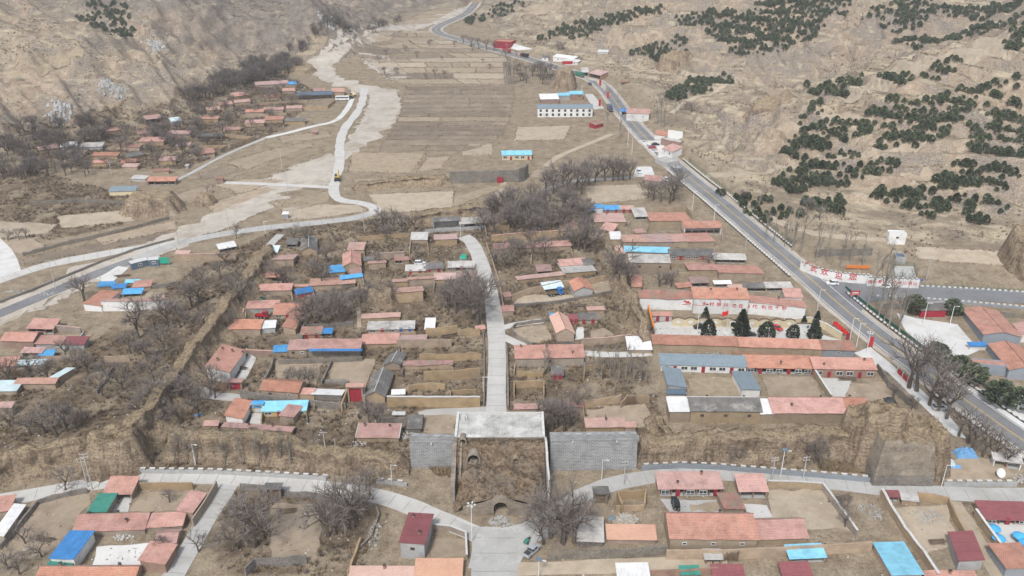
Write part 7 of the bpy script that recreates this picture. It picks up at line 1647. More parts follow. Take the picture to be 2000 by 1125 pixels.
# ------------------------------------------------------------------ poles, lamps, signs
def pole(px, py, hpx, kind, label):
    x, y, z = at(px, py); h = px_h(py, hpx); e = thing({'l': 'street_lamp', 'u': 'utility_pole', 's': 'solar_lamp', 'c': 'camera_pole'}[kind], label, 'lamp' if kind in 'ls' else 'pole', (x, y, z))
    b = MB(); b.tube([(x, y, z - .3), (x, y, z + h)], [.16, .09] if kind == 'u' else [.13, .08], 'pole_grey' if kind == 'u' else 'pole_white', 7); b.build('post', e)
    if kind == 'u':
        for dz in (.4, 1.3):
            c = MB(); c.box((x, y, z + h - dz), (1.9, .12, .12), 'pole_grey', .2); c.build('crossarm', e)
            for s in (-.8, 0, .8): i = MB(); i.lathe((x + s, y + s * .2, z + h - dz + .06), [(.07, 0), (.09, .1), (.04, .22), (0, .24)], 'frame_white', 6); i.build('insulator', e)
    elif kind == 'c':
        for k in range(5):
            c = MB(); a = k * 1.25; c.tube([(x, y, z + h - .3), (x + math.cos(a) * .8, y + math.sin(a) * .8, z + h)], .04, 'pole_white', 5); c.box((x + math.cos(a) * .85, y + math.sin(a) * .85, z + h + .05), (.4, .3, .28), 'frame_white', a); c.build('camera_arm', e)
    else:
        c = MB(); c.tube([(x, y, z + h - .1), (x + 1.1, y - .3, z + h + .12)], .06, 'pole_white', 5); c.build('arm', e)
        c = MB(); c.box((x + 1.3, y - .35, z + h + .1), (.7, .28, .12), 'frame_white', -.25); c.build('lamp_head', e)
        if kind == 's': c = MB(); c.box((x, y, z + h + .35), (1.3, .9, .06), 'roof_slate', 0, ('X', .5)); c.build('solar_panel', e)
for a in [(181,957,72,'u','tall concrete utility pole by the earth bastion'),(172,952,58,'u','shorter utility pole paired with the tall one by bastion'),(109,565,58,'u','leaning utility pole between the two west roads'),(349,477,64,'u','utility pole at the west road fork'),
 (448,452,56,'u','thin utility pole beside the gravel flat'),(382,908,40,'l','white lamp on south earth wall foot'),(766,948,40,'l','white lamp by the white steps'),(922,1058,72,'c','pole bristling with cameras at the junction'),(1175,938,40,'l','white lamp before right brick city wall'),
 (1218,948,48,'u','utility pole beside ring road, right of brick wall'),(1507,938,46,'u','utility pole behind ring road battlement, left one'),(1524,932,52,'s','solar lamp behind ring road battlement'),(1568,937,46,'u','utility pole behind ring road battlement, right one'),
 (1838,952,44,'l','slanting lamp at the tarp yard corner'),(1052,1130,36,'s','solar lamp at bottom edge near pickup'),(1672,678,46,'l','white lamp at the pavement beside plaza hall'),(1692,690,40,'c','camera mast by the red standing sign'),(1660,662,40,'l','white lamp among the red road flags'),
 (1803,632,40,'l','white lamp left on the roadside plaza'),(1855,634,36,'l','white lamp right on the roadside plaza'),(1352,412,38,'l','lamp beside the highway top row'),(1394,434,34,'l','lamp beside white porch house'),(1455,492,34,'u','utility pole with transformer beside highway yard'),
 (1809,546,42,'u','grey pole in the pale hillside field'),(1596,606,40,'l','lamp at the slogan wall highway corner'),(944,766,30,'l','lamp on the left kerb of central street'),(900,467,26,'l','lamp at the head of central street'),(518,454,22,'l','white lamp at the lane mouth'),
 (576,452,50,'u','left pylon pole of the west road transformer'),(585,452,50,'u','right pylon pole of the west road transformer'),(712,452,34,'u','utility pole at village top left'),(1234,302,34,'l','lamp beside highway above orchard, near one'),(1226,286,34,'l','lamp beside highway above orchard, far one'),
 (1136,190,24,'l','lamp beside brick house at far highway'),(1210,240,24,'l','lamp at the far highway opposite white cottage'),(563,380,46,'u','thin pole in the stream flats'),(551,330,40,'u','thin pole on the gravel flats'),(1362,645,38,'l','white lamp at the plaza cream wall, left'),(1530,640,34,'l','white lamp at the plaza cream wall, right'),
 (270,265,26,'u','utility pole in upper west hamlet'),(218,342,26,'u','utility pole in lower hamlet'),(1105,1035,0,'u','')]:
    if a[2]: pole(*a)
# transformer on two poles by the south wall
x0, y0, z0 = at(640, 908); x1, y1, z1 = at(660, 904); e = thing('transformer', 'transformer box hung between two poles below the south wall', 'transformer', (x0, y0, z0)); h = px_h(908, 66)
for (xx, yy, zz, hh_) in ((x0, y0, z0, h), (x1, y1, z1, h * .72)): b = MB(); b.tube([(xx, yy, zz - .3), (xx - .25, yy, zz + hh_)], [.17, .1], 'pole_grey', 7); b.build('post', e)
b = MB(); b.box(((x0 + x1) / 2, y0, z0 + 2.6), (1.5, 1.0, 1.5), 'wall_grey'); b.build('tank', e); b = MB(); b.box(((x0 + x1) / 2, y0, z0 + 1.7), (abs(x1 - x0) + .5, 1.0, .16), 'pole_grey'); b.build('platform', e)
for s in (-.4, 0, .4): b = MB(); b.lathe(((x0 + x1) / 2 + s, y0, z0 + 3.3), [(.08, 0), (.1, .2), (.05, .5), (0, .52)], 'frame_white', 6); b.build('insulator', e)
b = MB(); b.box((x0 - .25, y0, z0 + h - .5), (2.0, .12, .12), 'pole_grey'); b.build('crossarm', e)

# ------------------------------------------------------------------ lettered walls
def on_wall(A, B, px, py):
    """where the ray through a photo pixel meets the upright plane over the line A-B"""
    x, y, z = ray(px, py); dx, dy = B[0] - A[0], B[1] - A[1]
    t = (A[0] * dy - A[1] * dx) / (x * dy - y * dx); return Vector((x * t, y * t, H + z * t))
def glyph(parent, ch, A, B, px, py, size, m_='letter_red', off=.34):
    cu = bpy.data.curves.new('letter', 'FONT'); cu.body = ch; cu.align_x = 'CENTER'; cu.align_y = 'CENTER'; cu.size = size; cu.extrude = .01; cu.offset = size * .012
    tmp = bpy.data.objects.new('letter', cu); COL.objects.link(tmp); me = bpy.data.meshes.new_from_object(tmp); bpy.data.objects.remove(tmp)
    me.materials.clear(); me.materials.append(MATS[m_])
    u = (V2(B) - V2(A)).normalized(); out = Vector((u.y, -u.x, 0)); p = on_wall(A, B, px, py) + out * off
    M = Matrix.Translation(p) @ Matrix(((u.x, 0, out.x, 0), (u.y, 0, out.y, 0), (0, 1, 0, 0), (0, 0, 0, 1)))
    me.transform(M); o = link('letter', me, parent); return o
by_label = {o.get('label'): o for o in bpy.data.objects if o.get('label')}
hm_ = by_label['red tiled middle slogan house carrying the emblem' if 'red tiled middle slogan house carrying the emblem' in by_label else [k for k in by_label if 'middle slogan house' in k][0]]
hr_ = by_label[[k for k in by_label if 'right slogan house' in k][0]]; hl_ = by_label[[k for k in by_label if 'left slogan house' in k][0]]
SA, SB = at(1353, 612)[:2], at(1459, 614)[:2]; TA, TB = at(1460, 613)[:2], at(1570, 625)[:2]; UA, UB = at(1248, 604)[:2], at(1351, 606)[:2]
for ch, x, y in zip('乡村振兴功在当代', (1376, 1390, 1404, 1417.5, 1434, 1447, 1460.5, 1474), (594, 594.5, 595, 596, 597.5, 598, 598.5, 599)):
    if x < 1459: glyph(hm_, ch, SA, SB, x, y, 1.75, off=.05)
    else: glyph(hr_, ch, TA, TB, x, y, 1.75, off=.05)
for ch, x, y in zip('利在千秋', (1492, 1504.5, 1518, 1532), (600.5, 601, 601.5, 602.5)): glyph(hr_, ch, TA, TB, x, y, 1.75, off=.05)
def wall_poly(parent, name, A, B, polys, m_, off):
    u = (V2(B) - V2(A)).normalized(); out = Vector((u.y, -u.x, 0)); b = MB()
    for P in polys: b.face([on_wall(A, B, *p) + out * off for p in P], m_)
    return b.build(name, parent)
em = []
for k in range(8):   # sickle
    a0, a1 = R(-150 + 30 * k), R(-150 + 30 * (k + 1)); r0, r1 = 3.4, 2.6
    em.append([(1405 + math.cos(a0) * r0, 585.5 + math.sin(a0) * r0), (1405 + math.cos(a1) * r0, 585.5 + math.sin(a1) * r0), (1405 + math.cos(a1) * r1, 585.5 + math.sin(a1) * r1), (1405 + math.cos(a0) * r1, 585.5 + math.sin(a0) * r1)][::-1])
em += [[(1402.0, 584.6), (1403.2, 583.6), (1408.5, 588.6), (1407.6, 589.4)], [(1400.8, 585.2), (1402.2, 582.4), (1404.0, 583.4), (1402.4, 586.0)]]
wall_poly(hm_, 'emblem', SA, SB, em, 'letter_red', .04)
wall_poly(hl_, 'painted_mark', UA, UB, [[(1334, 590), (1339, 586), (1342, 590)], [(1338, 592), (1344, 587), (1349, 592)], [(1332, 594), (1350, 592.5), (1350, 594), (1333, 595.2)], [(1336, 588.5), (1337, 586), (1338, 588.5)]], 'letter_red', .05)
wall_poly(hm_, 'painted_mark', SA, SB, [[(1354, 594.2), (1370, 596.8), (1370, 597.6), (1354, 595)]], 'letter_red', .03)
# curved white wall with the five large characters, straight wall with ten
CW = [(1562, 527), (1580, 535), (1605, 544), (1640, 551), (1672, 554), (1700, 555)]
e, L = wall('slogan_wall', 'curved white wall with five large red characters and battlements', CW, 3.6, .5, 'wall_white', 0); merlons(e, L, 1.7, .85, .55, .5, 'wall_bluegrey', 'stone_cap')
W5 = [at(*p)[:2] for p in CW]
for ch, x, y, s in zip('广武欢迎您', (1577, 1590, 1611, 1639, 1666), (517, 525.5, 532, 539, 541), (2.6, 2.8, 2.9, 2.9, 3.0)):
    k = max(i for i in range(len(CW) - 1) if CW[i][0] <= x); glyph(e, ch, W5[k], W5[k + 1], x, y, s, off=.32)
e, L = wall('slogan_wall', 'straight white wall with ten red characters and battlements', [(1692, 559), (1740, 561), (1793, 563)], 3.6, .5, 'wall_white', 0); merlons(e, L, 1.7, .85, .55, .5, 'wall_bluegrey', 'stone_cap')
A2, B2 = at(1692, 559)[:2], at(1793, 563)[:2]
for ch, x, y in zip('绿水青山就是金山银山', (1699, 1708, 1718, 1728, 1737.5, 1747, 1757, 1766.5, 1777, 1787), (550, 550, 550, 550.5, 551, 551.5, 552, 552.5, 553, 553.5)): glyph(e, ch, A2, B2, x, y, 1.55, off=.32)
# wavy cream wall with white plaques and a moon gate
A3, B3 = at(1312, 637)[:2], at(1552, 641)[:2]; u = (V2(B3) - V2(A3)); Lc = u.length; u.normalize(); nb = Vector((-u.y, u.x, 0)); e = thing('cream_wall', 'cream wall with wavy dark tiled top and white plaques behind the plaza', 'wall', (*A3, float(hz(*A3)))); n = 96; b = MB(); c = MB(); gz = float(hz(*A3)) - .5
def wt(s): return gz + 2.6 + .75 * abs(math.sin(math.pi * s / (Lc / 10))) + .5
for k in range(n):
    s0, s1 = Lc * k / n, Lc * (k + 1) / n
    if 4.8 / 10 < (k + .5) / n < 5.15 / 10: continue
    p, q = V2(A3) + u * s0, V2(A3) + u * s1
    b.hexa([(p.x, p.y, gz), (q.x, q.y, gz), (q.x + nb.x * .3, q.y + nb.y * .3, gz), (p.x + nb.x * .3, p.y + nb.y * .3, gz)], [(p.x, p.y, wt(s0)), (q.x, q.y, wt(s1)), (q.x + nb.x * .3, q.y + nb.y * .3, wt(s1)), (p.x + nb.x * .3, p.y + nb.y * .3, wt(s0))], 'wall_cream', False)
for k in range(n):
    s0, s1 = Lc * k / n, Lc * (k + 1) / n; p, q = V2(A3) + u * s0 - nb * .15, V2(A3) + u * s1 - nb * .15
    c.hexa([(p.x, p.y, wt(s0)), (q.x, q.y, wt(s1)), (q.x + nb.x * .6, q.y + nb.y * .6, wt(s1)), (p.x + nb.x * .6, p.y + nb.y * .6, wt(s0))], [(p.x, p.y, wt(s0) + .25), (q.x, q.y, wt(s1) + .25), (q.x + nb.x * .6, q.y + nb.y * .6, wt(s1) + .25), (p.x + nb.x * .6, p.y + nb.y * .6, wt(s0) + .25)], 'wood')
b.build('wall_body', e); c.build('coping', e)
for k in range(10):
    if k == 4: continue
    p = V2(A3) + u * (Lc * (k + .5) / 10) - nb * .03; m_ = MB(); P = [(p.x + u.x * .85 * math.cos(a), p.y + u.y * .85 * math.cos(a), gz + 2.2 + .55 * math.sin(a)) for a in np.linspace(0, 2 * math.pi, 16, False)]; m_.face(P, 'frame_white'); P = [(x + nb.x * -.02 , y + nb.y * -.02, 0) for x, y, z in P[:0]]; o = m_.build('plaque', e)
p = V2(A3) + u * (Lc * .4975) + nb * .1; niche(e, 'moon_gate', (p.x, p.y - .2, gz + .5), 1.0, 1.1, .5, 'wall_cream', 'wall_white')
wall('yellow_wall', 'yellow wall closing the plaza along the highway', [(1545, 636), (1580, 632), (1612, 645), (1642, 664)], 2.6, .35, 'wall_cream', 0, 'stone_cap')
e, L = wall('ridge_wall', 'sloping wall with orange glazed ridge left of the plaza', [(1276, 655), (1270, 632), (1265, 612)], 3.2, .4, 'wall_earth', .02, 'orange_tile')
e = thing('spirit_screen', 'white screen wall with round window in the plaza corner', 'screen', (*at(1572, 645)[:2], at(1572, 645)[2])); x, y, z = at(1572, 645); b = MB(); b.box((x, y, z + 1.3), (6.0, .3, 2.7), 'wall_white'); b.build('panel', e); b = MB(); b.box((x, y, z + 2.75), (6.4, .6, .2), 'wood'); b.build('coping', e); b = MB(); b.tube([(x + .8, y - .2, z + 1.4), (x + .8, y + .2, z + 1.4)], .5, 'roof_slate', 12); b.build('round_window', e)
# flags and signs
x, y, z = at(1418, 652); e = thing('flagpole', 'white flagpole with red flag in the plaza', 'flagpole', (x, y, z)); b = MB(); b.tube([(x, y, z), (x, y, z + 9)], [.09, .05], 'pole_white', 7); b.build('post', e); b = MB(); b.box((x, y, z + .25), (2.2, 2.2, .5), 'stone_cap'); b.build('plinth', e)
b = MB(); W = [[(x - .05 - .3 * i, y + .18 * math.sin(i * 1.3), z + 8.9 - j * .5 - .07 * i * (1 + j * .2)) for i in range(8)] for j in range(4)]
for j in range(3):
    for i in range(7): b.face([W[j][i], W[j + 1][i], W[j + 1][i + 1], W[j][i + 1]], 'flag_red')
b.build('flag', e)
for k, (px, py) in enumerate(((1630, 640), (1635, 644.5), (1640, 649), (1645, 653.5), (1650, 658))):
    x, y, z = at(px, py); e = thing('flag_board', f'red roadside flag board, number {["one", "two", "three", "four", "five"][k]} counting from the far end', 'flag', (x, y, z), 'red flag boards along the plaza kerb'); b = MB(); b.tube([(x, y, z), (x, y, z + 2.4)], .05, 'pole_grey', 5); b.build('post', e); b = MB(); b.face([(x - .9, y, z + 1.2), (x + .8, y - .1, z + 1.0), (x + .9, y - .1, z + 2.3), (x - .7, y, z + 2.5)], 'flag_red'); b.face([(x - .7, y + .03, z + 2.5), (x + .9, y - .07, z + 2.3), (x + .8, y - .07, z + 1.0), (x - .9, y + .03, z + 1.2)], 'flag_red'); b.build('flag', e)
def sign(px, py, w, h, lift, m_, label, rz=0.0, posts=2, border=None):
    x, y, z = at(px, py); e = thing('sign_board', label, 'sign', (x, y, z)); b = MB(); b.box((x, y, z + lift + h / 2), (w, .16, h), m_, rz); b.build('panel', e)
    if border: b = MB(); b.box((x, y - .09, z + lift + h * .3), (w * .8, .03, h * .12), border, rz); b.box((x, y - .09, z + lift + h * .62), (w * .7, .03, h * .2), border, rz); b.build('lettering_band', e)
    for k in range(posts):
        s = (k - (posts - 1) / 2) * w * .7; b = MB(); b.tube([(x + s * math.cos(rz), y + s * math.sin(rz) + .12, z - .2), (x + s * math.cos(rz), y + s * math.sin(rz) + .12, z + lift + h * .9)], .08, 'pole_grey', 6); b.build('post', e)
sign(1668, 586, 3.6, 1.8, 2.0, 'red_paint', 'red road sign board at the junction corner', .12, 2, 'frame_white'); sign(1700, 678, 1.2, 3.6, .3, 'red_paint', 'upright red sign panel on the pavement', -.3, 1)
sign(1655, 664, 1.3, 2.6, .0, 'door_red', 'dark red cabinet at the plaza gate', .3, 1); sign(1797, 556, 1.2, .8, 1.6, 'door_blue', 'small blue sign by straight lettered wall', 0, 1); sign(1675, 527, 9.0, 1.4, .6, 'orange_tile', 'orange banner stretched over hillside plot', -.05, 3)
for px, py, lb in ((1172, 168, 'far red totem sign by roadside stop'), (1171, 208, 'red totem sign before white block'), (1187, 192, 'red totem sign across the far highway')): sign(px, py, 1.4, 4.2, .3, 'red_paint', lb, 0, 1)
sign(1108, 136, 8.0, 2.4, 4.0, 'red_paint', 'red billboard on top of far earth bank', .1, 2); sign(1318, 273, 9.0, 5.0, .2, 'frame_white', 'large leaning white panel at back of forecourt', -.6, 2); sign(322, 518, 4.2, 2.6, .8, 'plastic_green', 'green sign board beside the dark blue cabins', 0, 2)
# red display railing by the lower pavement
e = thing('display_railing', 'red display railing on the lower highway pavement', 'railing', at(1758, 735)); P = [at(1752, 728), at(1762, 738), at(1772, 748), at(1780, 756)]
for p, q in zip(P[:-1], P[1:]):
    p, q = Vector(p), Vector(q); b = MB(); c_ = (p + q) / 2; b.box(c_ + Vector((0, 0, .9)), ((q - p).length, .2, 1.6), 'red_paint', math.atan2(q.y - p.y, q.x - p.x)); b.build('panel', e)
for p in P: b = MB(); b.box((p[0], p[1], p[2] + 1.1), (.3, .3, 2.3), 'frame_white'); b.build('post', e)
# blue parasols, satellite dish, tarps, cabins
for px, py, lb in ((1938, 1043, 'blue parasol nearest the maroon house door'), (1947, 1062, 'blue parasol against the yard wall'), (1988, 1058, 'blue parasol at the right picture edge'), (1999, 1070, 'low blue parasol tucked under the edge one')):
    x, y, z = at(px, py); e = thing('parasol', lb, 'parasol', (x, y, z)); b = MB(); b.tube([(x, y, z), (x, y, z + 2.3)], .04, 'pole_white', 6); b.build('post', e); b = MB(); b.lathe((x, y, z + 1.9), [(1.6, -.15), (1.58, 0), (1.0, .35), (.35, .58), (0, .64)], 'canopy_blue', 10); b.build('canopy', e); b = MB(); b.lathe((x, y, z), [(.35, 0), (.35, .12), (0, .14)], 'dark_metal', 10); b.build('foot', e)
x, y, z = at(1951, 930); e = thing('satellite_dish', 'white satellite dish leaning by the shack', 'dish', (x, y, z)); b = MB(); b.lathe((0, 0, 0), [(0, 0), (.5, .05), (.95, .2), (1.3, .42)], 'frame_white', 16); b.lathe((0, 0, 0), [(1.3, .45), (.95, .24), (.5, .09), (0, .04)], 'frame_white', 16); o = b.build('dish'); o.parent = e; o.location = (0, 0, 1.1); o.rotation_euler = (R(55), 0, R(10)); b = MB(); b.tube([(x, y + .2, z), (x, y, z + 1.1)], .06, 'dark_metal', 6); b.build('stand', e)
def tarp(px, py, w, d, h, m_, label, name='tarp_pile', cat='tarp', seed=0):
    x, y, z = at(px, py); n = 12; G = [[(x + (i / n - .5) * w + .2 * pn(i * .7, j + seed), y + (j / n - .5) * d + .2 * pn(j * .7 + 9, i + seed), z - .15 + h * max(0.0, math.sin(math.pi * i / n) * math.sin(math.pi * j / n)) ** .5 * (1 + .5 * float(pn(i * .6 + seed, j * .6)))) for i in range(n + 1)] for j in range(n + 1)]; b = MB()
    for j in range(n):
        for i in range(n): b.face([G[j][i], G[j][i + 1], G[j + 1][i + 1], G[j + 1][i]], m_)
    o = b.build(name, None, True); tag(o, label, cat, None, 'thing')
tarp(1885, 888, 6, 4, 2.2, 'tarp_blue', 'blue tarp over a heap in the corner yard', seed=1); tarp(1848, 905, 5, 4, 1.4, 'roof_ice', 'crumpled pale sheeting beside the bastion', seed=2); tarp(1865, 912, 4, 2, .7, 'tarp_blue', 'flat blue sheet beside crumpled sheeting', seed=3)
tarp(1738, 783, 3.6, 3, 1.2, 'dark_metal', 'dark covered heap beside the pavement wall', seed=4); tarp(1614, 768, 1.8, 6, .6, 'plastic_green', 'teal netting heap beside the courtyard wall', seed=5); tarp(1012, 792, 3, 2, .8, 'car_navy', 'dark blue bundle beside low strip behind gate', seed=6)
tarp(388, 810, 2.6, 1.6, .5, 'tarp_blue', 'small blue sheet under the wall-foot trees', seed=7); tarp(1195, 1012, 2, 1.8, .8, 'roof_metal', 'blue-grey covered stack in ruined cottage yard', seed=8); tarp(905, 500, 3, 6, .4, 'plastic_green', 'green netting on bank beside the street top', seed=9)
e = house_px(1938, 897, 1992, 905, 14, 14, 'fw', 'o', 'shack with propped sheets in the corner yard', 'shed'); e['label'] = 'propped concrete sheet shack in the corner yard by the dish'
def cabin(p0, p1, d, h, label):
    A, B = at(*p0)[:2], at(*p1)[:2]; u = (V2(B) - V2(A)); L = u.length; u.normalize(); nb = Vector((-u.y, u.x, 0)); g = float(hz(*A)); e = thing('site_cabin', label, 'cabin', (*A, g)); c = V2(A) + u * L / 2 + nb * d / 2; an = math.atan2(u.y, u.x); b = MB(); b.box((c.x, c.y, g + h / 2), (L, d, h), 'roof_slate', an); b.build('wall', e); b = MB(); b.box((c.x, c.y, g + h + .08), (L + .3, d + .3, .14), 'roof_white', an); b.build('roof', e)
    p = V2(A) + u * L * .5; window(e, Vector((p.x, p.y, g + 1.6)), u, -nb, 1.4, 1.0)
cabin((259, 528), (291, 519), 3.0, 2.8, 'dark blue site cabin with white roof, nearer one'); cabin((292, 521), (312, 519), 3.0, 2.8, 'dark blue site cabin with white roof, farther one')
b = MB(); x, y, z = at(507, 586); b.box((x, y, z + .5), (3.2, 1.6, 1.0), 'plastic_green'); b.box((x, y, z + 1.01), (2.8, 1.2, .02), 'painted_shade'); o = b.build('skip_box'); tag(o, 'green open box in the yard beside west lane', 'box', None, 'thing')  # solid box; a near-black sheet on top paints its shaded inside
x, y, z = at(1221, 163); b = MB(); b.tube([(x - 3, y, z + 1.4), (x - 2.7, y, z + 1.4), (x + 2.7, y, z + 1.4), (x + 3, y, z + 1.4)], [.9, 1.4, 1.4, .9], 'wall_redbrick', 14); b.box((x - 1.6, y, z + .2), (.4, 2, .8), 'dark_metal'); b.box((x + 1.6, y, z + .2), (.4, 2, .8), 'dark_metal'); o = b.build('fuel_tank'); tag(o, 'rusty cylinder tank lying on far hillside', 'tank', None, 'thing')
x, y, z = at(669, 196); e = thing('parked_bus', 'white bus parked by north hamlet road', 'bus', (x, y, z)); e.rotation_euler = (0, 0, R(5)); bx('body', e, (0, 0, 1.7), (9, 2.4, 2.6), 'car_white'); bx('window_band', e, (0, 0, 2.1), (8.4, 2.44, .8), 'glass'); add_wheels(e, (-2.8, 2.8), 1.1, 1.3)
def fence(label, P, h, gap, m_='fence_green', solid=False):
    P = resample([(p[0], p[1]) for p in P], gap); e = thing('mesh_fence', label, 'fence', (*P[0], float(hz(*P[0])))); pm = MB(); pm.box((0, 0, h / 2), (.09, .09, h + .2), m_); me = pm.mesh('post'); rb = MB()
    for i, p in enumerate(P):
        z = float(hz(*p)); o = link('post', me, e); o.matrix_parent_inverse = Matrix(); o.location = Vector((p[0], p[1], z)) - e.location
        if i + 1 < len(P):
            q = P[i + 1]; zq = float(hz(*q)); a, c_ = Vector((p[0], p[1], z)), Vector((q[0], q[1], zq)); an = math.atan2(q[1] - p[1], q[0] - p[0])
            if solid: rb.hexa([a + Vector((0, -.02, .1)), c_ + Vector((0, -.02, .1)), c_ + Vector((0, .02, .1)), a + Vector((0, .02, .1))], [a + Vector((0, -.02, h)), c_ + Vector((0, -.02, h)), c_ + Vector((0, .02, h)), a + Vector((0, .02, h))], m_)
            else:
                for f in (.15, .4, .65, .9): rb.tube([a + Vector((0, 0, h * f)), c_ + Vector((0, 0, h * f))], .025, m_, 3, False)
                for k in range(1, 6): t_ = a.lerp(c_, k / 6); rb.tube([t_ + Vector((0, 0, .1)), t_ + Vector((0, 0, h))], .02, m_, 3, False)
    rb.build('mesh_panels', e)
fence('green mesh fence along the hill side of the highway', span(off_line(HW, 9.2), 322, 428), 1.9, 3.0)
fence('green panel fence between highway and roadside plaza', span(off_line(HW, 9.0), 222, 284), 1.3, 3.0, solid=True)
fence('green fence along the far side of the side road', pxl([(1800, 558), (1880, 562), (2020, 570)]), 1.2, 3.0)
b = MB(); CP = [at(1746, 541), at(1790, 543), at(1784, 521), at(1742, 520)]; b.face([tuple(Vector(p) + Vector((0, 0, .2))) for p in CP], 'concrete_grey'); structure(b.build('court'))
fence('green mesh fence round the small court by dark hut', [p[:2] for p in CP + CP[:1]], 2.0, 2.5)
# overhead wires near the gate
def wire(label, p, q, hp, hq):
    a, c_ = at(*p), at(*q); A_, C_ = Vector(a) + Vector((0, 0, hp)), Vector(c_) + Vector((0, 0, hq)); b = MB(); P = [A_.lerp(C_, t) - Vector((0, 0, 1.4 * 4 * t * (1 - t))) for t in np.linspace(0, 1, 14)]; b.tube(P, .025, 'dark_metal', 3, False); o = b.build('overhead_wire'); tag(o, label, 'wire', None, 'thing')
wire('overhead wire from bastion pole along the south wall', (181, 957), (382, 908), 10, 5.5); wire('overhead wire from wall lamp to transformer poles', (382, 908), (640, 908), 5.5, 8); wire('overhead wire from transformer to camera pole', (640, 908), (922, 1058), 8, 8.5); wire('overhead wire between the two lamps right of gate', (1175, 938), (1218, 948), 5, 6); wire('overhead wire along ring road battlement', (1218, 948), (1507, 938), 6, 6)

# ------------------------------------------------------------------ rubble
def rubble(px, py, w, d, n, label, m_='rubble', size=.35, hgt=.5, seed=0, name='rubble_pile'):
    r = random.Random(seed); x, y, z = at(px, py); b = MB()
    for _ in range(n):
        a, q = r.uniform(0, 6.28), r.random() ** .6; X, Y = x + math.cos(a) * q * w / 2, y + math.sin(a) * q * d / 2; s = size * r.uniform(.4, 1.3); Z = float(hz(X, Y)) + hgt * (1 - q) * r.random() + s * .2
        b.box((X, Y, Z), (s * r.uniform(.8, 1.8), s, s * r.uniform(.4, .8)), m_, r.uniform(0, 3), ('X', r.uniform(-.5, .5)))
    o = b.build(name); tag(o, label, 'rubble', None, 'stuff')
for a in [(978,1020,6,4,160,'paving rubble spilled before the gate passage'),(1815,1010,8,5,120,'pale rubble heap in the walled yard'),(1700,1000,6,6,80,'stone heap beside the winding earth wall'),(1080,552,10,3,80,'broken brick heap below the open-front house'),(660,535,6,4,70,'stone heap left of the blue sheets'),
          (1225,1015,6,4,80,'debris heap in the ruined cottage yard'),(155,665,6,4,60,'white junk heap in the far left garden'),(35,570,10,3,60,'white rubbish strewn by the west road'),(90,575,8,3,50,'rubbish scattered below leaning utility pole'),(1990,935,5,4,60,'rubbish heap at the corner yard edge'),
          (730,1045,3,10,80,'stones along the garden path'),(655,790,8,3,60,'stones fallen before the red gate'),(790,850,8,4,90,'broken slabs beside the city wall'),(700,868,5,3,50,'bricks beside bright verge house'),(1168,790,5,3,50,'timber and rubble by collapsed strip'),(1760,915,6,3,50,'stones at the corner bastion foot'),
          (625,778,8,3,60,'torn sheeting on the long shed'),(240,1050,5,2,60,'scrap stacked behind the lower left yard'),(1400,690,8,2,50,'brick offcuts before plaza hall')]:
    rubble(*a, seed=a[0])
# ------------------------------------------------------------------ pale rock outcrops on the left hill
def outcrop(px, py, w, h, label, seed):
    r = random.Random(seed); x, y, z = at(px, py); b = MB()
    for k in range(60):
        X, Y = x + r.gauss(0, w * .4), y + r.gauss(0, w * .3); s = w * r.uniform(.07, .2); Z = float(hz(X, Y)); n = 6; hh_ = h * r.uniform(.08, .4)
        lo = [(X + math.cos(a * 1.047) * s * r.uniform(.8, 1.2), Y + math.sin(a * 1.047) * s * r.uniform(.8, 1.2), Z - 1) for a in range(n)]; hi = [(X + (q[0] - X) * r.uniform(.35, .8), Y + (q[1] - Y) * r.uniform(.35, .8), Z + hh_ * r.uniform(.7, 1.1)) for q in lo]; b.hexa(lo, hi, 'rock_pale')
    o = b.build('rock_outcrop'); tag(o, label, 'rock', None, 'stuff')
outcrop(112, 215, 9, 5, 'pale grey rock outcrop above the gully woods', 1); outcrop(205, 160, 7, 2.0, 'upper pale rock streak on the grassy left hill', 2); outcrop(228, 175, 6, 2.0, 'lower pale rock streak on the grassy left hill', 3); outcrop(300, 85, 8, 3, 'pale crag below the left hill wood', 4); outcrop(640, 40, 10, 4, 'pale rib of rock on the far left mountain', 5)
# woodpiles and bundled sticks in the yards
def woodpile(px, py, L, label, seed, upright=False):
    r = random.Random(seed); x, y, z = at(px, py); b = MB(); an = r.uniform(-.3, .3); ca, sa = math.cos(an), math.sin(an)
    for k in range(46):
        u, v, h = r.gauss(0, L * .1), r.uniform(-.8, .8), r.uniform(.1, 1.0)
        if upright: b.tube([(x + r.uniform(-L / 2, L / 2), y + v * .6, z), (x + r.uniform(-L / 2, L / 2) , y + .5, z + r.uniform(1.6, 2.8))], .05, 'wood', 4)
        else: c = Vector((x - sa * v + ca * u, y + ca * v + sa * u, z + h * (1 - abs(v) * .7))); d = Vector((ca, sa + r.uniform(-.08, .08), r.uniform(-.05, .05))) * L / 2 * r.uniform(.6, 1); b.tube([c - d, c + d], r.uniform(.05, .11), r.choice(('wood', 'bark')), 4)
    o = b.build('wood_pile'); tag(o, label, 'woodpile', None, 'stuff')
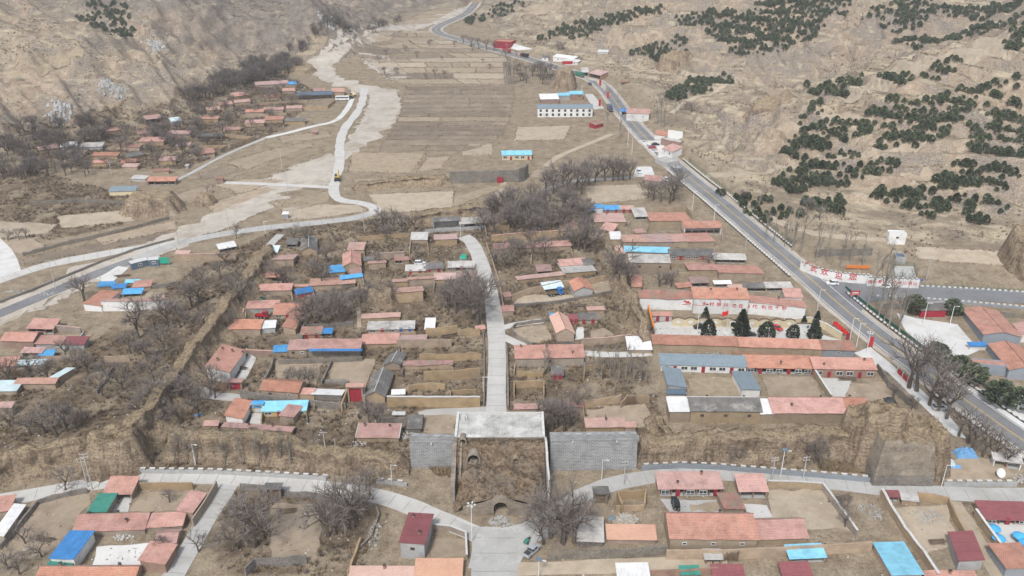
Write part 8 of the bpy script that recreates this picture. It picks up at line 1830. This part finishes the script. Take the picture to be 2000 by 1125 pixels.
for a in [(1428,1095,4,'upright sticks leaning on the three-window house bank',True),(1640,975,6,'long branch heap behind the ring road wall'),(655,752,7,'log stack along the dark stone garden wall'),(880,657,6,'log stack below the brown ruin wall by street'),(1655,742,5,'beams stored under the white-framed windows'),(660,468,4,'stick bundle at the upper village plots'),
          (240,540,5,'brush bundle behind the site cabins'),(1130,598,5,'log stack by the scrub strip near gabled house'),(300,690,4,'stick bundle in the scrub below two-tone roofs'),(560,1000,4,'fallen branches in the brown plot'),(1390,960,3,'firewood beside the red-pillared porch'),(905,735,5,'collapsed timbers in the street ruins',True),(1230,790,4,'stacked timbers by crumbling wall',True),(470,720,4,'dead stalks in the white-sided house yard'),(90,1055,4,'firewood heap in the bare yard'),(1830,1060,4,'firewood heap by narrow maroon house')]:
    woodpile(*a[:4], a[0], len(a) > 4)
# ------------------------------------------------------------------ dry brush and grass
def tuft_template(seed, n, spread, wid):
    r = random.Random(seed); T = []
    for _ in range(n):
        a = r.uniform(0, 6.28); q = Vector((math.cos(a), math.sin(a), 0)); p = q * r.uniform(0, .35) * spread; d = (q * r.uniform(.2, 1.0) * spread + Vector((0, 0, r.uniform(.5, 1.0)))); s = Vector((-q.y, q.x, 0)) * wid * r.uniform(.6, 1.3); T += [p - s, p + s, p + d]
    return np.array([tuple(v) for v in T])
def blocked(X, Y, grow=0.0):
    B = np.zeros(len(X), bool)
    for P, w in KEEP_L:
        P = np.array(P); x0, x1, y0, y1 = P[:, 0].min() - w, P[:, 0].max() + w, P[:, 1].min() - w, P[:, 1].max() + w
        k = np.nonzero((X > x0) & (X < x1) & (Y > y0) & (Y < y1))[0]
        if len(k): B[k] |= seg_dist(X[k], Y[k], [tuple(p) for p in P]) < w + grow
    for P in KEEP_P:
        A = np.array(P); k = np.nonzero((X > A[:, 0].min()) & (X < A[:, 0].max()) & (Y > A[:, 1].min()) & (Y < A[:, 1].max()))[0]
        if len(k): B[k] |= in_poly(X[k], Y[k], P)
    return B
def scatter(name, label, X, Y, h0, h1, mats, tmpl, zoff=0.0):
    n = len(X); r = RNG; a = r.uniform(0, 6.28, n); h = r.uniform(h0, h1, n); Z = hz(X, Y) + zoff; k = r.integers(0, len(tmpl), n); Vs, Ms = [], []
    for t in range(len(tmpl)):
        i = np.nonzero(k == t)[0]; T = tmpl[t]; c, s = np.cos(a[i])[:, None] * h[i][:, None], np.sin(a[i])[:, None] * h[i][:, None]
        V = np.stack([T[None, :, 0] * c - T[None, :, 1] * s + X[i][:, None], T[None, :, 0] * s + T[None, :, 1] * c + Y[i][:, None], T[None, :, 2] * h[i][:, None] + Z[i][:, None] - .03], 2); Vs.append(V.reshape(-1, 3))
        Ms.append(np.repeat(r.integers(0, len(mats), len(i)), len(T) // 3))
    V = np.concatenate(Vs); o = link(name, big_mesh(name, V, np.arange(len(V)).reshape(-1, 3), mats, np.concatenate(Ms), uv=False)); tag(o, label, None, None, 'stuff'); return o
TB = [tuft_template(s, 16, .8, .05) for s in range(4)]; TG = [tuft_template(s + 10, 9, .5, .045) for s in range(4)]
def rand_in(polys, n, seed):
    r = np.random.default_rng(seed); XS, YS = [], []
    A = []
    for P in polys: W = np.array(P); A.append((W[:, 0].max() - W[:, 0].min()) * (W[:, 1].max() - W[:, 1].min()))
    for P, a in zip(polys, A):
        W = np.array(P); m_ = int(n * a / sum(A)); x = r.uniform(W[:, 0].min(), W[:, 0].max(), m_); y = r.uniform(W[:, 1].min(), W[:, 1].max(), m_); k = in_poly(x, y, P); XS.append(x[k]); YS.append(y[k])
    return np.concatenate(XS), np.concatenate(YS)
BP = [px_poly(p) for p in BROWN_PX]
X, Y = rand_in(BP, 72000, 1); d = fbm(X / 11, Y / 11, 3); k = (d + RNG.uniform(-.5, .5, len(X)) > -.12) & ~blocked(X, Y, .4); X, Y = X[k], Y[k]
scatter('brush', 'dark dry brush filling the village plots', X, Y, .5, 1.5, ['brush', 'straw', 'brush_grey', 'brush', 'straw'], TB)
r_ = np.random.default_rng(5); X = r_.uniform(-260, 260, 60000); Y = r_.uniform(135, 560, 60000); d = fbm(X / 16 + 40, Y / 16, 3); k = (d > .12) & (hz(X, Y) - SL * Y < 4) & ~blocked(X, Y, .5); X, Y = X[k], Y[k]
scatter('dry_grass', 'straw-coloured dry grass on banks and field edges', X, Y, .25, .7, ['straw', 'straw', 'brush'], TG)
X = r_.uniform(-480, 480, 150000); Y = r_.uniform(300, 860, 150000); dz_ = hz(X, Y) - SL * Y; d = fbm(X / 30 + 11, Y / 30, 4); k = (dz_ > 3) & (d + r_.uniform(-.4, .4, len(X)) > .15) & ~blocked(X, Y, .5); X, Y = X[k][:34000], Y[k][:34000]
scatter('hill_scrub', 'grey scrub dotted over the hillsides', X, Y, .5, 1.4, ['brush_grey', 'brush', 'straw'], TB)
EX, EY = [], []
for P in FIELD_E:
    E_ = np.array(resample(list(P) + [P[0]], .9)); EX.append(E_[:, 0]); EY.append(E_[:, 1])
X, Y = np.concatenate(EX), np.concatenate(EY); X = X + r_.normal(0, .5, len(X)); Y = Y + r_.normal(0, .5, len(Y)); k = r_.random(len(X)) < .8; X, Y = X[k], Y[k]; k = np.zeros(len(X), bool)
for P, w in KEEP_L: k |= seg_dist(X, Y, P) < w
scatter('bank_brush', 'brown brush growing along the field banks', X[~k], Y[~k], .3, .9, ['brush', 'brush_grey', 'straw'], TB)
# straw clinging to the crests of the earth walls and the gate's fallen front
XS, YS, ZS = [], [], []
dg_ = [o for o in bpy.data.objects if o.name.startswith(('earth_wall', 'earth_bastion', 'earth_core'))]
for o in dg_:
    me = o.data; v = np.zeros(len(me.vertices) * 3); me.vertices.foreach_get('co', v); v = v.reshape(-1, 3); nn = np.zeros(len(me.vertices) * 3); me.vertices.foreach_get('normal', nn); nn = nn.reshape(-1, 3)
    off = np.array(o.matrix_parent_inverse.translation) * 0; i = np.nonzero(nn[:, 2] > .45)[0]; i = np.concatenate([i, i, i]); j = RNG.uniform(-.6, .6, (len(i), 2)); XS.append(v[i, 0] + j[:, 0]); YS.append(v[i, 1] + j[:, 1]); ZS.append(v[i, 2])
X, Y, Z = np.concatenate(XS), np.concatenate(YS), np.concatenate(ZS); k = RNG.random(len(X)) < .55; X, Y, Z = X[k], Y[k], Z[k]
scatter('wall_grass', 'dry grass clinging to the earthen walls', X, Y, .25, .75, ['straw', 'straw', 'brush'], TG, Z - hz(X, Y) - .05)
FV = np.array([(v.co.x, v.co.y, v.co.z) for v in bpy.data.objects['fallen_front'].data.vertices]); FV = FV[RNG.random(len(FV)) < .4]
scatter('gate_scrub', 'brown scrub growing on the fallen gate front', FV[:, 0], FV[:, 1], .3, .8, ['brush', 'straw', 'brush_grey'], TB, FV[:, 2] - hz(FV[:, 0], FV[:, 1]))
X, Y = rand_in([px_poly([(812,888),(884,884),(886,935),(850,928)]), px_poly([(1600,905),(1690,900),(1690,925),(1600,920)])], 1500, 9)
scatter('tall_straw', 'tall straw grass below the city wall', X, Y, .8, 1.8, ['straw'], TG)
# grass and dirt spilling over the road edges
VX, VY = [], []
for P, w in KEEP_L:
    E_ = np.array(resample([tuple(p[:2]) for p in P], .8))
    if len(E_) < 3 or E_[:, 1].min() > 480: continue
    T_ = np.gradient(E_, axis=0); T_ /= np.linalg.norm(T_, axis=1)[:, None] + 1e-6
    for sgn in (-1, 1):
        o_ = sgn * (w - .3 + r_.normal(0, .45, len(E_))); VX.append(E_[:, 0] + T_[:, 1] * o_); VY.append(E_[:, 1] - T_[:, 0] * o_)
X, Y = np.concatenate(VX), np.concatenate(VY); k = r_.random(len(X)) < .5
scatter('verge_grass', 'dry grass spilling over the road edges', X[k], Y[k], .15, .5, ['straw', 'brush', 'brush_grey'], TG)
# scraps, stones and sticks lying about the plots
PY = np.array([(-.5, -.4, 0), (.5, -.3, 0), (0, 0, .5), (.5, -.3, 0), (.4, .5, 0), (0, 0, .5), (.4, .5, 0), (-.4, .4, 0), (0, 0, .5), (-.4, .4, 0), (-.5, -.4, 0), (0, 0, .5)]); ST = np.array([(-1.6, -.08, .1), (1.6, -.05, .15), (1.6, .08, .2), (-1.6, -.08, .1), (1.6, .08, .2), (-1.6, .1, .12)])
X, Y = rand_in(BP[:4] + [px_poly([(1150,400),(1400,410),(1560,600),(1700,800),(1250,860),(1250,640)]), px_poly([(0,950),(440,950),(300,1125),(0,1125)]), px_poly([(1080,960),(2000,985),(2000,1125),(1080,1125)])], 17000, 21); k = np.zeros(len(X), bool)
for P, w in KEEP_L: k |= seg_dist(X, Y, P) < w
scatter('scraps', 'scraps, stones and sticks strewn over the plots', X[~k], Y[~k], .2, .6, ['rubble', 'wood', 'wood', 'stone_cap', 'wall_redbrick', 'rubble'], [PY, PY, ST], .16)
# ------------------------------------------------------------------ air between the drone and the far slopes
hb = MB(); hb.box((0, 640, 95), (2150, 1420, 196), 'concrete')
ho = hb.build('haze'); ho['kind'] = 'stuff'
hm = bpy.data.materials.new('haze_air'); hm.use_nodes = True; hm.node_tree.nodes.clear()
hv = hm.node_tree.nodes.new('ShaderNodeVolumePrincipled'); hou = hm.node_tree.nodes.new('ShaderNodeOutputMaterial')
hm.node_tree.links.new(hv.outputs[0], hou.inputs['Volume'])
hv.inputs['Color'].default_value = (0.90, 0.92, 0.95, 1); hv.inputs['Density'].default_value = 0.0002; hv.inputs['Anisotropy'].default_value = 0.2
ho.data.materials.clear(); ho.data.materials.append(hm)
tag(ho, 'thin pale haze lying over the whole valley', None)
